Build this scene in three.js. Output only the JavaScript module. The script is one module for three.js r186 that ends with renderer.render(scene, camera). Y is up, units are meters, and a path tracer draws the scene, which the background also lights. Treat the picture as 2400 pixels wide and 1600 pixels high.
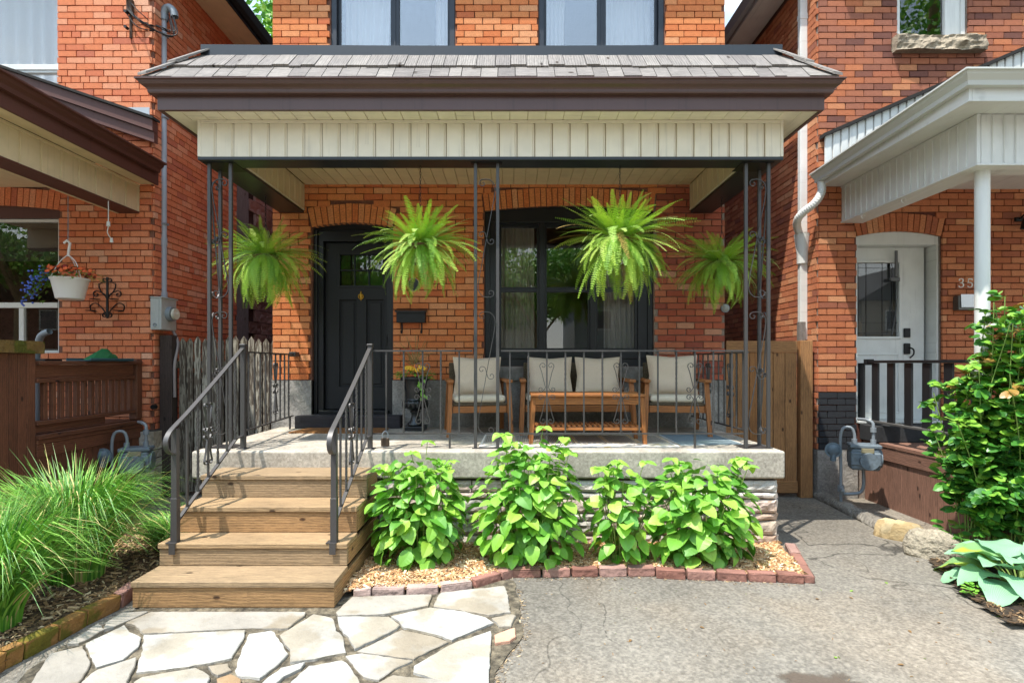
import * as THREE from 'three';
import { mergeGeometries, mergeVertices } from 'three/addons/utils/BufferGeometryUtils.js';
import { RoundedBoxGeometry } from 'three/addons/geometries/RoundedBoxGeometry.js';
import { TextGeometry } from 'three/addons/geometries/TextGeometry.js';
import { FontLoader } from 'three/addons/loaders/FontLoader.js';

// ---------------------------------------------------------------- camera, sky, sun
const F = 1300, CX = 1200, CY = 850, EYE = 1.617;            // focal length and principal point in photo pixels, eye height
const scene = new THREE.Scene();
const camera = new THREE.PerspectiveCamera(2 * Math.atan(800 / F) * 180 / Math.PI, 1.5, 0.05, 400);
camera.position.set(0, EYE, 0);
camera.lookAt(0, EYE, -10);
camera.setViewOffset(2400, 1600, 0, 800 - CY, 2400, 1600);    // level camera with a rising front
const SUN = new THREE.Vector3(-0.3125, 1, 0.296).normalize();

const rngOf = (s) => () => { s |= 0; s = s + 0x6D2B79F5 | 0; let t = Math.imul(s ^ s >>> 15, 1 | s); t = t + Math.imul(t ^ t >>> 7, 61 | t) ^ t; return ((t ^ t >>> 14) >>> 0) / 4294967296; };
const hash2 = (x, y, s = 0) => { let h = Math.imul(x | 0, 374761393) + Math.imul(y | 0, 668265263) + Math.imul(s | 0, 974634777); h = Math.imul(h ^ h >>> 13, 1274126177); return ((h ^ h >>> 16) >>> 0) / 4294967296; };
const vnoise = (x, y, per = 1 << 20, s = 0) => {
  const xi = Math.floor(x), yi = Math.floor(y), m = (a) => ((a % per) + per) % per;
  let u = x - xi, v = y - yi; u = u * u * (3 - 2 * u); v = v * v * (3 - 2 * v);
  const a = hash2(m(xi), m(yi), s), b = hash2(m(xi + 1), m(yi), s), c = hash2(m(xi), m(yi + 1), s), d = hash2(m(xi + 1), m(yi + 1), s);
  return a + (b - a) * u + (c - a) * v + (a - b - c + d) * u * v;
};
const fbm = (x, y, o = 4, per = 1 << 20, s = 0) => { let v = 0, a = 0.5, t = 0; for (let i = 0; i < o; i++) { v += a * vnoise(x, y, per, s + i * 7); t += a; x *= 2; y *= 2; per *= 2; a *= 0.5; } return v / t; };
const clamp = (x, a = 0, b = 1) => Math.min(b, Math.max(a, x));
const sm = (a, b, x) => { const t = clamp((x - a) / (b - a)); return t * t * (3 - 2 * t); };
const lerp = (a, b, t) => a + (b - a) * t;

{ // clear early-summer sky with thin broken cloud
  const w = 768, h = 384, data = new Float32Array(w * h * 4);
  for (let j = 0; j < h; j++) for (let i = 0; i < w; i++) {
    const el = ((j + 0.5) / h - 0.5) * Math.PI, az = (i + 0.5) / w * Math.PI * 2, k = (j * w + i) * 4;
    const up = Math.sin(el), t = Math.pow(clamp(1 - Math.max(up, 0)), 3);
    let c = [lerp(0.30, 0.86, t), lerp(0.47, 0.95, t), lerp(0.82, 1.06, t)];
    if (up > 0.02) {
      const q = 1 / (up + 0.25), X = Math.cos(az) * Math.cos(el) * q * 2.2 + 5, Y = Math.sin(az) * Math.cos(el) * q * 2.2 + 9;
      const cl = sm(0.60, 0.82, fbm(X, Y, 5, 1 << 20, 3)) * 0.7 * sm(0.02, 0.2, up);
      c = c.map((v, n) => lerp(v, [1.35, 1.38, 1.42][n], cl));
    }
    // the sky brightens towards the sun
    const dx = Math.cos(az - Math.PI) * Math.cos(el), dz = Math.sin(az - Math.PI) * Math.cos(el), ang = Math.acos(clamp(dx * SUN.x + up * SUN.y + dz * SUN.z, -1, 1)), gl = 0.46 + 1.55 * Math.exp(-ang / 0.62);
    c = c.map((v, n) => v * gl * [1.04, 1, 0.95][n]);
    if (up < 0) c = [0.40, 0.38, 0.35];
    data[k] = c[0] * 1.46; data[k + 1] = c[1] * 1.40; data[k + 2] = c[2] * 1.20; data[k + 3] = 1;
  }
  const sky = new THREE.DataTexture(data, w, h, THREE.RGBAFormat, THREE.FloatType);
  sky.mapping = THREE.EquirectangularReflectionMapping; sky.magFilter = sky.minFilter = THREE.LinearFilter; sky.needsUpdate = true;
  scene.background = sky; scene.environment = sky;
}
const sun = new THREE.DirectionalLight(new THREE.Color(1, 0.95, 0.86), 3.0);
sun.name = 'sun'; sun.position.copy(SUN).multiplyScalar(40).add(new THREE.Vector3(0, 0, -5)); sun.target.position.set(0, 0, -5);
sun.castShadow = true; sun.shadow.mapSize.set(4096, 4096); sun.shadow.radius = 1;
Object.assign(sun.shadow.camera, { left: -16, right: 16, top: 16, bottom: -16, near: 1, far: 90 });
scene.add(sun, sun.target);
const renderer = new THREE.WebGLRenderer({ antialias: true });
renderer.setSize(1024, 682); renderer.shadowMap.enabled = true;
renderer.toneMapping = THREE.LinearToneMapping; renderer.toneMappingExposure = 2.4;

// ---------------------------------------------------------------- helpers
const V = (x, y, z) => new THREE.Vector3(x, y, z);
const PX = (px, d) => (px - CX) * d / F;                       // photo pixel + distance -> metres
const PY = (py, d) => EYE + (CY - py) * d / F;
const P = (px, py, d) => V(PX(px, d), PY(py, d), -d);
const GD = (py, h = 0) => (EYE - h) * F / (py - CY);           // distance of a point of the ground
const G = (px, py, h = 0) => P(px, py, GD(py, h));
const bases = new WeakMap(), taken = {};
const numbered = (n) => { taken[n] = (taken[n] ?? -1) + 1; return taken[n] ? n + '_' + String(taken[n]).padStart(3, '0') : n; };
function thing(name, label, category, base = [0, 0, 0], group) {
  const o = new THREE.Group(); o.name = numbered(name); o.position.set(...base); scene.add(o);
  o.userData = { label, category }; if (group) o.userData.group = group;
  bases.set(o, V(...base)); return o;
}
function part(parent, name, geo, mat, pos, label) {             // geometry in world coordinates unless pos places it
  if (Array.isArray(geo)) geo = merge(geo);
  const m = new THREE.Mesh(geo, mat); m.name = name; m.castShadow = m.receiveShadow = true;
  const b = bases.get(parent);
  if (pos) m.position.copy(pos);
  if (b) m.position.sub(b);
  if (label) m.userData.label = label;
  parent.add(m); return m;
}
function solo(name, label, category, geo, mat, group) {         // a thing that is one mesh
  if (Array.isArray(geo)) geo = merge(geo);
  const m = new THREE.Mesh(geo, mat); m.name = numbered(name); m.castShadow = m.receiveShadow = true;
  m.userData = { label, category }; if (group) m.userData.group = group; scene.add(m); return m;
}
function struct(name, geo, mat, kind = 'structure') {
  if (Array.isArray(geo)) geo = merge(geo);
  const m = new THREE.Mesh(geo, mat); m.name = numbered(name); m.castShadow = m.receiveShadow = true; m.userData = { kind }; scene.add(m); return m;
}
function dup(o, pos, turn = 0, label) {
  const c = o.clone(); c.name = numbered(o.name.replace(/_\d\d\d$/, '')); c.position.copy(pos); c.rotation.y = turn; c.userData = { ...o.userData };
  if (label) c.userData.label = label; scene.add(c); return c;
}
function norm(g) {                                              // same attributes everywhere
  if (g.index) g = g.toNonIndexed();
  for (const k of Object.keys(g.attributes)) if (!['position', 'normal', 'uv', 'color'].includes(k)) g.deleteAttribute(k);
  if (!g.attributes.uv) g.setAttribute('uv', new THREE.BufferAttribute(new Float32Array(g.attributes.position.count * 2), 2));
  if (!g.attributes.normal) g.computeVertexNormals();
  g.groups = []; return g;
}
const merge = (list) => list.length === 1 ? list[0] : mergeGeometries(list.map(norm));
// uv in metres, by the way a face points; grain = axis that the texture's u follows
function uvm(g, grain, off = [0, 0], s = 1) {
  g = norm(g); const p = g.attributes.position, n = g.attributes.normal, uv = new Float32Array(p.count * 2), f = V();
  for (let i = 0; i < p.count; i += 3) {
    f.set(0, 0, 0); for (let k = 0; k < 3; k++) f.add(V(Math.abs(n.getX(i + k)), Math.abs(n.getY(i + k)), Math.abs(n.getZ(i + k))));
    for (let k = 0; k < 3; k++) {
      const x = p.getX(i + k), y = p.getY(i + k), z = p.getZ(i + k); let u, v;
      if (f.y >= f.x && f.y >= f.z) [u, v] = [x, z]; else if (f.x > f.z) [u, v] = [z, y]; else [u, v] = [x, y];
      if (grain === 'y' && !(f.y >= f.x && f.y >= f.z)) [u, v] = [v, u];
      if (grain === 'z' && f.y >= f.x && f.y >= f.z) [u, v] = [v, u];
      uv[(i + k) * 2] = u * s + off[0]; uv[(i + k) * 2 + 1] = v * s + off[1];
    }
  }
  g.setAttribute('uv', new THREE.BufferAttribute(uv, 2)); return g;
}
const box = (x0, x1, y0, y1, z0, z1) => { const g = new THREE.BoxGeometry(Math.abs(x1 - x0), Math.abs(y1 - y0), Math.abs(z1 - z0)); g.translate((x0 + x1) / 2, (y0 + y1) / 2, (z0 + z1) / 2); return g; };
const rbox = (x0, x1, y0, y1, z0, z1, r = 0.004, s = 1) => { const a = Math.abs(x1 - x0), b = Math.abs(y1 - y0), c = Math.abs(z1 - z0); const g = new RoundedBoxGeometry(a, b, c, s, Math.min(r, a * 0.45, b * 0.45, c * 0.45)); g.translate((x0 + x1) / 2, (y0 + y1) / 2, (z0 + z1) / 2); return norm(g); };
const cyl = (r0, r1, h, x, y, z, seg = 14) => { const g = new THREE.CylinderGeometry(r1, r0, h, seg); g.translate(x, y + h / 2, z); return g; };
const tubeP = (pts, r, seg = 0, rs = 6, closed = false) => new THREE.TubeGeometry(new THREE.CatmullRomCurve3(pts, closed, 'centripetal'), seg || pts.length * 4, r, rs, closed);
const lathe = (prof, x, y, z, seg = 24) => { const g = new THREE.LatheGeometry(prof.map((p) => new THREE.Vector2(p[0], p[1])), seg); g.translate(x, y, z); return g; };
function fromTris(pos, uv) { const g = new THREE.BufferGeometry(); g.setAttribute('position', new THREE.Float32BufferAttribute(pos, 3)); if (uv) g.setAttribute('uv', new THREE.Float32BufferAttribute(uv, 2)); g.computeVertexNormals(); return norm(g); }
// solid between two outlines with the same number of corners
function loft(A, B, caps = true) {
  const n = A.length, t = []; const tri = (a, b, c) => t.push(a.x, a.y, a.z, b.x, b.y, b.z, c.x, c.y, c.z);
  const dir = B[0].clone().sub(A[0]); const c2 = [], ax = A[1].clone().sub(A[0]).normalize();
  let nn = V(); for (let i = 0; i < n; i++) nn.add(A[i].clone().cross(A[(i + 1) % n])); nn.normalize();
  const ay = nn.clone().cross(ax); for (const p of A) c2.push(new THREE.Vector2(p.clone().sub(A[0]).dot(ax), p.clone().sub(A[0]).dot(ay)));
  const flip = nn.dot(dir) > 0;
  for (let i = 0; i < n; i++) { const j = (i + 1) % n; if (flip) { tri(A[i], A[j], B[j]); tri(A[i], B[j], B[i]); } else { tri(A[i], B[j], A[j]); tri(A[i], B[i], B[j]); } }
  if (caps) for (const [a, b, c] of THREE.ShapeUtils.triangulateShape(c2, [])) { if (flip) { tri(A[c], A[b], A[a]); tri(B[a], B[b], B[c]); } else { tri(A[a], A[b], A[c]); tri(B[c], B[b], B[a]); } }
  return fromTris(t);
}
function bar(a, b, w, h = w, up = V(0, 1, 0)) {                 // rectangular bar from a to b, h along up
  const d = b.clone().sub(a).normalize(), s = d.clone().cross(up); if (s.length() < 1e-3) s.set(1, 0, 0); s.normalize(); const u = s.clone().cross(d).normalize();
  const ring = (c) => [[-1, -1], [1, -1], [1, 1], [-1, 1]].map(([i, j]) => c.clone().addScaledVector(s, i * w / 2).addScaledVector(u, j * h / 2));
  return loft(ring(a), ring(b));
}
function strip(pts, w, t, nrm) {                               // flat band bent along a path: w along nrm, t thick
  const out = []; const rings = pts.map((p, i) => { const d = pts[Math.min(i + 1, pts.length - 1)].clone().sub(pts[Math.max(i - 1, 0)]).normalize(); const s = d.clone().cross(nrm).normalize(); return [[-1, -1], [1, -1], [1, 1], [-1, 1]].map(([a, b]) => p.clone().addScaledVector(nrm, a * w / 2).addScaledVector(s, b * t / 2)); });
  for (let i = 0; i + 1 < rings.length; i++) out.push(loft(rings[i], rings[i + 1], i === 0 || i + 2 === rings.length));
  return merge(out);
}
function twist(x, y0, y1, z, w, turns = 6) {                    // square bar twisted in its middle
  const g = new THREE.BoxGeometry(w, y1 - y0, w, 1, 36, 1), p = g.attributes.position, h = y1 - y0;
  for (let i = 0; i < p.count; i++) { const t = clamp(((p.getY(i) / h + 0.5) - 0.06) / 0.88), a = t * turns * Math.PI * 0.5 * 2; const X = p.getX(i), Z = p.getZ(i); p.setX(i, X * Math.cos(a) - Z * Math.sin(a)); p.setZ(i, X * Math.sin(a) + Z * Math.cos(a)); }
  g.translate(x, (y0 + y1) / 2, z); const q = g.toNonIndexed(); q.computeVertexNormals(); return norm(q);
}
// ---------------------------------------------------------------- textures
function tex(w, h, fn, srgb = true, rep = [1, 1]) {
  const d = new Uint8Array(w * h * 4);
  for (let j = 0; j < h; j++) for (let i = 0; i < w; i++) { const c = fn(i / w, j / h, i, j), k = (j * w + i) * 4; if (c.length) { d[k] = clamp(c[0]) * 255; d[k + 1] = clamp(c[1]) * 255; d[k + 2] = clamp(c[2]) * 255; } else d[k] = d[k + 1] = d[k + 2] = clamp(c) * 255; d[k + 3] = 255; }
  const t = new THREE.DataTexture(d, w, h); t.wrapS = t.wrapT = THREE.RepeatWrapping; t.magFilter = THREE.LinearFilter; t.minFilter = THREE.LinearMipmapLinearFilter; t.generateMipmaps = true; t.repeat.set(...rep);
  if (srgb) t.colorSpace = THREE.SRGBColorSpace; t.needsUpdate = true; return t;
}
const tile = (t, sx, sy = sx) => { const c = t.clone(); c.repeat.set(sx, sy); c.needsUpdate = true; return c; };
const T = {};
T.brick = tex(256, 128, (u, v, i, j) => { const g = fbm(u * 24, v * 12, 4, 12, 1), f = hash2(i, j, 4); return 0.90 + (g - 0.5) * 0.30 + (f - 0.5) * 0.12 - (f > 0.985 ? 0.22 : 0); });
T.grain = tex(512, 512, (u, v, i, j) => { const g = fbm(u * 8, v * 8, 6, 8, 2), f = hash2(i, j, 5); return 0.82 + (g - 0.5) * 0.30 + (f - 0.5) * 0.10; });
T.wood = tex(1024, 512, (u, v) => {                              // u runs along the grain: 2 m x 0.5 m
  const wob = fbm(u * 4, v * 6, 3, 4, 11) * 0.10; let y = v + wob * 0.25;
  const kn = [[0.16, 0.2], [0.47, 0.62], [0.71, 0.33], [0.9, 0.8], [0.33, 0.88]]; let knot = 0, ring = 0;
  for (const [a, b] of kn) { const dx = (u - a) * 4, dy = (v - b), q = Math.hypot(dx * 0.55, dy * 1.2); knot = Math.max(knot, 1 - sm(0.016, 0.034, q)); y += Math.sign(dy || 1) * 0.035 * Math.exp(-q * q * 180); ring = Math.max(ring, Math.exp(-q * 22)); }
  const rings = 0.5 + 0.5 * Math.sin(y * 160 + fbm(u * 3, v * 3, 2, 3, 17) * 9), fib = vnoise(u * 40, v * 256, 1 << 20, 23), sp = vnoise(u * 160, v * 400, 1 << 20, 29);
  const c = 0.86 + (rings - 0.5) * 0.14 + (fib - 0.5) * 0.28 + (sp - 0.5) * 0.18 - ring * 0.10 - knot * 0.42 + (fbm(u * 6, v * 2, 3, 6, 31) - 0.5) * 0.18;
  return [c, c * (1 - knot * 0.1), c * (1 - knot * 0.18)];
}, true, [0.5, 2]);
T.concrete = tex(1024, 1024, (u, v, i, j) => { const g = fbm(u * 6, v * 6, 6, 6, 41), f = hash2(i >> 1, j >> 1, 6), q = fbm(u * 90, v * 90, 2, 90, 44); return 0.78 + (g - 0.5) * 0.34 + (f - 0.5) * 0.10 + (q - 0.5) * 0.22 - (f > 0.985 ? 0.25 : 0); }, true, [0.7, 0.7]);
T.stone = tex(1024, 1024, (u, v, i, j) => { const g = fbm(u * 7, v * 7, 6, 7, 51), b = sm(0.48, 0.66, fbm(u * 5, v * 5, 6, 5, 52)), f = hash2(i, j, 8); const c = 0.90 + (g - 0.5) * 0.24 + (f - 0.5) * 0.07 - (f > 0.992 ? 0.25 : 0); return [c - b * 0.09, c - b * 0.12, c - b * 0.17]; }, true, [0.8, 0.8]);
T.fabric = tex(256, 256, (u, v, i, j) => 0.86 + ((i % 4 < 2) !== (j % 4 < 2) ? 0.06 : -0.05) + (hash2(i, j, 9) - 0.5) * 0.12, true, [5, 5]);
T.dirt = tex(512, 512, (u, v, i, j) => { const st = fbm(u * 60, v * 2.5, 4, 60, 61), g = fbm(u * 9, v * 9, 5, 9, 62); const c = 0.95 - sm(0.6, 0.95, st) * 0.09 + (g - 0.5) * 0.08; return [c, c * 0.985, c * 0.955]; }, true, [0.9, 0.9]);
T.peel = tex(512, 1024, (u, v, i, j) => {                        // flaking grey-white paint on old wood
  const gr = vnoise(u * 90, v * 14, 1 << 20, 71), n = fbm(u * 30, v * 9, 5, 9, 72) * 0.7 + fbm(u * 6, v * 4, 3, 4, 74) * 0.3 + (gr - 0.5) * 0.30, p = sm(0.44, 0.52, n);
  const w = 0.30 + gr * 0.22 + (hash2(i, j, 3) - 0.5) * 0.08, pt = 0.70 + (fbm(u * 20, v * 20, 3, 20, 73) - 0.5) * 0.2;
  return [lerp(w * 1.02, pt, p), lerp(w * 0.93, pt * 0.985, p), lerp(w * 0.86, pt * 0.95, p)];
}, true, [2.2, 1.1]);
T.asphalt = tex(1536, 1536, (u, v, i, j) => {                    // 7 m of worn aggregate with hairline cracks
  const a = hash2(i, j, 81), b = vnoise(u * 520, v * 520, 520, 82), c = vnoise(u * 260, v * 260, 260, 83), g = fbm(u * 5, v * 5, 6, 5, 84), w = fbm(u * 14, v * 14, 4, 14, 86);
  let k = 0.68 + (a - 0.5) * 0.12 + (b - 0.5) * 0.20 + (c - 0.5) * 0.07 + (g - 0.5) * 0.30 + (w - 0.5) * 0.10;
  const r1 = Math.abs(fbm(u * 3 + 0.4 * w, v * 3, 5, 3, 85) - 0.5), r2 = Math.abs(fbm(u * 4, v * 4, 5, 4, 89) - 0.5);
  const cr = (1 - sm(0.0006, 0.0034, r1)) * sm(0.44, 0.54, fbm(u * 6, v * 6, 2, 6, 88)) + (1 - sm(0.0005, 0.0025, r2)) * 0.6 * sm(0.5, 0.6, fbm(u * 5, v * 5, 2, 5, 90));
  k -= cr * 0.26; const warm = sm(0.5, 0.8, fbm(u * 8, v * 8, 4, 8, 87)) * 0.07;
  return [k + warm * 0.3, k * 0.992, k * 0.972 - warm * 0.3];
}, true, [1 / 7, 1 / 7]);
T.soil = tex(512, 512, (u, v, i, j) => { const g = fbm(u * 20, v * 20, 5, 20, 91), f = hash2(i, j, 10); return 0.55 + (g - 0.5) * 0.7 + (f - 0.5) * 0.25; }, true, [1.4, 1.4]);
T.wicker = tex(128, 128, (u, v, i, j) => { const a = Math.sin(u * Math.PI * 16) * Math.sin(v * Math.PI * 16); return 0.55 + a * 0.35 + (hash2(i >> 2, j >> 2, 12) - 0.5) * 0.4; }, true, [9, 9]);
T.moss = tex(512, 512, (u, v, i, j) => { const g = sm(0.44, 0.62, fbm(u * 6, v * 6, 5, 6, 95)), f = (hash2(i, j, 7) - 0.5) * 0.14, c = fbm(u * 14, v * 14, 4, 14, 96) * 0.3; return [lerp(0.66, 0.46, g) + f + c * 0.3, lerp(0.54, 0.48, g) + f + c * 0.3, lerp(0.40, 0.20, g) + f]; }, true, [1.6, 1.6]);
T.bumpN = tex(512, 512, (u, v, i, j) => fbm(u * 16, v * 16, 6, 16, 101), false, [2, 2]);
T.bumpF = tex(512, 512, (u, v, i, j) => vnoise(u * 256, v * 256, 256, 102) * 0.5 + hash2(i, j, 11) * 0.2 + vnoise(u * 90, v * 90, 90, 103) * 0.3, false, [2.5, 2.5]);

const M = {};
function mat(color, o = {}) {
  const { map, bump, bs = 0.002, rough = 0.8, metal = 0, ...rest } = o; const c = new THREE.Color(color);
  const C = Object.keys(rest).some((k) => ['transmission', 'clearcoat', 'sheen', 'ior'].includes(k)) ? THREE.MeshPhysicalMaterial : THREE.MeshStandardMaterial;
  const m = new C({ color: c, roughness: rough, metalness: metal, ...rest });
  if (map) m.map = map; if (bump) { m.bumpMap = bump; m.bumpScale = bs; } m.side = THREE.DoubleSide; return m;
}
// ---------------------------------------------------------------- materials
M.mortarDark = mat('#9a6a56', { map: T.concrete, bump: T.bumpF, bs: 0.002, rough: 0.95 });
M.mortarLight = mat('#b3a294', { map: T.concrete, bump: T.bumpF, bs: 0.002, rough: 0.95 });
M.concrete = mat('#e0d4c2', { map: T.concrete, bump: T.bumpF, bs: 0.0025, rough: 0.95 });
M.parge = mat('#b9b3ab', { map: T.concrete, bump: T.bumpN, bs: 0.006, rough: 0.95 });
M.pargeGrey = mat('#8d9299', { map: T.concrete, bump: T.bumpN, bs: 0.005, rough: 0.85 });
M.black = mat('#15161a', { rough: 0.38 });
M.blackMatte = mat('#1c1d21', { rough: 0.6, map: T.grain });
M.navy = mat('#1d232d', { rough: 0.42 });
M.iron = mat('#4a4746', { rough: 0.45, metal: 0.25 });
M.ironDark = mat('#1a1a1c', { rough: 0.5, metal: 0.3 });
M.brown = mat('#5c4340', { rough: 0.38, map: T.dirt });
M.brownOld = mat('#5c362e', { rough: 0.6, map: T.dirt });
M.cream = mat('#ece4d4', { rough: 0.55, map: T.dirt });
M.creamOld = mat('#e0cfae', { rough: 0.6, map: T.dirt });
M.white = mat('#e3e6e8', { rough: 0.5, map: T.dirt });
M.whiteDoor = mat('#dfe5e9', { rough: 0.45, map: T.dirt });
M.steps = mat('#b2936c', { map: T.wood, bump: T.wood, bs: 0.0012, rough: 0.8 });
M.stepsB = mat('#b38a5c', { map: T.wood, bump: T.wood, bs: 0.0012, rough: 0.8 });
M.stepsC = mat('#a98e6c', { map: T.wood, bump: T.wood, bs: 0.0012, rough: 0.8 });
M.cedar = mat('#b07e4f', { map: T.wood, bump: T.wood, bs: 0.001, rough: 0.75 });
M.cedarB = mat('#a5703f', { map: T.wood, bump: T.wood, bs: 0.001, rough: 0.75 });
M.deckBrown = mat('#916a58', { map: T.wood, bump: T.wood, bs: 0.0008, rough: 0.75 });
M.skirt = mat('#74452e', { map: T.wood, bump: T.wood, bs: 0.001, rough: 0.7 });
M.skirtB = mat('#7e4c34', { map: T.wood, bump: T.wood, bs: 0.001, rough: 0.7 });
M.teak = mat('#b4713a', { map: T.wood, bump: T.wood, bs: 0.0006, rough: 0.55 });
M.shake = mat('#8e8680', { map: T.wood, bump: T.wood, bs: 0.003, rough: 0.9 });
M.shakeB = mat('#837b76', { map: T.wood, bump: T.wood, bs: 0.003, rough: 0.9 });
M.shakeC = mat('#989089', { map: T.wood, bump: T.wood, bs: 0.003, rough: 0.9 });
M.peel = mat('#c3bdb2', { map: T.peel, bump: T.peel, bs: 0.002, rough: 0.95 });
M.glassUp = mat('#ffffff', { transmission: 1, thickness: 0, rough: 0.0, ior: 2.4 });
M.glass = mat('#ffffff', { transmission: 1, thickness: 0, rough: 0.0, ior: 1.65 });
M.curtain = mat('#c9c0ae', { map: T.fabric, rough: 1, transmission: 0.25, thickness: 0 });
M.sheer = mat('#f2f4f4', { map: T.fabric, rough: 1, transmission: 0.35, thickness: 0 });
M.room = mat('#837a70', { rough: 0.9 });
M.floorWood = mat('#6b4a30', { map: T.wood, rough: 0.5 });
M.granite = mat('#a9a29a', { map: T.grain, bump: T.bumpN, bs: 0.012, rough: 0.95 });
M.limestone = mat('#bfae96', { map: T.concrete, bump: T.bumpN, bs: 0.012, rough: 0.95 });
M.roofing = mat('#35322f', { map: T.soil, bump: T.bumpF, bs: 0.003, rough: 0.95 });
M.gasGrey = mat('#7f8d97', { rough: 0.5, map: T.grain });
M.galv = mat('#858c92', { rough: 0.5, metal: 0.2 });
M.pvc = mat('#9aa0aa', { rough: 0.5 });
M.brass = mat('#c99b3f', { rough: 0.28, metal: 0.9 });
M.steel = mat('#b9bbbd', { rough: 0.25, metal: 0.95 });

// ---------------------------------------------------------------- bricks
const brickGeo = [0, 1, 2, 3, 4].map((k) => {
  const g = new THREE.BoxGeometry(1, 1, 1), p = g.attributes.position;
  for (let i = 0; i < p.count; i++) { const a = p.getX(i) > 0 ? 1 : 0, b = p.getY(i) > 0 ? 1 : 0, c = p.getZ(i) > 0 ? 1 : 0; const q = a + b * 2; p.setX(i, p.getX(i) + (hash2(q, k, 1) - 0.5) * 0.022); p.setY(i, p.getY(i) + (hash2(q, k, 2) - 0.5) * 0.07); if (c) p.setZ(i, p.getZ(i) + (hash2(q, k, 3) - 0.5) * 0.10); }
  return norm(g);
});
const brickMats = {};
const brickMat = (hex) => brickMats[hex] ??= mat(hex, { map: T.brick, bump: T.brick, bs: 0.004, rough: 0.92 });
const brickAny = new THREE.MeshStandardMaterial({ vertexColors: true, map: T.brick, bumpMap: T.brick, bumpScale: 0.004, roughness: 0.92 });
const pick = (tones, r) => { let s = 0; for (const t of tones) s += t[1]; r *= s; for (const t of tones) { r -= t[1]; if (r <= 0) return t[0]; } return tones[0][0]; };
function tint(g, hex) { const c = new THREE.Color(hex), n = g.attributes.position.count, a = new Float32Array(n * 3); for (let i = 0; i < n; i++) { a[i * 3] = c.r; a[i * 3 + 1] = c.g; a[i * 3 + 2] = c.b; } g.setAttribute('color', new THREE.BufferAttribute(a, 3)); return g; }
// face: 'front' (looks at the camera), 'right' (looks to +x), 'left' (looks to -x); u runs along x or z
function brickWall(parents, o) {
  const { face, plane, u0, u1, v0, v1, course = 0.0765, len = 0.219, joint = 0.010, gaps = () => [], tones, hidden = () => false, max = 300, seed = 1, header = 0, stand = 0.016 } = o;
  const rng = rngOf(seed), list = [];
  let row = 0;
  for (let v = v0; v + course * 0.6 < v1; v += course, row++) {
    const vc = v + course / 2, hd = header && row % header === header - 2, L = hd ? len / 2 : len;
    let cuts = [[u0, u1]];
    for (const [a, b] of gaps(vc)) cuts = cuts.flatMap(([c, d]) => b <= c || a >= d ? [[c, d]] : [[c, Math.max(c, a - joint / 2)], [Math.min(d, b + joint / 2), d]]);
    let u = u0 - (hd ? len * 0.25 : (row % 2 ? len / 2 : 0)) - rng() * 0.012;
    while (u < u1) {
      const l = L * (1 + (rng() - 0.5) * 0.05);
      for (const [a, b] of cuts) { const s = Math.max(u, a) + joint / 2, e = Math.min(u + l, b) - joint / 2; if (e - s > 0.035) list.push({ s, e, v: v + joint / 2, h: course - joint, t: typeof tones === 'function' ? tones(s, vc, rng()) : pick(tones, rng()), k: (rng() * 5) | 0, out: (rng() - 0.5) * 0.004 }); }
      u += l;
    }
  }
  for (const b of list) {
    const c = (b.s + b.e) / 2, y = b.v + b.h / 2, w = b.e - b.s;
    b.p = face === 'front' ? V(c, y, plane + stand / 2 - 0.012 + b.out) : V(plane + (face === 'right' ? 1 : -1) * (stand / 2 - 0.012 + b.out), y, c);
    const d = Math.max(0.3, -b.p.z), px = CX + b.p.x * F / d, py = CY - (b.p.y - EYE) * F / d;
    const inF = px > -20 && px < 2420 && py > -20 && py < 1620 && !hidden(c, y);
    b.size = (inF ? 1000 : 0) + w * b.h * (F / d) ** 2 * (face === 'front' ? 1 : Math.abs(b.p.x) / d) * 0.001;
    b.m = new THREE.Matrix4().compose(b.p, new THREE.Quaternion().setFromAxisAngle(V(0, 1, 0), face === 'front' ? 0 : face === 'right' ? Math.PI / 2 : -Math.PI / 2), V(w, b.h, stand + 0.024));
  }
  list.sort((a, b) => b.size - a.size);
  const rest = [];
  list.forEach((b, i) => {
    if (i < max && b.size > 1000) { const m = new THREE.Mesh(brickGeo[b.k], brickMat(b.t)); m.name = 'brick'; m.castShadow = m.receiveShadow = true; m.applyMatrix4(b.m); parents.add(m); }
    else rest.push(tint(brickGeo[b.k].clone().applyMatrix4(b.m), b.t));
  });
  if (rest.length) { const m = new THREE.Mesh(mergeGeometries(rest), brickAny); m.name = 'brickwork'; m.userData.kind = 'stuff'; m.castShadow = m.receiveShadow = true; parents.add(m); }
}
const arcOf = (hw, rise) => { const R = (hw * hw + rise * rise) / (2 * rise); return { R, th: Math.asin(hw / R) }; };
function archBricks(parent, cx, hw, spring, rise, plane, n, h, tones, seed, stand = 0.012) {
  const { R, th } = arcOf(hw, rise), cy = spring + rise - R, rng = rngOf(seed), j = 0.010 / R / 2;
  for (let i = 0; i < n; i++) {
    const a0 = -th + 2 * th * i / n + j, a1 = -th + 2 * th * (i + 1) / n - j, H = h * (0.97 + rng() * 0.05), z = plane + (rng() - 0.5) * 0.004;
    const q = (a, r, zz) => V(cx + Math.sin(a) * r, cy + Math.cos(a) * r, zz), A = [q(a0, R, z + stand), q(a1, R, z + stand), q(a1, R + H, z + stand), q(a0, R + H, z + stand)], B = A.map((p) => V(p.x, p.y, plane - 0.09));
    const m = part(parent, 'brick', uvm(loft(B, A), 'y', [rng(), rng()], 4), brickMat(pick(tones, rng()))); m.position.set(0, 0, 0);
  }
}
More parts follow.
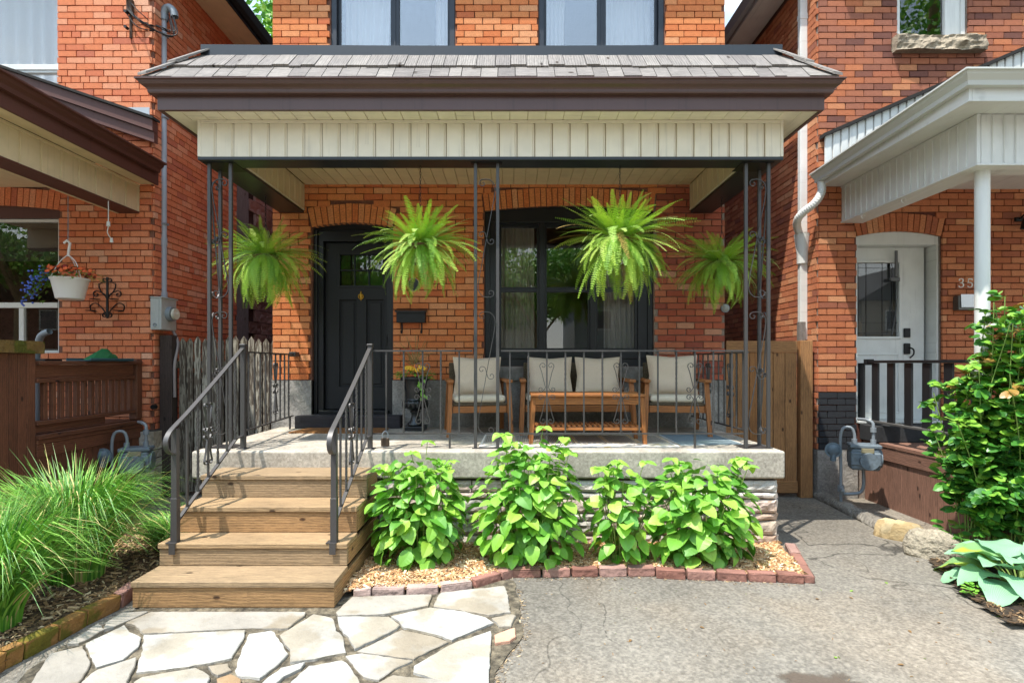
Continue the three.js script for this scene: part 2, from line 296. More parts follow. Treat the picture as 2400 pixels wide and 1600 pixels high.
const archGap = (cx, hw, y0, spring, rise, h) => { const { R, th } = arcOf(hw, rise), cy = spring + rise - R; return (v) => { if (v < y0) return []; if (v < spring) return [[cx - hw, cx + hw]]; const q = (R + h) ** 2 - (v - cy) ** 2; if (q <= 0) return []; const w = Math.min(Math.sqrt(q), Math.max(0, v - cy) * Math.tan(th) + 0.004); return [[cx - w, cx + w]]; }; };
function openingPath(cx, hw, y0, spring, rise, Cls = THREE.Path) { const p = new Cls(), { R, th } = arcOf(hw, Math.max(rise, 1e-4)); p.moveTo(cx - hw, y0); p.lineTo(cx + hw, y0); p.lineTo(cx + hw, spring); if (rise > 0.001) { const cy = spring + rise - R; for (let i = 1; i < 16; i++) { const a = th - 2 * th * i / 16; p.lineTo(cx + Math.sin(a) * R, cy + Math.cos(a) * R); } } p.lineTo(cx - hw, spring); p.lineTo(cx - hw, y0); return p; }
function wallBody(x0, x1, y0, y1, holes, front, depth = 0.24) {
  const s = new THREE.Shape([new THREE.Vector2(x0, y0), new THREE.Vector2(x1, y0), new THREE.Vector2(x1, y1), new THREE.Vector2(x0, y1)]); for (const h of holes) s.holes.push(openingPath(...h));
  const g = new THREE.ExtrudeGeometry(s, { depth, bevelEnabled: false }); g.translate(0, 0, front - depth); return uvm(g);
}
const ring4 = (x0, x1, y0, y1, z0, z1, w, wb = w, wt = w) => [rbox(x0, x0 + w, y0, y1, z0, z1, 0.004), rbox(x1 - w, x1, y0, y1, z0, z1, 0.004), rbox(x0 + w, x1 - w, y0, y0 + wb, z0, z1 - 0.001, 0.004), rbox(x0 + w, x1 - w, y1 - wt, y1, z0, z1 - 0.001, 0.004)];
function curtainGeo(xa, xb, y0, y1, z, folds, amp, seed, skew = 0) {   // hanging cloth with folds
  const g = new THREE.PlaneGeometry(1, 1, folds * 8, 10), p = g.attributes.position;
  for (let i = 0; i < p.count; i++) { const u = p.getX(i) + 0.5, v = p.getY(i) + 0.5, w = fbm(u * folds * 0.6, seed, 2) * 5; p.setXYZ(i, lerp(xa, xb, u) + skew * (1 - v) * u, lerp(y0, y1, v), z + Math.sin(u * folds * 6.283 + w) * amp * (0.7 + 0.5 * (1 - v))); }
  g.computeVertexNormals(); return uvm(g, 'x', [seed, 0]);
}

// ---------------------------------------------------------------- ground
const FD = 6.62, FZ = -FD;                                      // the brick fronts
{
  const g = new THREE.PlaneGeometry(240, 240, 1, 1); g.rotateX(-Math.PI / 2); g.translate(0, -0.03, 0); struct('ground', uvm(g), mat('#7c7a5c', { map: T.soil, rough: 1 }));
  const a = box(-9, 11, -0.1, 0, -22, 9); const dm = mat('#bab2a6', { map: T.asphalt, bump: T.bumpF, bs: 0.006, rough: 0.95 }); const drive = struct('driveway', uvm(a, 'x', [0.3, 0.15]), dm);
  // wet dark patch on the asphalt in front
  const c = G(1900, 1588), pg = new THREE.PlaneGeometry(0.62, 0.46); pg.rotateX(-Math.PI / 2); pg.translate(c.x, 0.004, c.z + 0.12);
  const am = tex(256, 256, (u, v) => { const r = Math.hypot((u - 0.5) * 2, (v - 0.5) * 2) + (fbm(u * 5, v * 5, 5, 1 << 20, 7) - 0.5) * 0.9; return sm(0.78, 0.50, r) * (0.72 + 0.28 * fbm(u * 60, v * 60, 2, 1 << 20, 9)); }, false);
  part(drive, 'damp_stain', pg, mat('#5e5145', { alphaMap: am, transparent: true, rough: 0.75 }));
  // concrete pavement and road behind the camera
  struct('pavement', uvm(box(-30, 30, -0.05, 0.02, 9.01, 10.6)), M.concrete); struct('road', uvm(box(-40, 40, -0.08, -0.005, 10.61, 17)), mat('#8d8a86', { map: T.asphalt, rough: 0.95 }));
}
const loopJit = (pts, rng, amp, step) => { const out = []; for (let i = 0; i < pts.length; i++) { const a = pts[i], b = pts[(i + 1) % pts.length], n = Math.max(1, Math.round(a.distanceTo(b) / step)); for (let k = 0; k < n; k++) { const q = a.clone().lerp(b, k / n); q.x += (rng() - 0.5) * amp; q.y += (rng() - 0.5) * amp; out.push(q); } } return out; };
{ // flagstone path
  const soilM = mat('#ab9c82', { map: T.soil, bump: T.bumpN, bs: 0.02, rough: 1 });
  const cr = (q) => q.map(([x, y]) => { const g = G(100 + x / 2.0452, 1250 + y / 2.0452, 0.02); return new THREE.Vector2(g.x, -g.z); });
  const outline = cr([[-330, 900], [-60, 640], [100, 530], [290, 430], [380, 380], [520, 330], [1400, 330], [1480, 290], [1880, 275], [2120, 225], [2260, 215], [2280, 300], [2290, 400], [2300, 480], [2240, 560], [2170, 650], [2160, 900]]);
  const rng = rngOf(77); const sg = new THREE.ExtrudeGeometry(new THREE.Shape(loopJit(outline, rng, 0.02, 0.06)), { depth: 0.008, bevelEnabled: false }); sg.rotateX(-Math.PI / 2); sg.translate(0, 0.002, 0);
  const path = struct('flagstone_path', uvm(sg), soilM);
  const stones = [
    [[-40, 690], [30, 580], [188, 542], [230, 622], [222, 640], [175, 716], [120, 800], [-120, 800]], [[112, 532], [268, 432], [296, 462], [205, 515], [170, 530]], [[288, 464], [302, 430], [384, 382], [506, 378], [430, 413], [340, 450]],
    [[202, 530], [392, 440], [415, 472], [470, 500], [456, 545], [402, 588], [380, 605], [256, 643], [226, 590]], [[396, 430], [518, 378], [1262, 378], [1252, 395], [1173, 456], [970, 456], [482, 482], [466, 468], [442, 440]],
    [[482, 490], [973, 465], [962, 510], [938, 540], [903, 600], [700, 640], [447, 668], [457, 620], [477, 560]], [[188, 716], [252, 662], [448, 599], [438, 640], [403, 716], [370, 800], [130, 800]],
    [[987, 487], [1093, 469], [1110, 477], [1176, 580], [1133, 628], [1043, 693], [932, 685], [922, 660], [947, 580]], [[1132, 492], [1300, 390], [1392, 410], [1408, 470], [1438, 500], [1450, 573], [1300, 603], [1187, 618], [1182, 560], [1152, 520]],
    [[1412, 402], [1658, 402], [1712, 440], [1698, 458], [1497, 556], [1468, 500], [1442, 478], [1417, 440]], [[1404, 380], [1482, 307], [1866, 295], [1848, 348], [1640, 388], [1420, 396]], [[1874, 352], [1890, 310], [1905, 286], [2213, 254], [2228, 290], [2242, 378], [2140, 393], [2020, 372]],
    [[1670, 400], [1855, 358], [2020, 378], [2128, 406], [2160, 430], [1960, 512], [1895, 487], [1732, 452], [1704, 420]], [[2153, 407], [2250, 391], [2268, 398], [2243, 448], [2190, 448]], [[2163, 492], [2262, 458], [2267, 500], [2238, 518], [2172, 532]],
    [[1504, 568], [1720, 464], [1890, 499], [1945, 520], [1778, 601], [1540, 572]], [[1450, 590], [1530, 576], [1770, 612], [1690, 648], [1610, 704], [1530, 686], [1482, 630]], [[1778, 640], [1962, 532], [2147, 471], [2152, 520], [2142, 600], [2142, 716], [2130, 790], [1850, 690], [1773, 666]],
    [[1054, 716], [1142, 652], [1260, 621], [1238, 650], [1158, 690], [1128, 716], [1080, 760], [1010, 760]], [[1190, 716], [1272, 643], [1438, 615], [1478, 652], [1516, 716], [1540, 800], [1140, 800]], [[434, 716], [472, 692], [640, 663], [738, 648], [802, 685], [788, 716], [760, 800], [400, 800]],
    [[793, 641], [888, 625], [902, 655], [840, 682], [808, 664]], [[833, 702], [900, 679], [956, 702], [946, 730], [850, 735]], [[1604, 720], [1682, 683], [1780, 693], [2110, 722], [2120, 810], [1570, 810]], [[830, 760], [960, 720], [1000, 730], [980, 820], [800, 820]],
  ];
  const ms = ['#b8b3aa', '#b3aca1', '#aba397', '#bdb9b1'].map((c) => mat(c, { map: T.stone, bump: T.bumpN, bs: 0.006, rough: 0.9 })), pink = mat('#d9a78c', { map: T.stone, bump: T.bumpN, bs: 0.006, rough: 0.9 }), tan = mat('#b59a7c', { map: T.stone, bump: T.bumpN, bs: 0.006, rough: 0.9 });
  stones.forEach((s, i) => {
    const g = new THREE.ExtrudeGeometry(new THREE.Shape(loopJit(cr(s), rng, 0.008, 0.035)), { depth: 0.014 + rng() * 0.007, bevelEnabled: true, bevelSize: 0.004, bevelThickness: 0.004, bevelSegments: 1, bevelOffset: -0.004 });
    g.rotateX(-Math.PI / 2); g.rotateZ((rng() - 0.5) * 0.001); g.translate(0, 0.006, 0);
    const m = part(path, 'flagstone', uvm(g, 'x', [rng() * 3, rng() * 3]), i === 14 ? pink : i === 22 ? tan : ms[(rng() * 4) | 0]);
  });
}
function chips(name, n, place, colors, size, seed) {              // loose bark and wood shreds
  const g = new THREE.BoxGeometry(1, 0.16, 0.3), rng = rngOf(seed), im = new THREE.InstancedMesh(g, mat('#ffffff', { rough: 0.95 }), n), m = new THREE.Matrix4(), q = new THREE.Quaternion(), e = new THREE.Euler(), c = new THREE.Color();
  for (let i = 0; i < n; i++) { const p = place(rng); const s = size * (0.4 + rng() * rng() * 1.6); e.set((rng() - 0.5) * 0.7, rng() * 6.283, (rng() - 0.5) * 0.7); m.compose(p, q.setFromEuler(e), V(s, s * (0.6 + rng() * 0.7), s * (0.5 + rng() * 0.6))); im.setMatrixAt(i, m); im.setColorAt(i, c.set(pick(colors, rng())).multiplyScalar(0.75 + rng() * 0.45)); }
  im.name = numbered(name); im.castShadow = im.receiveShadow = true; im.userData = { kind: 'stuff' }; scene.add(im); return im;
}
const inPoly = (x, y, poly) => { let c = false; for (let i = 0, j = poly.length - 1; i < poly.length; j = i++) { const a = poly[i], b = poly[j]; if ((a.y > y) !== (b.y > y) && x < (b.x - a.x) * (y - a.y) / (b.y - a.y) + a.x) c = !c; } return c; };
function bed(name, poly, h, soilC, chipN, chipC, size, seed) {   // a planting bed: gently heaped surface + shreds
  const xs = poly.map((p) => p.x), ys = poly.map((p) => p.y), x0 = Math.min(...xs), x1 = Math.max(...xs), y0 = Math.min(...ys), y1 = Math.max(...ys);
  const hgt = (x, y) => h + (fbm(x * 3 + 20, y * 3 + 20, 3, 1 << 20, seed) - 0.5) * 0.05;
  const t = [], st = 0.05; for (let x = x0; x < x1; x += st) for (let y = y0; y < y1; y += st) if (inPoly(x + st / 2, y + st / 2, poly)) { const q = (a, b) => [a, hgt(a, b), -b]; t.push(...q(x, y), ...q(x + st, y), ...q(x + st, y + st), ...q(x, y), ...q(x + st, y + st), ...q(x, y + st)); }
  let g = fromTris(t); g.deleteAttribute('uv'); g.deleteAttribute('normal'); g = mergeVertices(g); g.computeVertexNormals();
  struct(name, uvm(g), mat(soilC, { map: T.soil, bump: T.bumpN, bs: 0.02, rough: 1 }));
  chips(name === 'flower_bed' ? 'wood_mulch' : 'bark_mulch', chipN, (r) => { for (let k = 0; k < 40; k++) { const x = lerp(x0, x1, r()), y = lerp(y0, y1, r()); if (inPoly(x, y, poly)) return V(x, hgt(x, y) + 0.004 + r() * 0.008, -y); } return V(xs[0], 0, -ys[0]); }, chipC, size, seed);
  return hgt;
}
const v2 = (g) => new THREE.Vector2(g.x, -g.z);
const R8 = (x, y) => [800 + x / 2.138, 1000 + y / 2.138];
const bedPoly = [...[[40, 850], [160, 838], [320, 836], [488, 826], [655, 804], [790, 762], [850, 738], [1150, 736], [1570, 730], [1870, 752], [2180, 764], [2325, 770]].map(([x, y]) => v2(G(...R8(x, y), 0.01))), new THREE.Vector2(2.33, 4.86), new THREE.Vector2(-1.155, 4.86), new THREE.Vector2(-1.155, 3.75)];
bed('flower_bed', bedPoly, 0.05, '#c08a55', 22000, [['#cfa474', 3], ['#bf8f62', 3], ['#dcbc94', 2], ['#a07850', 1.2], ['#ead4b0', 1], ['#82603f', 0.5]], 0.028, 301);
const L5 = (x, y) => [x / 2.24, 900 + y / 2.24];
const leftPoly = [...[[-260, 1650], [0, 1490], [95, 1425], [285, 1330], [430, 1245], [610, 1155], [690, 1095]].map(([x, y]) => v2(G(...L5(x, y), 0.02))), new THREE.Vector2(-2.51, 3.75), new THREE.Vector2(-2.51, 5.1), new THREE.Vector2(-4.36, 5.9), new THREE.Vector2(-4.36, 3.0)];
bed('planting_bed', leftPoly, 0.05, '#a5835f', 9000, [['#a08058', 3], ['#86684a', 3], ['#c2a47c', 2], ['#dcc49c', 1], ['#5e4832', 0.8]], 0.034, 302);
{ // brick edging of both beds: one thing each, bricks as parts
  const e = thing('brick_edging', 'row of low red bricks edging the wood mulch bed in front of the porch', 'edging', [0.5, 0, -4.2]), rng = rngOf(9);
  const tones = ['#bf8e7e', '#b27e6e', '#c89e90', '#a06e5e', '#d2b4a8'].map((c) => mat(c, { map: T.grain, bump: T.bumpN, bs: 0.01, rough: 0.95 }));
  const put = (parent, a, b, h, w, mt, tilt = 0) => { const L = a.distanceTo(b) * 0.97, g = new RoundedBoxGeometry(L, h, w, 2, 0.010), p = g.attributes.position; for (let i = 0; i < p.count; i++) { const n = fbm(p.getX(i) * 30 + i * 0.01 + a.x * 9, p.getY(i) * 40 + p.getZ(i) * 37, 2) - 0.5; p.setY(i, p.getY(i) + n * 0.012); p.setZ(i, p.getZ(i) + n * 0.012); } const m = part(parent, 'brick', uvm(g, 'x', [rng() * 2, rng() * 2]), mt, a.clone().lerp(b, 0.5).setY(h / 2 - 0.004)); m.rotation.set(tilt, Math.atan2(-(b.z - a.z), b.x - a.x), (rng() - 0.5) * 0.04, 'YXZ'); };
  const row = [[62, 153, 848, 843], [157, 320, 842, 840], [325, 488, 841, 832], [493, 652, 831, 808], [655, 787, 806, 766], [790, 846, 764, 748], [850, 1000, 746, 746], [1004, 1147, 746, 744], [1152, 1285, 744, 742], [1290, 1428, 743, 741], [1433, 1570, 741, 740], [1575, 1725, 750, 758], [1729, 1872, 756, 762], [1878, 2030, 760, 768], [2036, 2175, 766, 772], [2180, 2315, 770, 778]];
  for (const [x0, x1, y0, y1] of row) put(e, G(...R8(x0, y0), 0), G(...R8(x1, y1), 0), 0.062 + rng() * 0.008, 0.085, tones[(rng() * 5) | 0], (rng() - 0.5) * 0.05);
  const s0 = G(...R8(2345, 785), 0), s1 = V(2.42, 0, -4.83); for (let i = 0; i < 3; i++) put(e, s0.clone().lerp(s1, i / 3), s0.clone().lerp(s1, (i + 1) / 3), 0.055, 0.085, tones[(rng() * 5) | 0]);
  const m = thing('brick_edging', 'row of mossy bricks set on edge along the ornamental grass bed', 'edging', [-2.7, 0, -3.3]);
  const mm = mat('#c9b08e', { map: T.moss, bump: T.bumpN, bs: 0.012, rough: 1 }), mp = mat('#b98a7c', { map: T.grain, bump: T.bumpN, bs: 0.012, rough: 1 });
  const lp = [[-250, 1660], [-120, 1575], [-5, 1500], [98, 1448], [284, 1352], [432, 1268], [612, 1178], [698, 1112]];
  for (let i = 0; i + 1 < lp.length; i++) put(m, G(...L5(...lp[i]), 0), G(...L5(...lp[i + 1]), 0), 0.105, 0.07, i === lp.length - 2 ? mp : mm, 0.1);
}
// ---------------------------------------------------------------- the middle house
const fx = (px) => (px - CX) * FD / F, fy = (py) => EYE + (CY - py) * FD / F;
const orange = [['#ee9359', 3], ['#ea8a52', 3], ['#f09c66', 2.2], ['#e38049', 1.5], ['#f2a876', 0.6], ['#d97648', 0.5]];
const pier = [['#c4694d', 3], ['#b85d45', 2], ['#cf7a58', 2], ['#a85845', 1.2], ['#d99a7c', 0.4]];
const HX0 = -2.857, HX1 = 2.54, FLOOR = 0.854;
const door = { cx: -1.909, hw: 0.484, y0: 0.86, sp: 3.237, rise: 0.055 }, win = { cx: 0.683, hw: 1.010, y0: 1.575, sp: 3.43, rise: 0.062 };
const upw = [{ x0: -2.165, x1: -0.682 }, { x0: 0.319, x1: 1.82 }];
const house = thing('brick_house', 'orange brick house with black front door and black windows behind the covered porch', 'house', [0, 0, FZ]);
{
  const wall = part(house, 'front_wall', wallBody(HX0, HX1, 0, 6.95, [[door.cx, door.hw, door.y0, door.sp, door.rise], [win.cx, win.hw, win.y0, win.sp, win.rise], ...upw.map((w) => [(w.x0 + w.x1) / 2, (w.x1 - w.x0) / 2, 4.62, 6.3, 0])], FZ - 0.012), M.mortarDark);
  const g1 = archGap(door.cx, door.hw, 0, door.sp, door.rise, 0.235), g2 = archGap(win.cx, win.hw, 1.5, win.sp, win.rise, 0.225);
  brickWall(wall, { face: 'front', plane: FZ, u0: HX0, u1: HX1, v0: 1.41, v1: 3.80, gaps: (v) => [...g1(v), ...g2(v), ...(v < 1.6 ? [[win.cx - win.hw - 0.03, win.cx + win.hw + 0.03]] : [])], tones: (u, v, r) => pick(u > win.cx + win.hw ? pier : orange, r), max: 300, seed: 21, hidden: (u, v) => v > 3.79 });
  brickWall(wall, { face: 'front', plane: FZ, u0: HX0, u1: HX1, v0: 4.50, v1: 6.93, gaps: (v) => v < 6.3 ? upw.map((w) => [w.x0, w.x1]) : [], tones: orange, max: 110, seed: 22, hidden: (u, v) => v < 5.3 });
  archBricks(wall, door.cx, door.hw, door.sp, door.rise, FZ - 0.006, 14, 0.225, orange, 5); archBricks(wall, win.cx, win.hw, win.sp, win.rise, FZ - 0.006, 30, 0.215, orange, 6);
  // pale repointed joints on the right-hand pier
  part(house, 'repointed_mortar', uvm(box(win.cx + win.hw + 0.002, HX1, 1.41, 3.8, FZ - 0.02, FZ - 0.0075)), M.mortarLight);
  const shell = [box(HX0, HX0 + 0.24, 0, 6.95, FZ - 9, FZ - 0.253), box(HX1 - 0.24, HX1, 0, 6.95, FZ - 9, FZ - 0.253), box(HX0 + 0.24, HX1 - 0.24, 0, 6.95, FZ - 9, FZ - 8.76)];
  part(house, 'side_wall', uvm(merge(shell)), mat('#a05238', { map: T.brick, rough: 0.9 }));
  part(house, 'interior_floor', [box(HX0 + 0.24, HX1 - 0.24, 0.9, 1.0, FZ - 8.76, FZ - 0.253), box(HX0 + 0.24, HX1 - 0.24, 3.95, 4.25, FZ - 8.76, FZ - 0.253)], M.floorWood);
  part(house, 'interior_partition', [box(-1.35, -1.25, 1.001, 3.949, FZ - 8.7, FZ - 0.254), box(-1.249, HX1 - 0.242, 1.001, 3.949, FZ - 4.3, FZ - 4.2), box(HX0 + 0.242, HX1 - 0.242, 4.251, 6.9, FZ - 3.6, FZ - 3.5)], M.room);
  // roof with eaves
  const ev = 0.355, y = 6.85, A = [V(HX0 - 0.4, y, FZ + ev), V(HX1 + 0.32, y, FZ + ev), V(HX1 + 0.32, y, FZ - 9.4), V(HX0 - 0.4, y, FZ - 9.4)], m = (HX0 + HX1) / 2, B = [V(m - 0.05, 8.6, FZ - 2.6), V(m + 0.05, 8.6, FZ - 2.6), V(m + 0.05, 8.6, FZ - 6.4), V(m - 0.05, 8.6, FZ - 6.4)];
  const rf = part(house, 'roof', [loft(A.map((p) => p.clone().setY(y + 0.12)), B), box(HX0 - 0.4, HX1 + 0.32, y, y + 0.118, FZ - 9.4, FZ + ev)], M.roofing);
  // parged footing
  part(house, 'foundation', [box(HX0 - 0.01, door.cx - door.hw, 0, 1.408, FZ - 0.1, FZ + 0.02), box(door.cx + door.hw, HX1 + 0.01, 0, 1.408, FZ - 0.1, FZ + 0.02)].map((g) => uvm(g)), M.parge);
  // ---- front door
  const zd = FZ - 0.13;
  const frame = new THREE.ExtrudeGeometry((() => { const s = openingPath(door.cx, door.hw - 0.003, 1.0, door.sp, door.rise, THREE.Shape); s.holes.push(openingPath(-1.90, 0.385, 1.001, fy(562) + 0.004, 0)); return s; })(), { depth: 0.1, bevelEnabled: false }); frame.translate(0, 0, zd - 0.06);
  const dr = part(house, 'door', (() => { const x0 = -2.283, x1 = -1.517, y0 = 1.05, y1 = fy(562), s = new THREE.Shape([new THREE.Vector2(x0, y0), new THREE.Vector2(x1, y0), new THREE.Vector2(x1, y1), new THREE.Vector2(x0, y1)]); const rect = (a, b, c, d) => s.holes.push(new THREE.Path([new THREE.Vector2(a, c), new THREE.Vector2(b, c), new THREE.Vector2(b, d), new THREE.Vector2(a, d)])); rect(fx(786), fx(891), fy(665), fy(590)); rect(fx(786), fx(826), fy(907), fy(699)); rect(fx(851), fx(891), fy(907), fy(699)); const g = new THREE.ExtrudeGeometry(s, { depth: 0.045, bevelEnabled: true, bevelSize: 0.006, bevelThickness: 0.006, bevelSegments: 1, bevelOffset: -0.006 }); g.translate(0, 0, zd - 0.075); return norm(g); })(), M.blackMatte);
  part(dr, 'frame', [norm(frame), ...ring4(door.cx - door.hw + 0.004, door.cx + door.hw - 0.004, 1.0, door.sp - 0.02, zd - 0.02, zd + 0.075, 0.04, 0.001, 0.001), rbox(door.cx - 0.42, door.cx + 0.42, 1.0, 1.045, zd - 0.05, zd + 0.09, 0.006)], M.black);
  for (const [a, b] of [[786, 826], [851, 891]]) part(dr, 'panel', [rbox(fx(a) - 0.002, fx(b) + 0.002, fy(907) - 0.002, fy(699) + 0.002, zd - 0.07, zd - 0.052, 0.002), rbox(fx(a) + 0.03, fx(b) - 0.03, fy(907) + 0.03, fy(699) - 0.03, zd - 0.052, zd - 0.036, 0.012)], M.blackMatte);
  const gx = (i) => lerp(fx(786), fx(891), i / 3), gy = (i) => lerp(fy(665), fy(590), i / 2);
  for (let i = 0; i < 3; i++) for (let j = 0; j < 2; j++) part(dr, 'pane', box(gx(i) + 0.006, gx(i + 1) - 0.006, gy(j) + 0.006, gy(j + 1) - 0.006, zd - 0.06, zd - 0.056), M.glass);
  part(dr, 'muntin', [1, 2].map((i) => rbox(gx(i) - 0.008, gx(i) + 0.008, gy(0), gy(2), zd - 0.07, zd - 0.035, 0.003)).concat(rbox(gx(0), gx(3), gy(1) - 0.008, gy(1) + 0.008, zd - 0.069, zd - 0.036, 0.003), ...ring4(gx(0) - 0.025, gx(3) + 0.025, gy(0) - 0.025, gy(2) + 0.025, zd - 0.03, zd - 0.018, 0.03)), M.blackMatte);
  const kx = fx(838), ky = fy(693); part(dr, 'door_knocker', [lathe([[0.001, 0.075], [0.006, 0.07], [0.01, 0.055], [0.007, 0.05], [0.02, 0.035], [0.017, 0.0], [0.006, -0.02], [0.008, -0.03], [0.001, -0.045]], kx, ky, zd - 0.014, 12), new THREE.TorusGeometry(0.03, 0.006, 8, 18).translate(kx, ky + 0.008, zd - 0.008)], M.brass);
  part(dr, 'handle', [rbox(fx(900), fx(907), fy(800), fy(772), zd - 0.026, zd - 0.01, 0.004), tubeP([V(fx(903), fy(778), zd - 0.012), V(fx(903), fy(782), zd + 0.03), V(fx(903), fy(812), zd + 0.03), V(fx(903), fy(824), zd - 0.015)], 0.008), cyl(0.024, 0.024, 0.012, 0, 0, 0).rotateX(Math.PI / 2).translate(fx(903.5), fy(757), zd - 0.02)], M.ironDark);
  // ---- threshold step
  part(house, 'door_step', rbox(fx(700) + 0.02, fx(945), FLOOR, 1.0, FZ - 0.2, FZ + 0.19, 0.012), mat('#4a4548', { map: T.concrete, bump: T.bumpN, bs: 0.006, rough: 0.9 }));
  // ---- big front window
  const zw = FZ - 0.10, wx0 = win.cx - win.hw + 0.003, wx1 = win.cx + win.hw - 0.003;
  const fg = new THREE.ExtrudeGeometry((() => { const s = openingPath(win.cx, win.hw - 0.003, win.y0, win.sp, win.rise, THREE.Shape); s.holes.push(openingPath(win.cx, fx(1498) - win.cx, fy(822), fy(521), 0)); return s; })(), { depth: 0.09, bevelEnabled: false }); fg.translate(0, 0, zw - 0.04);
  const bw = part(house, 'window', norm(fg), M.black);
  part(bw, 'frame', [rbox(wx0, wx0 + 0.06, win.y0, win.sp - 0.03, zw + 0.051, zw + 0.075, 0.005), rbox(wx1 - 0.06, wx1, win.y0, win.sp - 0.03, zw + 0.051, zw + 0.075, 0.005), rbox(wx0 + 0.061, wx1 - 0.061, win.y0 + 0.09, win.y0 + 0.13, zw + 0.051, zw + 0.07, 0.005), rbox(wx0 + 0.061, wx1 - 0.061, fy(519), fy(514), zw + 0.051, zw + 0.065, 0.004)], M.black);
  const cols = [[1166, 1268], [1274, 1389], [1394, 1500]], ym = fy(676);
  for (const [a, b] of cols) for (const [ya, yb, dz] of [[fy(824), ym + 0.012, 0], [ym - 0.012, fy(519), -0.03]]) { part(bw, 'sash', ring4(fx(a), fx(b), ya, yb, zw - 0.02 + dz, zw + 0.025 + dz, 0.045), M.black); part(bw, 'pane', box(fx(a) + 0.04, fx(b) - 0.04, ya + 0.04, yb - 0.04, zw - 0.004 + dz, zw + dz), M.glass); }
  for (const a of [1271, 1391.5]) part(bw, 'mullion', rbox(fx(a) - 0.035, fx(a) + 0.035, fy(824), fy(519), zw - 0.04, zw + 0.052, 0.006), M.black);
  part(house, 'window_sill', (() => { const g = new THREE.BoxGeometry(2.12, 0.165, 0.2, 60, 6, 6), p = g.attributes.position; for (let i = 0; i < p.count; i++) if (p.getZ(i) > 0.05) p.setZ(i, p.getZ(i) + (fbm(p.getX(i) * 9 + 9, p.getY(i) * 16 + 7, 4) - 0.5) * 0.07); g.computeVertexNormals(); g.translate(win.cx, 1.49, FZ - 0.02); return uvm(g); })(), M.granite);
  // ---- upper windows
  upw.forEach((w, k) => {
    const z = FZ - 0.09, u = part(house, 'upper_window', [...ring4(w.x0 + 0.003, w.x1 - 0.003, 4.62, 6.298, z - 0.05, z + 0.075, 0.062, 0.05), ...ring4(w.x0 + 0.066, w.x1 - 0.066, 4.671, 6.235, z - 0.03, z + 0.02, 0.03)], M.navy), mx = (w.x0 + w.x1) / 2 + 0.012;
    part(u, 'mullion', [rbox(mx - 0.052, mx + 0.052, 4.673, 6.233, z - 0.028, z + 0.03, 0.006), rbox(mx - 0.012, mx + 0.012, 4.675, 6.23, z + 0.031, z + 0.04, 0.004)], M.navy);
    for (const [a, b] of [[w.x0 + 0.09, mx - 0.05], [mx + 0.05, w.x1 - 0.09]]) part(u, 'pane', box(a, b, 4.69, 6.21, z - 0.006, z - 0.002), M.glassUp);
  });
}
for (const [a, b, f, sk, l] of [[-2.08, -1.52, 6, -0.06, 'white sheer curtain on the left side of the upper window above the front door'], [-0.95, -0.74, 4, 0.06, 'narrow white sheer curtain on the right side of the upper window above the front door'], [0.40, 0.66, 5, -0.04, 'narrow white sheer curtain on the left side of the upper window above the porch sofa'], [1.17, 1.72, 7, 0.08, 'wide white sheer curtain on the right side of the upper window above the porch sofa']]) solo('curtain', l, 'curtain', curtainGeo(a + (sk > 0 ? 0 : 0), b, 4.4, 6.28, FZ - 0.34, f, 0.022, a * 7 + 30, sk), M.sheer, 'sheer curtains upstairs');
for (const [a, b, l] of [[-0.2, 0.28, 'beige curtain hanging in the left bay of the big porch window'], [1.16, 1.62, 'beige curtain hanging in the right bay of the big porch window']]) solo('curtain', l, 'curtain', curtainGeo(a, b, 1.1, 3.5, FZ - 0.42, 7, 0.03, a + 3), M.curtain, 'curtains of the porch window');

// ---------------------------------------------------------------- porch: slab, stone front, beams, roof
const SD = 4.79, SX0 = -2.773, SX1 = 2.365, BD = 4.88, BX0 = -2.763, BX1 = 2.384, BY0 = 3.40, BY1 = 3.753;
const porch = thing('porch', 'covered front porch with cream sided beams, grey shake roof and concrete floor on stone', 'porch', [0, 0, -5.6]);
const shakes = [M.shake, M.shake, M.shakeB, M.shakeC, M.shake];
function sidingRun(parent, A, B, y0, y1, nrm, m, w = 0.165, seed = 1, name = 'siding_panel') {  // vertical ribbed panels from A to B
  const L = A.distanceTo(B), n = Math.round(L / w), dir = B.clone().sub(A).normalize(), rng = rngOf(seed);
  for (let i = 0; i < n; i++) {
    const s = i * L / n + 0.003, e = (i + 1) * L / n - 0.003, out = 0.012, g = 0.020; const at = (t, o, y) => A.clone().addScaledVector(dir, t).addScaledVector(nrm, o).setY(y);
    const q = (y) => [at(s, -0.004, y), at(e, -0.004, y), at(e, 0, y), at(e - g * 0.5, 0.001, y), at(e - g, out, y), at(s + 0.003, out + 0.001, y), at(s, 0.0005, y)];
    const lo = q(y0 instanceof Function ? 0 : y0), hi = q(y1 instanceof Function ? 0 : y1); for (const [r, f] of [[lo, y0], [hi, y1]]) if (f instanceof Function) r.forEach((p) => p.setY(f(p)));
    part(parent, name, uvm(loft(lo, hi), 'x', [rng() * 3, rng() * 3]), m);
  }
}
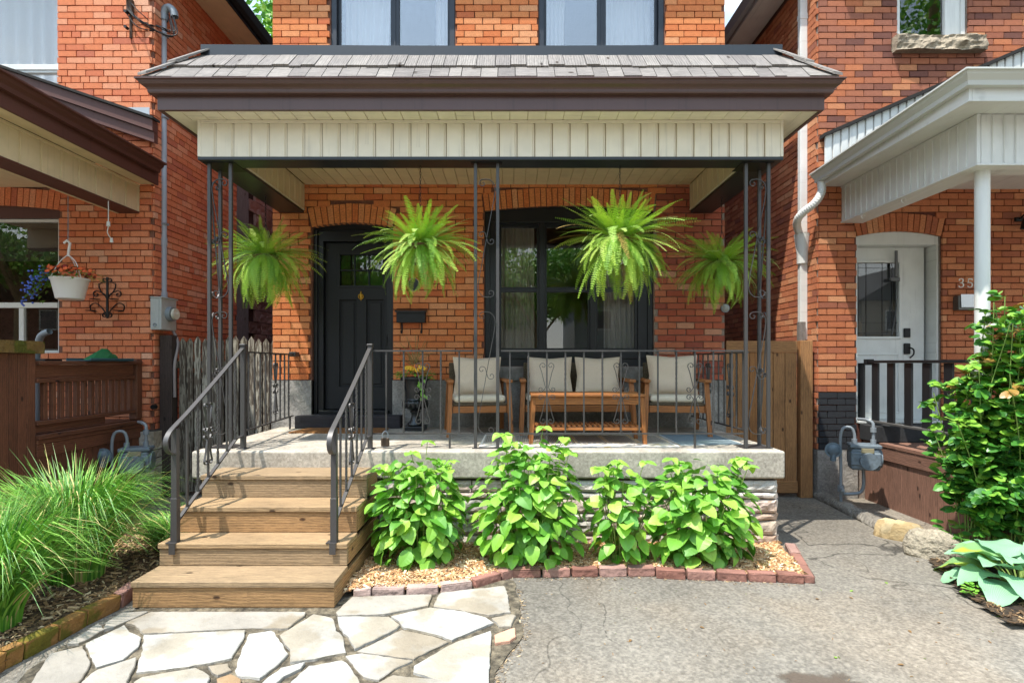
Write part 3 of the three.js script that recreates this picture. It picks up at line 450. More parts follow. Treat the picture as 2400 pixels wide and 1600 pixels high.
{
  const slab = part(porch, 'floor_slab', uvm(rbox(SX0, SX1, FLOOR - 0.24, FLOOR, -SD, FZ + 0.021, 0.02, 2)), M.concrete);
  // chipped front corner is left to the bump; wall of split stone below
  const sw = part(porch, 'stone_wall', uvm(box(SX0 + 0.06, SX1 - 0.06, -0.05, FLOOR - 0.241, FZ + 0.02, -SD - 0.09)), mat('#9d9488', { map: T.concrete, rough: 0.95 }));
  const rng = rngOf(33), sc = ['#e0d3c8', '#d6cbc0', '#e6dad2', '#d0b8aa', '#c8c1b8', '#d9c2b6'].map((c) => mat(c, { map: T.stone, bump: T.bumpN, bs: 0.012, rough: 0.95 }));
  const rough = (x0, x1, y0, y1, z, k, ax) => { const w = x1 - x0, h = y1 - y0, g = new THREE.BoxGeometry(w, h, 0.07, Math.max(3, Math.round(w / 0.03)), Math.max(3, Math.round(h / 0.025)), 1), p = g.attributes.position; for (let i = 0; i < p.count; i++) if (p.getZ(i) > 0) { const ex = Math.min(w / 2 - Math.abs(p.getX(i)), h / 2 - Math.abs(p.getY(i))); p.setZ(i, p.getZ(i) + Math.min(ex * 1.2, 0.014) + (fbm(p.getX(i) * 11 + k * 3.1, p.getY(i) * 17 + k * 1.7, 4) - 0.5) * 0.045); } const q = g.toNonIndexed(); q.computeVertexNormals(); if (ax) q.rotateY(Math.PI / 2); q.translate(...(ax ? [z, (y0 + y1) / 2, (x0 + x1) / 2] : [(x0 + x1) / 2, (y0 + y1) / 2, z])); return uvm(q); };
  let y = 0.02, row = 0, count = 0; const hs = [0.10, 0.12, 0.065, 0.125, 0.06, 0.105];
  while (y < FLOOR - 0.30) {
    const h = hs[row % 6]; let x = -1.16;
    while (x < SX1 - 0.06) { let l = 0.22 + rng() * 0.42; if (x + l > SX1 - 0.22) l = SX1 - 0.055 - x; const e = Math.min(x + l, SX1 - 0.055); part(sw, 'stone', rough(x + 0.005, e - 0.005, y + 0.005, y + h - 0.005, -SD - 0.075, ++count), sc[(rng() * 6) | 0]).position.set(0, 0, 0); x = e; }
    let z = -SD - 0.06; while (z > FZ + 0.2) { const l = 0.25 + rng() * 0.35, e = Math.max(z - l, FZ + 0.1); part(sw, 'stone', rough(e + 0.005, z - 0.005, y + 0.005, y + h - 0.005, SX1 - 0.075, ++count, true), sc[(rng() * 6) | 0]).position.set(0, 0, 0); z = e; }
    y += h; row++;
  }
  // beams clad in ribbed siding
  const bd = BD + 0.012, bz = -bd;
  part(porch, 'beam_core', [box(BX0 + 0.012, BX1 - 0.012, BY0 + 0.03, BY1, -BD - 0.20, -BD - 0.012), box(BX0 + 0.012, BX0 + 0.28, BY0 + 0.03, BY1, FZ + 0.02, -BD - 0.201), box(BX1 - 0.255, BX1 - 0.012, BY0 + 0.03, BY1, FZ + 0.02, -BD - 0.201)], mat('#8f7d62', { map: T.dirt, rough: 0.9 }));
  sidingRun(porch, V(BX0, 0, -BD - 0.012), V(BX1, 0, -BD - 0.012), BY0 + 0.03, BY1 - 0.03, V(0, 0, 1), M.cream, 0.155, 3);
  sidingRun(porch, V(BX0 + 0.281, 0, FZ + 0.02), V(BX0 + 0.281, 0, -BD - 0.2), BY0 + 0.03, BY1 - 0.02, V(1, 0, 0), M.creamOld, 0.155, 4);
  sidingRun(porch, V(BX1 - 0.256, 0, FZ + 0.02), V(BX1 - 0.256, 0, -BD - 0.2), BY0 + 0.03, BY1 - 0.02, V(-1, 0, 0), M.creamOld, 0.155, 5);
  part(porch, 'corner_trim', [rbox(BX0 - 0.006, BX0 + 0.02, BY0 + 0.031, BY1 - 0.001, -BD - 0.03, -BD + 0.004, 0.003), rbox(BX1 - 0.02, BX1 + 0.006, BY0 + 0.031, BY1 - 0.001, -BD - 0.03, -BD + 0.004, 0.003), rbox(BX0 + 0.021, BX1 - 0.021, BY1 - 0.028, BY1 - 0.001, -BD - 0.012, -BD + 0.006, 0.004), rbox(BX0 + 0.27, BX0 + 0.296, BY0 + 0.031, BY0 + 0.045, FZ + 0.02, -BD - 0.21, 0.003), rbox(BX1 - 0.272, BX1 - 0.246, BY0 + 0.031, BY0 + 0.045, FZ + 0.02, -BD - 0.21, 0.003)], M.cream);
  part(porch, 'beam_underside', [rbox(BX0 - 0.004, BX1 + 0.004, BY0, BY0 + 0.029, -BD - 0.205, -BD + 0.006, 0.004), rbox(BX0 - 0.004, BX0 + 0.285, BY0 + 0.001, BY0 + 0.028, FZ + 0.02, -BD - 0.206, 0.003), rbox(BX1 - 0.26, BX1 + 0.004, BY0 + 0.001, BY0 + 0.028, FZ + 0.02, -BD - 0.206, 0.003)], mat('#23262b', { rough: 0.4 }));
  // ceiling and soffit of V-jointed strips
  const strips = (x0, x1, z0, z1, yy, w, m, seed, name, cut) => { const n = Math.round((x1 - x0) / w); for (let i = 0; i < n; i++) { const a = lerp(x0, x1, i / n), b = lerp(x0, x1, (i + 1) / n); part(porch, name, uvm(loft([V(a, yy + 0.012, z0), V(a, yy + 0.010, z0), V(a + 0.008, yy, z0), V(b - 0.001, yy, z0), V(b - 0.001, yy + 0.012, z0)], [V(a, yy + 0.012, z1), V(a, yy + 0.010, z1), V(a + 0.008, yy, z1), V(b - 0.001, yy, z1), V(b - 0.001, yy + 0.012, z1)]), 'z', [i * 0.37, seed]), m); } };
  strips(BX0 + 0.296, BX1 - 0.272, FZ + 0.021, -BD - 0.206, BY1 - 0.016, 0.13, M.creamOld, 1, 'ceiling_board');
  const fxl = -2.985, fxr = 2.63, fd = 4.663;
  strips(fxl + 0.004, fxr - 0.004, -BD - 0.01, -fd - 0.004, BY1, 0.155, M.cream, 2, 'soffit_board');
  for (const [a, b] of [[fxl + 0.004, BX0 + 0.02], [BX1 - 0.02, fxr - 0.004]]) part(porch, 'side_soffit', uvm(box(a, b, BY1 + 0.001, BY1 + 0.012, FZ + 0.02, -BD - 0.011)), M.cream);
  // fascia, ogee gutter with mitred returns
  part(porch, 'fascia', [rbox(fxl, fxr, BY1 - 0.012, 3.93, -fd - 0.03, -fd, 0.004), rbox(fxl, fxl + 0.03, BY1 - 0.012, 3.93, FZ + 0.02, -fd - 0.031, 0.004), rbox(fxr - 0.03, fxr, BY1 - 0.012, 3.93, FZ + 0.02, -fd - 0.031, 0.004)].map((g) => uvm(g)), M.brown);
  const prof = [[0.0, 3.862], [0.045, 3.862], [0.05, 3.872], [0.052, 3.892], [0.062, 3.905], [0.088, 3.92], [0.100, 3.938], [0.102, 3.948], [0.118, 3.952], [0.118, 3.962], [0.094, 3.962], [0.094, 3.945], [0.0, 3.93]];
  const gut = (fn1, fn2) => loft(prof.map(fn1), prof.map(fn2));
  part(porch, 'gutter', [gut(([o, y]) => V(fxl - o, y, -fd + o), ([o, y]) => V(fxr + o, y, -fd + o)), gut(([o, y]) => V(fxl - o, y, FZ + 0.02), ([o, y]) => V(fxl - o, y, -fd + o - 0.0006)), gut(([o, y]) => V(fxr + o, y, FZ + 0.02), ([o, y]) => V(fxr + o, y, -fd + o - 0.0006))].map((g) => uvm(g)), M.brown);
  // steep skirt of cedar shakes, metal edge above, flat deck behind
  const ex0 = -3.06, ex1 = 2.70, ed = 4.57, ey = 3.962, run = 0.345, rise = 0.385, deck = part(porch, 'roof', [loft([V(ex0, ey - 0.02, -ed), V(ex1, ey - 0.02, -ed), V(ex1, ey - 0.02, FZ + 0.02), V(ex0, ey - 0.02, FZ + 0.02)], [V(ex0 + run, ey + rise - 0.02, -ed - run), V(ex1 - run, ey + rise - 0.02, -ed - run), V(ex1 - run, ey + rise - 0.02, FZ + 0.02), V(ex0 + run, ey + rise - 0.02, FZ + 0.02)])], M.roofing);
  const shake = (a, b, t0, t1, th, lift, m, side) => { // a..b along the eave, t0..t1 up the slope
    const q = (s, t, o) => { const k = side === 0 ? V(s, ey + t * rise, -ed - t * run) : side < 0 ? V(ex0 + t * run, ey + t * rise, -s) : V(ex1 - t * run, ey + t * rise, -s); return k.add(side === 0 ? V(0, o * 0.667, o * 0.745) : V(side * o * 0.745, o * 0.667, 0)); };
    const A = [q(a[0], t0, 0), q(b[0], t0, 0), q(b[0], t0, th + lift), q(a[0], t0, th + lift)], B = [q(a[1], t1, -0.004), q(b[1], t1, -0.004), q(b[1], t1, lift * 0.3 + 0.006), q(a[1], t1, lift * 0.3 + 0.006)]; return part(deck, 'shingle', uvm(loft(A, B), 'z', [rng() * 4, rng() * 4]), m);
  };
  for (const [t0, t1, th] of [[0.0, 0.5, 0.012], [0.40, 1.0, 0.024]]) {
    let x = ex0 + t0 * run; const X1 = ex1 - t0 * run;
    while (x < X1 - 0.02) { let w = 0.09 + rng() * 0.10; if (x + w > X1 - 0.06) w = X1 - x; const lim = (s, t) => clamp(s, ex0 + t * run, ex1 - t * run); shake([x + 0.003, lim(x + 0.003, t1)], [x + w - 0.003, lim(x + w - 0.003, t1)], t0 + (rng() - 0.5) * 0.05, t1, th, rng() * 0.007, shakes[(rng() * 5) | 0], 0); x += w; }
    for (const sd of [-1, 1]) { let s = ed + t0 * run + 0.05; while (s < 6.5) { const w = 0.1 + rng() * 0.1; shake([s, Math.max(s, ed + t1 * run)], [s + w - 0.006, Math.max(s + w - 0.006, ed + t1 * run)], t0, t1, th, rng() * 0.006, shakes[(rng() * 5) | 0], sd); s += w; } }
  }
  for (const sd of [-1, 1]) for (const [t0, t1] of [[-0.02, 0.62], [0.42, 0.98]]) { const c = (t, u) => { const bx = sd < 0 ? ex0 + t * run : ex1 - t * run; return V(bx + u * 0.07 * -sd, ey + t * rise + 0.03 - Math.abs(u) * 0.0 + (t0 > 0.1 ? 0.012 : 0), -ed - t * run + u * 0.02); }; const A = [c(t0, -0.3), c(t0, 0.9), c(t0, 0.9).add(V(0, 0.024, 0)), c(t0, -0.3).add(V(0, 0.024, 0))], B = [c(t1, -0.3), c(t1, 0.9), c(t1, 0.9).add(V(0, 0.014, 0)), c(t1, -0.3).add(V(0, 0.014, 0))]; part(deck, 'ridge_shake', uvm(loft(A, B), 'z', [rng(), rng()]), M.shakeC); }
  const ty = ey + rise, mt = mat('#2b323c', { rough: 0.45, map: T.dirt }); const xl = ex0 + run - 0.03, xr = ex1 - run + 0.03, zt = -ed - run; // metal edge sags in the middle
  const pts = []; for (let i = 0; i <= 24; i++) { const t = i / 24, s = Math.sin(t * Math.PI); pts.push([lerp(xl, xr, t), ty - 0.02 - s * 0.045, ty + 0.075 - s * 0.012]); }
  part(porch, 'metal_edge', pts.slice(1).map((q, i) => { const p = pts[i], S = (r) => [V(r[0], r[1], zt + 0.03), V(r[0], r[2], zt + 0.03), V(r[0], r[2], zt - 0.05), V(r[0], r[1], zt - 0.05)]; return uvm(loft(S(p), S(q), i === 0 || i === 23)); }), mt);
  part(porch, 'roof_deck', uvm(box(xl, xr, ty - 0.03, ty + 0.02, FZ + 0.02, zt - 0.051)), M.roofing);
}

// ---------------------------------------------------------------- wooden steps
{
  const st = thing('wooden_steps', 'four weathered cedar plank steps leading up to the porch floor', 'steps', [-1.83, 0, -4.2]), x0 = -2.497, x1 = -1.161, rng = rngOf(12);
  const d = [3.624, 3.902, 4.145, 4.437, 4.789], h = [0.184, 0.345, 0.538, 0.716], ms = [M.steps, M.stepsC, M.steps, M.stepsB];
  for (let i = 0; i < 4; i++) {
    const lo = i ? h[i - 1] : 0.012;
    part(st, 'tread', uvm(rbox(x0, x1, h[i] - 0.038, h[i], -(d[i + 1] + (i < 3 ? 0.02 : -0.002)), -d[i], 0.006, 2), 'x', [rng() * 3, rng() * 3]), ms[(i + 1) % 3]);
    part(st, 'riser', uvm(rbox(x0 + 0.006, x1 - 0.004, lo + (i ? 0.002 : 0), h[i] - 0.041, -d[i] - 0.05, -d[i] - 0.012, 0.004), 'x', [rng() * 3, rng() * 3]), ms[(i * 2 + 3) % 4]);
    part(st, 'side_board', uvm(rbox(x1 - 0.032, x1 - 0.002, lo + 0.003, h[i] - 0.04, -4.788, -d[i] - 0.052, 0.004), 'z', [rng() * 3, rng() * 3]), M.stepsB);
    part(st, 'side_board', uvm(rbox(x0 + 0.004, x0 + 0.03, lo + 0.003, h[i] - 0.04, -4.788, -d[i] - 0.052, 0.004), 'z', [rng() * 3, rng() * 3]), M.stepsB);
  }
}

// ---------------------------------------------------------------- wrought iron
const spiral = (cx, cy, r0, turns, a0, dir, n = 22) => { const o = []; for (let i = 0; i <= n; i++) { const t = i / n, a = a0 + dir * turns * 6.283 * t, r = r0 * (1 - 0.78 * t); o.push([cx + Math.cos(a) * r, cy + Math.sin(a) * r]); } return o; };
// four mirrored C-scrolls round a baluster at (0,0), in its own plane
function scrollShape(H) {
  const k = H / 0.56, lim = [];
  for (const sx of [-1, 1]) for (const sy of [-1, 1]) {
    const a = spiral(0.034, 0.245, 0.030, 1.05, -0.2, 1).reverse(), mid = [[0.046, 0.19], [0.030, 0.12], [0.012, 0.05]], b = spiral(0.052, 0.036, 0.026, 1.1, -2.2, 1);
    lim.push([...a, ...mid, ...b.slice(1)].map(([x, y]) => [sx * x * k, sy * y * k]));
  }
  return lim;
}
const scrollGeo = (o, ux, H, w = 0.012, t = 0.0055) => scrollShape(H).map((c) => strip(c.map(([x, y]) => o.clone().addScaledVector(ux, x).add(V(0, y, 0))), w, t, V(0, 1, 0).cross(ux).normalize()));
function railRun(t, A, B, yb, yt, kinds, feet = []) {              // level railing with balusters between A and B
  part(t, 'top_rail', bar(V(A.x, yt, A.z), V(B.x, yt, B.z), 0.030, 0.014), M.iron); part(t, 'bottom_rail', bar(V(A.x, yb, A.z), V(B.x, yb, B.z), 0.024, 0.012), M.iron);
  const ux = B.clone().sub(A).setY(0).normalize();
  kinds.forEach(([f, k]) => { const p = A.clone().lerp(B, f); const g = k === 't' ? twist(p.x, yb + 0.006, yt - 0.006, p.z, 0.0135, 7) : box(p.x - 0.0065, p.x + 0.0065, yb + 0.006, yt - 0.006, p.z - 0.0065, p.z + 0.0065); const m = part(t, 'baluster', g, M.iron); if (k === 's') { const s = part(m, 'scroll', scrollGeo(V(p.x, (yb + yt) / 2 - 0.01, p.z), ux, 0.56), M.iron); s.position.set(0, 0, 0); } });
  for (const f of feet) { const p = A.clone().lerp(B, f); part(t, 'foot', box(p.x - 0.009, p.x + 0.009, FLOOR, yb - 0.006, p.z - 0.009, p.z + 0.009), M.iron); }
}
const RD = 4.95, railT = 1.724, railB = 0.985;
{
  const pos = (px) => PX(px, RD), rel = (a, b, px) => (pos(px) - a) / (b - a);
  let a = pos(870), b = pos(1107); const r1 = thing('porch_railing', 'short iron railing between the stair handrail post and the middle porch column', 'railing', [a, FLOOR, -RD], 'iron porch railings');
  railRun(r1, V(a, 0, -RD), V(b, 0, -RD), railB, railT, [[905, 'p'], [946, 't'], [990.5, 's'], [1033, 't'], [1076, 'p']].map(([p, k]) => [rel(a, b, p), k]), [rel(a, b, 1054)]);
  a = pos(1174); b = pos(1742); const r2 = thing('porch_railing', 'long iron railing with heart scrolls in front of the porch sofa', 'railing', [a, FLOOR, -RD], 'iron porch railings');
  const ks = 'ptstptstptstp'; railRun(r2, V(a, 0, -RD), V(b, 0, -RD), railB, railT, [...ks].map((k, i) => [rel(a, b, 1195 + i * 43.4), k]), [rel(a, b, 1281), rel(a, b, 1629)]);
  const r3 = thing('porch_railing', 'iron side railing running from the stair top to the brick beside the front door', 'railing', [-2.45, FLOOR, -5.7], 'iron porch railings');
  railRun(r3, V(-2.42, 0, -4.97), V(-2.565, 0, -6.48), 1.0, 1.715, [...'tptptstpt'].map((k, i) => [0.1 + i * 0.1, k]), [0.93]);
  part(r3, 'wall_bracket', rbox(-2.61, -2.53, 1.69, 1.745, -6.598, -6.47, 0.008), M.iron);
  const r4 = thing('porch_railing', 'iron side railing at the end of the porch next to the wooden gate', 'railing', [2.2, FLOOR, -5.7], 'iron porch railings');
  railRun(r4, V(2.19, 0, -5.16), V(2.14, 0, -6.58), railB, 1.715, [...'ptstptstpt'].map((k, i) => [0.06 + i * 0.1, k]), [0.9]);
}
function column(label, posts, ux, at) {                             // posts of square tube with long S-scrolls between
  const c = thing('porch_column', label, 'column', [at.x, FLOOR, at.z], 'iron porch columns');
  for (const p of posts) part(c, 'post', rbox(p.x - 0.0145, p.x + 0.0145, FLOOR + 0.004, BY0 - 0.006, p.z - 0.0145, p.z + 0.0145, 0.003), M.iron);
  const xs = posts.map((p) => p.x), zs = posts.map((p) => p.z); part(c, 'base_plate', box(Math.min(...xs) - 0.03, Math.max(...xs) + 0.03, FLOOR, FLOOR + 0.004, Math.min(...zs) - 0.03, Math.max(...zs) + 0.03), M.iron); part(c, 'top_plate', box(Math.min(...xs) - 0.04, Math.max(...xs) + 0.04, BY0 - 0.006, BY0 - 0.0005, Math.min(...zs) - 0.03, Math.max(...zs) + 0.03), M.ironDark);
  const scr = (A, B, flip) => {
    const dir = B.clone().sub(A).setY(0), w = dir.length() - 0.03; dir.normalize(); const mid = A.clone().lerp(B, 0.5), n = V(0, 1, 0).cross(dir).normalize(), h = w / 2, H = BY0 - FLOOR;
    for (const [y0, y1] of [[FLOOR + 0.10, FLOOR + H * 0.5 - 0.03], [FLOOR + H * 0.5 + 0.05, BY0 - 0.12]]) {
      const f = flip ? -1 : 1, top = spiral(-h * 0.42 * f, y1 - h * 0.75, h * 0.42, 1.0, Math.PI / 2, f).reverse(), bot = spiral(h * 0.42 * f, y0 + h * 0.75, h * 0.42, 1.0, -Math.PI / 2, f);
      const path = [...top, [h * 0.35 * f, y1 - h * 0.36], [h * 0.82 * f, y1 - h * 0.9], [h * 0.9 * f, y1 - h * 1.6], ...[0.2, 0.4, 0.6, 0.8].map((t) => [lerp(h * 0.85, -h * 0.85, t) * f, lerp(y1 - h * 2, y0 + h * 2, t)]), [-h * 0.9 * f, y0 + h * 1.6], [-h * 0.82 * f, y0 + h * 0.9], [-h * 0.35 * f, y0 + h * 0.36], ...bot];
      const ym = (y0 + y1) / 2, mid2 = [...spiral(-h * 0.5 * f, ym + h * 0.35, h * 0.40, 1.0, 0.3, f).reverse(), [-h * 0.02 * f, ym + h * 0.05], ...spiral(h * 0.5 * f, ym - h * 0.3, h * 0.40, 1.0, Math.PI + 0.3, f)];
      const cv = (q) => q.map(([x, y]) => mid.clone().addScaledVector(dir, x).setY(y));
      const smooth = new THREE.CatmullRomCurve3(cv(path), false, 'centripetal').getPoints(110); part(c, 'scroll', strip(smooth, 0.013, 0.0055, n), M.iron); part(c, 'scroll', strip(cv(mid2), 0.013, 0.0055, n), M.iron);
    }
  };
  for (let i = 0; i + 1 < posts.length; i++) scr(posts[i], posts[i + 1], i > 0);
}
{
  const p = (px, d) => V(PX(px, d), 0, -d);
  column('iron corner column at the stair end of the porch, beside the alley fence', [p(540.5, RD), p(490.5, RD), p(516, RD + 0.19)], null, p(515, RD));
  column('narrow iron column between the two lengths of front porch railing', [p(1114.5, RD), p(1166.5, RD)], null, p(1140, RD));
  column('iron corner column at the gate end of the porch', [p(1748.4, RD), p(1801.4, RD), p(1780, RD + 0.18)], null, p(1775, RD));
}
for (const [x, label] of [[-2.391, 'iron stair handrail on the grass side of the wooden steps'], [-1.262, 'iron stair handrail on the shrub side of the wooden steps']]) {
  const t = thing('stair_handrail', label, 'handrail', [x, 0.345, -4.4], 'iron stair handrails'), z0 = -3.935, z1 = -4.93, yA = 1.165, yB = 1.742, q = (y, z) => V(x, y, z), at = (z) => lerp(yA, yB, (z - z0) / (z1 - z0)), lo = (z) => lerp(0.475, 1.03, (z - z0) / (z1 - z0));
  part(t, 'post', [rbox(x - 0.02, x + 0.02, 0.346, 1.15, z0 - 0.02, z0 + 0.02, 0.003), rbox(x - 0.023, x + 0.023, 0.346, 0.66, z0 - 0.023, z0 + 0.023, 0.003)], M.iron);
  part(t, 'post', [rbox(x - 0.02, x + 0.02, FLOOR + 0.001, 1.765, z1 - 0.02, z1 + 0.02, 0.003), rbox(x - 0.026, x + 0.026, 1.7651, 1.785, z1 - 0.026, z1 + 0.026, 0.006), rbox(x - 0.045, x + 0.045, FLOOR + 0.0005, FLOOR + 0.006, z1 - 0.04, z1 + 0.04, 0.002)], M.iron);
  part(t, 'foot_bracket', [box(x - 0.05, x + 0.025, 0.3455, 0.3505, z0 - 0.03, -3.8975), box(x - 0.022, x + 0.022, 0.27, 0.3504, -3.8974, -3.892)], M.iron);
  const cap = [q(at(z1) + 0.0, z1 + 0.02), q(at(-4.5), -4.5), q(at(-4.05), -4.05), q(at(-3.96), -3.95), q(1.125, -3.86), q(1.07, -3.825), q(1.02, -3.835), q(0.985, -3.875), q(0.975, -3.915)];
  part(t, 'hand_grip', strip(new THREE.CatmullRomCurve3(cap, false, 'centripetal').getPoints(60), 0.034, 0.011, V(1, 0, 0)), M.iron);
  part(t, 'bottom_rail', bar(q(lo(z0 - 0.02), z0 - 0.02), q(lo(z1 + 0.12), z1 + 0.12), 0.026, 0.013), M.iron); part(t, 'bottom_rail', bar(q(lo(z1 + 0.12), z1 + 0.12), q(lo(z1 + 0.12) + 0.005, z1 + 0.02), 0.026, 0.013), M.iron);
  [...'ptstpt'].forEach((k, i) => { const z = lerp(z0, z1, (i + 1) / 7), y0 = lo(z), y1 = at(z); const m = part(t, 'baluster', k === 't' ? twist(x, y0, y1, z, 0.0145, 7) : box(x - 0.007, x + 0.007, y0, y1, z - 0.007, z + 0.007), M.iron); if (k === 's') part(m, 'scroll', scrollGeo(V(x, (y0 + y1) / 2, z), V(0, 0, -1), 0.50, 0.014, 0.0045), M.iron).position.set(0, 0, 0); });
}
// ---------------------------------------------------------------- house on the left
const LX = -4.287, LX0 = -7.6;
const leftTones = [['#ee9266', 3], ['#e88658', 3], ['#f1a078', 2], ['#df7c54', 1.5], ['#d07454', 0.7], ['#f0b08e', 0.5]];
const lh = thing('brick_house', 'orange brick house with hanging flower basket and brown porch trim, beside the ornamental grass', 'house', [-6, 0, FZ]);
{
  const lw = { cx: -6.35, hw: 0.94, y0: 1.70, sp: 3.44, rise: 0.06 }, uw = { x0: -7.1, x1: -5.428, y0: 4.75, y1: 6.5 };
  const wall = part(lh, 'front_wall', wallBody(LX0, LX, 0, 6.9, [[lw.cx, lw.hw, lw.y0, lw.sp, lw.rise], [(uw.x0 + uw.x1) / 2, (uw.x1 - uw.x0) / 2, uw.y0, uw.y1, 0]], FZ - 0.012), M.mortarDark);
  const g1 = archGap(lw.cx, lw.hw, lw.y0, lw.sp, lw.rise, 0.235);
  brickWall(wall, { face: 'front', plane: FZ, u0: LX0, u1: LX, v0: 0.82, v1: 6.88, gaps: (v) => [...g1(v), ...(v > uw.y0 && v < uw.y1 ? [[uw.x0, uw.x1]] : [])], tones: leftTones, max: 300, seed: 41, header: 7, hidden: (u, v) => u < -6.15 || (u < -4.5 && (v < 1.6 || (v > 3.55 && v < 4.7 - (u + 4.3) * 0.3))) });
  archBricks(wall, lw.cx, lw.hw, lw.sp, lw.rise, FZ - 0.006, 26, 0.22, leftTones, 45);
  const sw = part(lh, 'side_wall', uvm(box(LX - 0.24, LX - 0.012, 0, 6.9, -8.62, FZ - 0.253)), M.mortarDark);
  brickWall(sw, { face: 'right', plane: LX, u0: -8.6, u1: FZ, v0: 0.82, v1: 6.6, tones: leftTones, max: 300, seed: 43, header: 7, hidden: (u, v) => v < 1.5 });
  part(lh, 'rear_wall', [box(LX0, LX0 + 0.2, 0, 6.9, -16, FZ - 0.253), box(LX0 + 0.2, LX - 0.25, 0, 6.9, -16, -15.8)], M.mortarDark);
  part(lh, 'interior_floor', [box(LX0 + 0.2, LX - 0.25, 0.95, 1.05, -15.7, FZ - 0.26), box(LX0 + 0.2, LX - 0.25, 4.0, 4.3, -15.7, FZ - 0.26), box(LX0 + 0.21, LX - 0.26, 1.06, 6.8, FZ - 3.1, FZ - 3)], M.room);
  // side eave: soffit, fascia, gutter
  const ey = 6.5, ex = -3.83; part(lh, 'roof', [loft([V(LX0 - 0.4, ey + 0.16, FZ + 0.1), V(ex, ey + 0.16, FZ + 0.1), V(ex, ey + 0.16, -16.3), V(LX0 - 0.4, ey + 0.16, -16.3)], [V(-6, 8.4, FZ + 0.08), V(-5.9, 8.4, FZ + 0.08), V(-5.9, 8.4, -16), V(-6, 8.4, -16)])], M.roofing);
  part(lh, 'soffit', uvm(box(LX, ex, ey, ey + 0.012, -16, FZ + 0.05)), M.creamOld); part(lh, 'gutter', [rbox(ex - 0.01, ex + 0.012, ey - 0.03, ey + 0.15, -16, FZ + 0.06, 0.004), loft([V(ex + 0.0125, ey + 0.03, FZ + 0.06), V(ex + 0.08, ey + 0.05, FZ + 0.06), V(ex + 0.12, ey + 0.14, FZ + 0.06), V(ex + 0.0125, ey + 0.14, FZ + 0.06)], [V(ex + 0.0125, ey + 0.03, -16), V(ex + 0.08, ey + 0.05, -16), V(ex + 0.12, ey + 0.14, -16), V(ex + 0.0125, ey + 0.14, -16)])], M.ironDark);
  // ground floor window
  const z = FZ - 0.1, wg = new THREE.ExtrudeGeometry((() => { const s = openingPath(lw.cx, lw.hw - 0.003, lw.y0, lw.sp, lw.rise, THREE.Shape); s.holes.push(openingPath(lw.cx, lw.hw - 0.035, lw.y0 + 0.03, fy(509), 0)); return s; })(), { depth: 0.08, bevelEnabled: false }); wg.translate(0, 0, z - 0.02);
  const w = part(lh, 'window', norm(wg), M.brownOld); const x0 = lw.cx - lw.hw + 0.036, x1 = lw.cx + lw.hw - 0.036, yr = fy(713);
  part(w, 'frame', [...ring4(x0, x1, lw.y0 + 0.031, fy(509.5), z - 0.01, z + 0.03, 0.035), rbox(x0 + 0.036, x1 - 0.036, yr - 0.035, yr + 0.03, z - 0.012, z + 0.035, 0.005), rbox(fx(36) - 0.03, fx(36) + 0.03, lw.y0 + 0.07, yr - 0.036, z - 0.01, z + 0.028, 0.005)], M.white);
  part(w, 'pane', box(x0 + 0.03, x1 - 0.03, yr + 0.02, fy(512), z, z + 0.004), M.glass); part(w, 'pane', box(x0 + 0.03, fx(36) - 0.025, lw.y0 + 0.06, yr - 0.03, z, z + 0.004), M.glass); part(w, 'pane', box(fx(36) + 0.025, x1 - 0.03, lw.y0 + 0.06, yr - 0.03, z, z + 0.004), M.glass);
  part(w, 'roller_blind', box(x0 + 0.04, x1 - 0.04, fy(606), fy(513), z - 0.06, z - 0.055), mat('#3a3530', { map: T.fabric, rough: 1 }));
  // upper window
  const u = part(lh, 'upper_window', [...ring4(uw.x0 + 0.003, uw.x1 - 0.003, uw.y0, uw.y1, z - 0.02, z + 0.06, 0.03), rbox(uw.x0 + 0.034, uw.x1 - 0.034, fy(158), fy(145), z - 0.02, z + 0.05, 0.005), rbox(fx(27), fx(34), uw.y0 + 0.031, fy(158.5), z - 0.01, z + 0.04, 0.004), rbox(fx(34.5), uw.x1 - 0.034, fy(164), fy(158.5), z - 0.01, z + 0.04, 0.003)], M.white);
  part(u, 'pane', box(uw.x0 + 0.03, uw.x1 - 0.03, uw.y0 + 0.03, uw.y1 - 0.03, z, z + 0.004), M.glass);
  // split-stone footing at the corner
  const rng = rngOf(51), st = mat('#c4bcb0', { map: T.stone, bump: T.bumpN, bs: 0.015, rough: 1 }); let y = 0.0;
  const ft = part(lh, 'stone_footing', uvm(box(-4.42, LX + 0.05, -0.05, 0.815, FZ - 0.4, FZ + 0.05)), mat('#6b645c', { map: T.concrete, rough: 1 }));
  for (const h of [0.2, 0.19, 0.1, 0.1, 0.22]) { const g = new THREE.BoxGeometry(0.22, h - 0.012, 0.5, 6, 5, 10), p = g.attributes.position; for (let i = 0; i < p.count; i++) { const n = fbm(p.getX(i) * 14 + y * 20, p.getY(i) * 16 + p.getZ(i) * 12, 3) - 0.5; p.setX(i, p.getX(i) * (1 + n * 0.16)); p.setZ(i, p.getZ(i) * (1 + n * 0.08)); } g.translate(-4.33, y + h / 2, FZ - 0.16); const q = g.toNonIndexed(); q.computeVertexNormals(); part(ft, 'stone', uvm(q), st).position.set(0, 0, 0); y += h; }
  part(lh, 'flashing_sheet', box(fx(288), fx(352), fy(278), fy(253), FZ + 0.012, FZ + 0.02), mat('#a8adb2', { rough: 0.5 }));
}
solo('curtain', 'white net curtain in the upstairs window of the left orange brick house', 'curtain', curtainGeo(-7.0, -5.47, 4.7, 6.45, FZ - 0.3, 9, 0.02, 4.4), M.sheer);
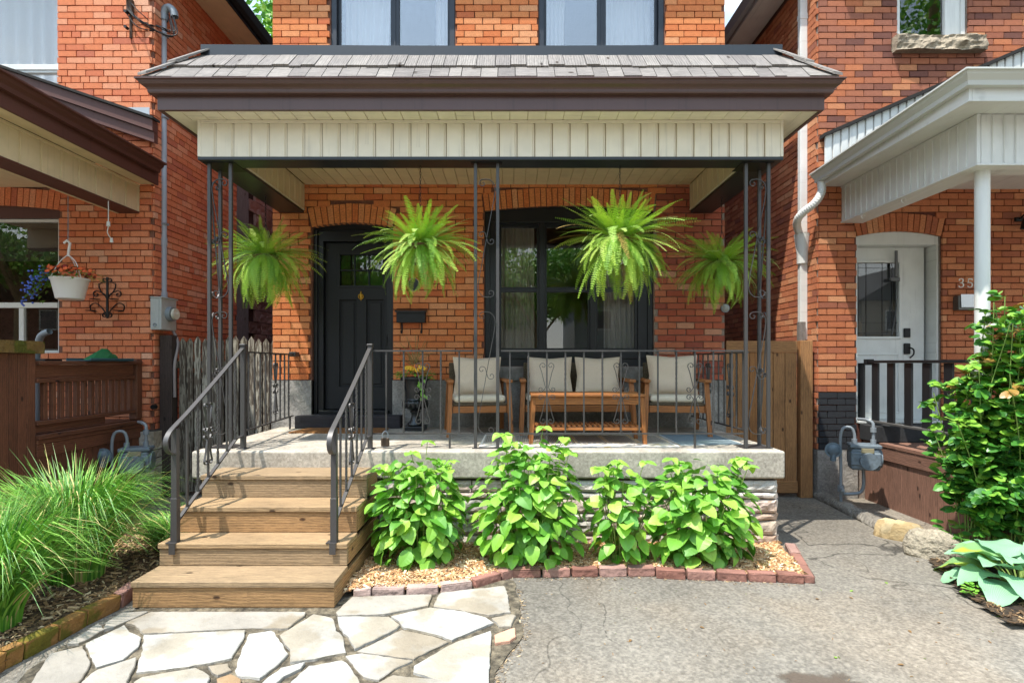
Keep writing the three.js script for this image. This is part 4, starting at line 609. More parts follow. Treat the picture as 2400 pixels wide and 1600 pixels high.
{ // rock-faced rear extension down the alley
  const e = thing('rear_extension', 'pinkish rock-faced block wall of the rear extension seen down the alley', 'wall', [-4.3, 0, -10]), rng = rngOf(61), ms = ['#a8857e', '#9c7a74', '#b08f88', '#8f716c'].map((c) => mat(c, { map: T.stone, bump: T.bumpN, bs: 0.02, rough: 1 }));
  part(e, 'wall', uvm(box(-6, LX - 0.03, 0, 6.2, -15.7, -8.63)), mat('#4d3a38', { map: T.concrete, rough: 1 })); part(e, 'corner_board', uvm(rbox(LX - 0.03, LX + 0.0, 0, 6.2, -9.02, -8.64, 0.004), 'y'), mat('#8d8f92', { map: T.wood, rough: 0.9 }));
  for (let r = 0; r < 26; r++) { let z = -9.04 - (r % 2 ? 0.2 : 0); const y = 0.6 + r * 0.2; while (z > -13) { const l = 0.42, h = 0.188, g = new THREE.BoxGeometry(0.05, h, l - 0.012, 1, 4, 7), p = g.attributes.position; for (let i = 0; i < p.count; i++) if (p.getX(i) > 0) p.setX(i, 0.012 + (fbm(p.getZ(i) * 9 + z * 5, p.getY(i) * 14 + r * 3, 3) - 0.35) * 0.05); const q = g.toNonIndexed(); q.computeVertexNormals(); q.translate(LX - 0.01, y, z - l / 2); part(e, 'block', uvm(q), ms[(rng() * 4) | 0]); z -= l; } }
}
{ // porch of the left house
  const p = thing('neighbour_porch', 'brown-trimmed cream porch roof of the left house with wooden skirting below', 'porch', [-5.4, 0, -5.6]);
  const bx = -4.447, y0 = 3.395, y1 = 3.74, zf = -4.55, x0 = LX0;
  part(p, 'beam_core', [box(bx - 0.24, bx - 0.012, y0 + 0.02, y1, FZ + 0.01, zf), box(x0, bx - 0.241, y0 + 0.02, y1, zf - 0.2, zf)], M.creamOld);
  sidingRun(p, V(bx - 0.012, 0, zf), V(bx - 0.012, 0, FZ + 0.01), y0 + 0.02, y1 - 0.012, V(1, 0, 0), M.creamOld, 0.24, 6);
  part(p, 'beam_trim', [rbox(bx - 0.01, bx + 0.012, y1 - 0.03, y1 - 0.001, FZ + 0.01, zf, 0.004), rbox(bx - 0.01, bx + 0.008, y0 + 0.02, y1 - 0.032, FZ + 0.011, FZ + 0.035, 0.003), rbox(bx - 0.262, bx - 0.236, y0 - 0.004, y0 + 0.02, FZ + 0.01, zf, 0.004)], M.creamOld);
  part(p, 'beam_underside', [rbox(bx - 0.235, bx + 0.008, y0, y0 + 0.0195, FZ + 0.01, zf, 0.004), box(x0, bx - 0.236, y0, y0 + 0.0195, zf - 0.205, zf)], M.brownOld);
  part(p, 'ceiling', uvm(box(x0, bx - 0.241, y1 - 0.03, y1, FZ + 0.01, zf - 0.21)), M.creamOld); part(p, 'ceiling_trim', rbox(x0, bx - 0.27, fy(436), fy(430), FZ + 0.011, FZ + 0.04, 0.004), M.creamOld);
  part(p, 'soffit', uvm(box(bx + 0.013, -4.24, y1 + 0.002, y1 + 0.014, FZ + 0.01, zf + 0.2)), M.creamOld);
  part(p, 'fascia', [rbox(-4.24, -4.215, y1 - 0.012, 3.94, FZ - 0.0 + 0.01, zf + 0.22, 0.004), rbox(x0, -4.241, y1 - 0.012, 3.94, zf + 0.22, zf + 0.245, 0.004)].map((g) => uvm(g)), M.brownOld);
  const prof = [[0, 3.86], [0.05, 3.86], [0.055, 3.9], [0.09, 3.925], [0.10, 3.95], [0.135, 3.955], [0.135, 3.97], [0.095, 3.97], [0.09, 3.945], [0, 3.93]];
  part(p, 'gutter', loft(prof.map(([o, y]) => V(-4.2149 + o, y, FZ + 0.06)), prof.map(([o, y]) => V(-4.2149 + o, y, zf + 0.25))), M.brownOld);
  part(p, 'roof', loft([V(x0, 3.95, zf + 0.22), V(-4.24, 3.95, zf + 0.22), V(-4.24, 3.95, FZ + 0.14), V(x0, 3.95, FZ + 0.14)], [V(x0, 4.35, zf - 0.5), V(-4.9, 4.35, zf - 0.5), V(-4.9, 4.35, FZ + 0.14), V(x0, 4.35, FZ + 0.14)]), M.roofing);
  // raking boards where the roof meets the brick front
  const A = [fx(-60), fy(140)], B = [fx(373), fy(287)], rk = (o0, o1, z, t, sh = 0) => loft([V(A[0], A[1] + o0, z), V(A[0], A[1] + o1, z), V(A[0], A[1] + o1, z + t), V(A[0], A[1] + o0, z + t)], [V(B[0] + sh, B[1] + o0, z), V(B[0] + sh, B[1] + o1, z), V(B[0] + sh, B[1] + o1, z + t), V(B[0] + sh, B[1] + o0, z + t)]);
  part(p, 'rake_board', uvm(rk(-0.15, -0.022, FZ + 0.03, 0.10)), M.brownOld); part(p, 'rake_board', uvm(rk(-0.275, -0.154, FZ + 0.03, 0.07)), M.brownOld); part(p, 'shingle_edge', rk(-0.02, 0.01, FZ + 0.02, 0.14, 0.02), M.roofing);
  // floor, skirting, corner pier
  part(p, 'floor', uvm(box(x0, -4.46, 0.86, 0.95, FZ + 0.03, -4.78), 'z'), M.skirt);
  const rng = rngOf(71); for (let z = -4.0; z > -5.1; z -= 0.092) part(p, 'pier_board', uvm(rbox(-4.415, -4.385, 0.0, 1.70, z - 0.088, z, 0.004), 'y', [rng() * 3, rng() * 3]), rng() > 0.5 ? M.skirt : M.skirtB);
  part(p, 'pier_core', box(-4.9, -4.416, 0, 1.70, -5.10, -4.0), M.skirt);
  part(p, 'pier_cap', (() => { const g = new THREE.BoxGeometry(0.62, 0.11, 1.2, 12, 4, 24), q = g.attributes.position; for (let i = 0; i < q.count; i++) { const n = fbm(q.getX(i) * 9 + 5, q.getZ(i) * 9 + q.getY(i) * 11 + 5, 3) - 0.5; q.setXYZ(i, q.getX(i) + n * 0.03, q.getY(i) + n * 0.02, q.getZ(i) + n * 0.03); } g.computeVertexNormals(); g.translate(-4.66, 1.757, -4.56); return uvm(g); })(), mat('#a89f80', { map: T.moss, bump: T.bumpN, bs: 0.015, rough: 1 }));
  for (let z = -5.11; z > -6.52; z -= 0.1) part(p, 'skirting_board', uvm(rbox(-4.42, -4.395, 0.0, 0.86, z - 0.096, z, 0.004), 'y', [rng() * 3, rng() * 3]), rng() > 0.5 ? M.skirt : M.skirtB);
  part(p, 'skirting_trim', [rbox(-4.43, -4.375, 0.86, 0.90, -6.56, -5.11, 0.004), rbox(-4.425, -4.38, 0.74, 0.858, -6.56, -5.11, 0.004)].map((g) => uvm(g, 'z')), M.skirtB); part(p, 'skirting_trim', uvm(rbox(-4.44, -4.36, 0.902, 0.945, -6.56, -5.11, 0.006), 'z'), M.skirt);
  // railing
  const r = thing('wooden_railing', 'dark brown slatted wooden porch railing below the hanging flower basket', 'railing', [-4.42, 0.95, -5.8]);
  part(r, 'top_rail', uvm(rbox(-4.50, -4.35, 1.60, 1.635, -6.53, -5.10, 0.008), 'z'), M.skirt); part(r, 'upper_board', uvm(rbox(-4.43, -4.405, 1.475, 1.598, -6.45, -5.11, 0.004), 'z'), M.skirtB); part(r, 'middle_rail', uvm(rbox(-4.455, -4.38, 1.43, 1.473, -6.45, -5.11, 0.006), 'z'), M.skirt);
  part(r, 'bottom_rail', uvm(rbox(-4.46, -4.375, 1.035, 1.075, -6.45, -5.11, 0.006), 'z'), M.skirt); part(r, 'bottom_board', uvm(rbox(-4.43, -4.405, 0.965, 1.034, -6.0, -5.11, 0.004), 'z'), M.skirt); part(r, 'end_post', uvm(rbox(-4.47, -4.37, 0.95, 1.66, -6.56, -6.455, 0.02, 2), 'y'), M.skirt);
  for (let i = 0; i < 13; i++) part(r, 'slat', uvm(rbox(-4.44, -4.40, 1.076, 1.429, -5.21 - i * 0.098 - 0.045, -5.21 - i * 0.098, 0.004), 'y', [rng() * 3, rng()]), M.skirtB);
}
{ // picket fence across the alley
  const f = thing('picket_fence', 'old picket fence with flaking white paint closing the alley', 'fence', [-3.5, 0, -6.75]), rng = rngOf(81), ms = ['#e6dfd2', '#d2cabc', '#dfd7ca', '#b9b0a2'].map((c) => mat(c, { map: T.peel, bump: T.peel, bs: 0.003, rough: 1 }));
  for (let i = 0; i < 13; i++) { const x = -4.05 + i * 0.093, w = 0.068 + rng() * 0.012, h = 1.93 + (rng() - 0.5) * 0.05, z = -6.74 + (rng() - 0.5) * 0.01, tl = (rng() - 0.5) * 0.012; const o = (zz) => [V(x, 0.05, zz), V(x + w, 0.05, zz), V(x + w + tl, h - 0.06, zz), V(x + w / 2 + tl, h, zz), V(x + tl, h - 0.06, zz)]; part(f, 'picket', uvm(loft(o(z - 0.02), o(z)), 'x', [rng() * 3, rng() * 3]), ms[(rng() * 4) | 0]); }
  part(f, 'rail', [rbox(-4.1, HX0 - 0.02, 1.55, 1.64, -6.80, -6.765, 0.004), rbox(-4.1, HX0 - 0.02, 0.5, 0.59, -6.80, -6.765, 0.004)].map((g) => uvm(g)), ms[1]);
  part(f, 'post', uvm(rbox(-4.25, -4.10, 0, 1.95, -6.80, -6.68, 0.006), 'y'), mat('#4a3c36', { map: T.wood, rough: 0.9 }));
  part(f, 'backing_board', uvm(box(-4.09, HX0 - 0.02, 0.05, 1.5, -6.90, -6.885), 'y'), mat('#3a2a22', { map: T.wood, rough: 0.9 }));
}
{ // electric service on the left house
  const x = LX + 0.03, z = -6.78, c = thing('service_conduit', 'grey electrical conduit with weatherhead on the corner of the left house', 'conduit', [x, 2.4, z]);
  part(c, 'pipe', [cyl(0.03, 0.03, 3.46, x, 2.39, z, 16), cyl(0.037, 0.037, 0.09, x, 2.39, z, 16), cyl(0.036, 0.036, 0.09, x, 3.05, z, 16)], M.pvc);
  part(c, 'weatherhead', tubeP([V(x, 5.80, z), V(x, 5.90, z), V(x + 0.05, 5.96, z), V(x + 0.11, 5.92, z), V(x + 0.13, 5.84, z)], 0.045, 16, 10), M.galv);
  part(c, 'pipe_clamp', [3.3, 4.6, 5.6].map((y) => rbox(x - 0.045, x + 0.04, y, y + 0.025, z - 0.04, z + 0.035, 0.004)), M.galv);
  const b = thing('electric_meter', 'grey electric meter box with round glass meter on the left house corner', 'meter', [LX, 2.0, -6.68]);
  part(b, 'box', [rbox(LX + 0.003, LX + 0.135, 2.01, 2.39, -6.86, -6.56, 0.008), rbox(LX + 0.003, LX + 0.15, 2.385, 2.40, -6.87, -6.55, 0.004), rbox(LX + 0.03, LX + 0.11, 2.03, 2.37, -6.559, -6.553, 0.004)], mat('#b7bec2', { rough: 0.5, map: T.dirt }));
  part(b, 'seal', new THREE.TorusGeometry(0.018, 0.006, 8, 16).translate(LX + 0.065, 2.065, -6.548), M.galv);
  const rot = (g) => { g.rotateZ(-Math.PI / 2); g.translate(LX + 0.136, 2.205, -6.71); return norm(g); };
  part(b, 'meter_ring', rot(new THREE.CylinderGeometry(0.085, 0.09, 0.05, 28).translate(0, 0.025, 0)), M.galv); part(b, 'meter_dial', rot(new THREE.CylinderGeometry(0.066, 0.066, 0.03, 24).translate(0, 0.075, 0)), mat('#cfcbb8', { rough: 0.6 })); part(b, 'meter_cover', rot(new THREE.CylinderGeometry(0.07, 0.078, 0.10, 28, 1, true).translate(0, 0.10, 0)), M.glass);
  part(b, 'cable', tubeP([V(LX + 0.11, 2.02, -6.82), V(LX + 0.15, 1.97, -6.80), V(LX + 0.20, 1.86, -6.78), V(LX + 0.21, 1.6, -6.70), V(LX + 0.21, 1.2, -6.70)], 0.018), mat('#8b7f7c', { rough: 0.6 }));
  const br = thing('cable_bracket', 'iron cable bracket with service wires high on the left house front', 'bracket', [fx(309), fy(90), FZ]);
  part(br, 'arm', [rbox(fx(306), fx(312), fy(92), fy(30), FZ + 0.006, FZ + 0.03, 0.004), rbox(fx(302), fx(316), fy(34), fy(4), FZ + 0.01, FZ + 0.06, 0.01)], mat('#5a4030', { map: T.grain, rough: 0.9 }));
  part(br, 'insulator', [4, 36, 72].map((y) => cyl(0.018, 0.018, 0.05, 0, 0, 0, 10).rotateX(Math.PI / 2).translate(fx(304), fy(y), FZ + 0.04)), M.ironDark);
  const rng = rngOf(4); for (let i = 0; i < 6; i++) { const a = V(fx(300 + rng() * 14), fy(2 + rng() * 34), FZ + 0.06), e = V(LX + 0.08 + rng() * 0.1, 5.86 - rng() * 0.1, -6.74); part(br, 'wire', tubeP([a, a.clone().lerp(e, 0.35).add(V(0, -0.08 - rng() * 0.14, 0.06)), a.clone().lerp(e, 0.8).add(V(0, -0.16 - rng() * 0.10, 0.04)), e.clone().add(V(0.04, -0.22, 0.02)), e], 0.006, 30), M.ironDark); }
  part(br, 'wire', tubeP([V(fx(309), fy(0), FZ + 0.05), V(fx(290), 6.4, FZ + 2), V(fx(270), 7.4, FZ + 8)], 0.009, 30), M.ironDark);
}
function gasMeter(label, B, turn, mirror, tagC) {                     // local: body faces +z, pipes above
  const t = thing('gas_meter', label, 'gas meter', [0, 0, 0], 'gas meters'), s = mirror ? -1 : 1;
  part(t, 'body', [rbox(-0.14, 0.14, 0.42, 0.66, -0.10, 0.10, 0.03, 3), rbox(-0.15, 0.15, 0.66, 0.70, -0.11, 0.11, 0.012, 2), rbox(-0.145, 0.145, 0.47, 0.62, -0.115, 0.115, 0.02, 2), cyl(0.10, 0.10, 0.03, 0, 0, 0, 20).rotateZ(Math.PI / 2).translate(0.16, 0.545, 0), cyl(0.09, 0.09, 0.05, 0, 0, 0, 20).rotateX(Math.PI / 2).translate(0.02, 0.53, 0.12)], M.gasGrey);
  part(t, 'index_window', rbox(-0.05, 0.07, 0.615, 0.665, 0.115, 0.13, 0.004), mat('#8c8368', { rough: 0.4 })); part(t, 'tag', box(-0.06, 0.0, 0.53, 0.59, 0.1465, 0.148), tagC);
  part(t, 'outlet_pipe', [tubeP([V(0.09, 0.69, 0), V(0.09, 0.86, 0), V(0.085, 0.93, -0.01), V(0.05, 0.955, -0.03), V(-0.02, 0.955, -0.16)], 0.017, 24, 10), cyl(0.028, 0.028, 0.05, 0.09, 0.70, 0, 12), cyl(0.03, 0.03, 0.05, 0.09, 0.83, 0, 12)], M.galv);
  part(t, 'inlet_pipe', [tubeP([V(-0.09, 0.69, 0), V(-0.09, 0.80, 0), V(-0.12, 0.87, 0), V(-0.19, 0.87, 0), V(-0.22, 0.80, 0), V(-0.22, 0.40, 0), V(-0.22, 0.02, 0)], 0.016, 40, 10), cyl(0.028, 0.028, 0.05, -0.09, 0.70, 0, 12), cyl(0.034, 0.034, 0.07, -0.22, 0.16, 0, 12), cyl(0.018, 0.018, 0.10, 0, 0, 0, 10).rotateX(Math.PI / 2).translate(-0.22, 0.195, 0.02)], M.galv);
  part(t, 'regulator', [new THREE.SphereGeometry(0.07, 18, 12).scale(1, 1, 0.55).translate(-0.30, 0.62, 0.03), cyl(0.085, 0.085, 0.016, 0, 0, 0, 24).rotateX(Math.PI / 2).translate(-0.30, 0.62, 0.025), cyl(0.03, 0.03, 0.09, -0.30, 0.50, 0.03, 12), cyl(0.022, 0.022, 0.10, 0, 0, 0, 10).rotateZ(Math.PI / 2).translate(-0.25, 0.58, 0)], mat('#6f8290', { rough: 0.45, map: T.grain }));
  part(t, 'support_pipe', [tubeP([V(0.0, 0.43, -0.02), V(0.0, 0.22, -0.02), V(-0.03, 0.16, -0.02), V(-0.1, 0.14, -0.02), V(-0.2, 0.13, -0.02)], 0.018, 20, 8)], M.galv);
  t.position.set(...B); t.rotation.y = turn; t.scale.set(s, 1, 1); return t;
}
gasMeter('grey gas meter with red tag beside the stone footing of the left house', [-4.10, 0.0, -6.05], 0.35, false, mat('#c2553f', { rough: 0.6 })).scale.setScalar(1.0);
gasMeter('grey gas meter in front of the black painted brick and brown deck', [3.86, 0.03, -6.08], -0.35, false, mat('#8d99a2', { rough: 0.5 }));
// ---------------------------------------------------------------- house on the right
const RX = 3.657, RX1 = 7.4;
const rTones = [['#cf7e54', 3], ['#c5744c', 3], ['#d88c60', 2], ['#b86c4c', 1.6], ['#a8644a', 1.0], ['#e09c70', 0.8]];
const rDark = [['#a0644e', 3], ['#8f5846', 2], ['#ae6c52', 3], ['#b87050', 2], ['#7d4e42', 1], ['#d08a60', 0.6]];
const rh = thing('brick_house', 'red-brown brick house number 35 with white door and white porch roof', 'house', [5.5, 0, FZ]);
{
  const dw = { cx: 4.619, hw: 0.502, y0: 0.9, sp: 3.128, rise: 0.058 }, uw = { x0: 4.60, x1: 5.433, y0: 5.482, y1: 6.9 };
  const wall = part(rh, 'front_wall', wallBody(RX, RX1, 0, 7.2, [[dw.cx, dw.hw, dw.y0, dw.sp, dw.rise], [(uw.x0 + uw.x1) / 2, (uw.x1 - uw.x0) / 2, uw.y0, uw.y1, 0]], FZ - 0.012), M.mortarLight);
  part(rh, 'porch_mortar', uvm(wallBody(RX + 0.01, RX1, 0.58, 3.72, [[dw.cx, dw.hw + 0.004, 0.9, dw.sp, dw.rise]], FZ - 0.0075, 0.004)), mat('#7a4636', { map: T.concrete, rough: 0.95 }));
  const g1 = archGap(dw.cx, dw.hw, 0, dw.sp, dw.rise, 0.225);
  brickWall(wall, { face: 'front', plane: FZ, u0: RX, u1: RX1, v0: 0.58, v1: 7.1, gaps: (v) => [...g1(v), ...(v > uw.y0 - 0.19 && v < uw.y1 ? [[uw.x0 - (v < uw.y0 ? 0.07 : 0), uw.x1 + (v < uw.y0 ? 0.15 : 0)]] : [])], tones: (u, v, r) => v < 1.295 && u < 4.2 ? '#2c2e33' : v > 4.2 ? pick(fbm(u * 1.6 + 3, v * 2.2, 3, 1 << 20, 5) > 0.5 ? rDark : [...rTones, ...rDark], r) : pick(rTones, r), max: 300, seed: 91, hidden: (u, v) => u > 6.1 || (v < 1.6 && u > 5.15) || (v > 3.65 && v < 4.2 && u > 3.9) });
  archBricks(wall, dw.cx, dw.hw, dw.sp, dw.rise, FZ - 0.004, 15, 0.215, rTones, 95);
  const sw = part(rh, 'side_wall', uvm(box(RX + 0.012, RX + 0.24, 0, 7.2, -15, FZ - 0.253)), mat('#8e6a58', { map: T.concrete, rough: 0.95 }));
  brickWall(sw, { face: 'left', plane: RX, u0: -12, u1: FZ, v0: 0.58, v1: 6.4, tones: rTones, max: 300, seed: 92, hidden: (u, v) => u < -9.2 || v < 1.7 });
  part(rh, 'foundation', [box(RX - 0.02, 4.116, 0, 0.575, FZ - 0.2, FZ + 0.025), box(RX - 0.02, RX + 0.1, 0, 0.575, -12, FZ - 0.201)].map((g) => uvm(g)), M.parge);
  part(rh, 'rear_wall', [box(RX1 - 0.2, RX1, 0, 7.2, -15, FZ - 0.253), box(RX + 0.241, RX1 - 0.21, 0, 7.2, -15, -14.8), box(RX + 0.242, RX1 - 0.21, 0.8, 0.9, -14.7, FZ - 0.26), box(RX + 0.242, RX1 - 0.21, 4.0, 4.3, -14.7, FZ - 0.26), box(RX + 0.243, RX1 - 0.21, 0.91, 7.1, FZ - 2.6, FZ - 2.5)], M.room);
  // eaves
  const ey = 6.45, ex = 3.27; part(rh, 'roof', [loft([V(ex - 0.02, ey + 0.15, FZ - 0.05), V(RX1 + 0.3, ey + 0.15, FZ - 0.05), V(RX1 + 0.3, ey + 0.15, -15.3), V(ex - 0.02, ey + 0.15, -15.3)], [V(5.4, 8.6, FZ - 0.07), V(5.6, 8.6, FZ - 0.07), V(5.6, 8.6, -15), V(5.4, 8.6, -15)]), box(RX, RX1 + 0.3, 6.9, 7.05, FZ + 0.03, FZ + 0.37)], M.roofing);
  part(rh, 'soffit', uvm(box(ex, RX - 0.02, ey, ey + 0.012, -15, FZ + 0.0)), M.white); part(rh, 'gutter', [rbox(ex - 0.012, ex + 0.008, ey - 0.02, ey + 0.14, -15, FZ + 0.02, 0.004), loft([V(ex - 0.0125, ey + 0.02, FZ + 0.02), V(ex - 0.07, ey + 0.03, FZ + 0.02), V(ex - 0.115, ey + 0.13, FZ + 0.02), V(ex - 0.0125, ey + 0.13, FZ + 0.02)], [V(ex - 0.0125, ey + 0.02, -15), V(ex - 0.07, ey + 0.03, -15), V(ex - 0.115, ey + 0.13, -15), V(ex - 0.0125, ey + 0.13, -15)])], mat('#9aa0a6', { rough: 0.45 }));
  // upper window with rough stone sill
  const z = FZ - 0.08, u = part(rh, 'upper_window', [...ring4(uw.x0 + 0.003, uw.x1 - 0.003, uw.y0, uw.y1, z - 0.02, z + 0.06, 0.045, 0.012), rbox(fx(2222), uw.x1 - 0.049, uw.y0 + 0.013, uw.y1 - 0.05, z - 0.01, z + 0.04, 0.005)], M.white);
  part(u, 'pane', box(uw.x0 + 0.04, fx(2224), uw.y0 + 0.01, uw.y1 - 0.04, z, z + 0.004), M.glass);
  part(rh, 'window_sill', (() => { const w = 1.06, g = new THREE.BoxGeometry(w, 0.18, 0.26, 44, 8, 6), p = g.attributes.position; for (let i = 0; i < p.count; i++) if (p.getZ(i) > 0.1) p.setZ(i, p.getZ(i) + (fbm(p.getX(i) * 8 + 3, p.getY(i) * 15 + 3, 4) - 0.5) * 0.10); const q = g.toNonIndexed(); q.computeVertexNormals(); q.translate(5.06, 5.39, FZ - 0.02); return uvm(q); })(), M.limestone);
  // white door with leaded glass
  const zd = FZ - 0.17, fr = new THREE.ExtrudeGeometry((() => { const s = openingPath(dw.cx, dw.hw - 0.004, dw.y0, dw.sp, dw.rise, THREE.Shape); s.holes.push(openingPath(dw.cx, dw.hw - 0.028, dw.y0 + 0.001, fy(572), 0)); return s; })(), { depth: 0.2, bevelEnabled: false }); fr.translate(0, 0, zd - 0.06);
  const sx0 = dw.cx - dw.hw + 0.029, sx1 = fx(2192), gx0 = fx(2023), gx1 = fx(2131), gy0 = fy(787), gy1 = fy(609);
  const dr = part(rh, 'door', (() => { const s = new THREE.Shape([new THREE.Vector2(sx0, dw.y0 + 0.03), new THREE.Vector2(sx1, dw.y0 + 0.03), new THREE.Vector2(sx1, fy(573)), new THREE.Vector2(sx0, fy(573))]); s.holes.push(new THREE.Path([new THREE.Vector2(gx0, gy0), new THREE.Vector2(gx1, gy0), new THREE.Vector2(gx1, gy1), new THREE.Vector2(gx0, gy1)])); const g = new THREE.ExtrudeGeometry(s, { depth: 0.045, bevelEnabled: false }); g.translate(0, 0, zd - 0.05); return norm(g); })(), M.whiteDoor);
  part(dr, 'frame', [norm(fr), ...ring4(gx0 - 0.03, gx1 + 0.03, gy0 - 0.03, gy1 + 0.03, zd - 0.006, zd + 0.012, 0.032)], M.whiteDoor);
  part(dr, 'pane', box(gx0, gx1, gy0, gy1, zd - 0.03, zd - 0.026), M.glass);
  part(dr, 'blind', box(gx0 + 0.002, gx1 - 0.002, gy0 + 0.02, gy1 - 0.02, zd - 0.10, zd - 0.095), mat('#4c5052', { map: T.fabric, rough: 1 }));
  const ld = []; for (const a of [0.12, 0.3, 0.66, 0.88]) ld.push(box(lerp(gx0, gx1, a) - 0.0025, lerp(gx0, gx1, a) + 0.0025, gy0, gy1, zd - 0.036, zd - 0.0245)); for (const b of [0.05, 0.19, 0.93]) ld.push(box(gx0, gx1, lerp(gy0, gy1, b) - 0.0025, lerp(gy0, gy1, b) + 0.0025, zd - 0.0355, zd - 0.024)); part(dr, 'leading', ld, M.ironDark);
  part(dr, 'panel', ring4(gx0 - 0.01, gx1 + 0.01, 1.0, fy(828), zd - 0.006, zd + 0.006, 0.02), M.whiteDoor);
  part(dr, 'deadbolt', rbox(fx(2142), fx(2157), fy(789), fy(767), zd - 0.006, zd + 0.02, 0.008), M.ironDark);
  part(dr, 'door_handle', [rbox(fx(2142), fx(2157), fy(829), fy(803), zd - 0.006, zd + 0.02, 0.01), tubeP([V(fx(2152), fy(812), zd + 0.0), V(fx(2157), fy(818), zd + 0.06), V(fx(2159), fy(830), zd + 0.05), V(fx(2156), fy(838), zd + 0.01)], 0.009)], M.ironDark);
  part(dr, 'threshold', rbox(dw.cx - dw.hw + 0.005, dw.cx + dw.hw - 0.005, dw.y0 - 0.0, dw.y0 + 0.029, zd - 0.06, FZ + 0.04, 0.004), M.white);
  part(dr, 'security_bar', [rbox(fx(2116), fx(2122), fy(645), fy(582), zd + 0.03, zd + 0.05, 0.004), rbox(fx(2106), fx(2128), fy(655), fy(646), zd + 0.02, zd + 0.045, 0.004), tubeP([V(fx(2124), fy(656), zd + 0.03), V(fx(2122), fy(710), zd + 0.03), V(fx(2112), fy(783), zd + 0.02)], 0.006)], mat('#5a5c5e', { rough: 0.5 }));
}
const font = await new FontLoader().loadAsync('fonts/droid/droid_serif_regular.typeface.json');
const fontB = await new FontLoader().loadAsync('fonts/droid/droid_sans_bold.typeface.json');
{
  const g = (t, x, y, s, f) => { const q = new TextGeometry(t, { font: f, size: s, depth: 0.012, curveSegments: 8 }); q.translate(x, y, FZ + 0.008); return norm(q); };
  const n = thing('house_number', 'white metal numerals 35 on the brick beside the white door', 'house number', [fx(2262), fy(674), FZ]);
  part(n, 'numeral', g('3', fx(2243), fy(674), 0.108, font), M.white); part(n, 'numeral', g('5', fx(2264), fy(674), 0.108, font), M.white);
  const mb = thing('mailbox', 'brushed steel mailbox below the numerals 35', 'mailbox', [fx(2255), fy(728), FZ]);
  part(mb, 'body', rbox(fx(2232), fx(2282), fy(728), fy(695), FZ + 0.008, FZ + 0.10, 0.008), mat('#6a6a68', { rough: 0.4, metal: 0.6 })); part(mb, 'lid', loft([V(fx(2236), fy(690), FZ + 0.008), V(fx(2284), fy(690), FZ + 0.008), V(fx(2284), fy(692), FZ + 0.11), V(fx(2236), fy(692), FZ + 0.11)], [V(fx(2236), fy(722), FZ + 0.103), V(fx(2284), fy(722), FZ + 0.103), V(fx(2284), fy(722), FZ + 0.118), V(fx(2236), fy(722), FZ + 0.118)]), M.steel);
  const lx = fx(2385), ly = fy(530), wl = thing('wall_lamp', 'dark wall lamp on the brick behind the white porch post', 'lamp', [lx, ly, FZ]);
  part(wl, 'bracket', [rbox(lx - 0.05, lx + 0.05, ly + 0.05, ly + 0.1, FZ + 0.006, FZ + 0.04, 0.008), tubeP([V(lx, ly + 0.08, FZ + 0.04), V(lx, ly + 0.12, FZ + 0.12), V(lx, ly + 0.08, FZ + 0.16)], 0.01)], M.ironDark); part(wl, 'shade', lathe([[0.03, 0.08], [0.06, 0.06], [0.085, -0.06], [0.075, -0.06], [0.05, 0.05]], lx, ly, FZ + 0.16, 16), M.ironDark);
}
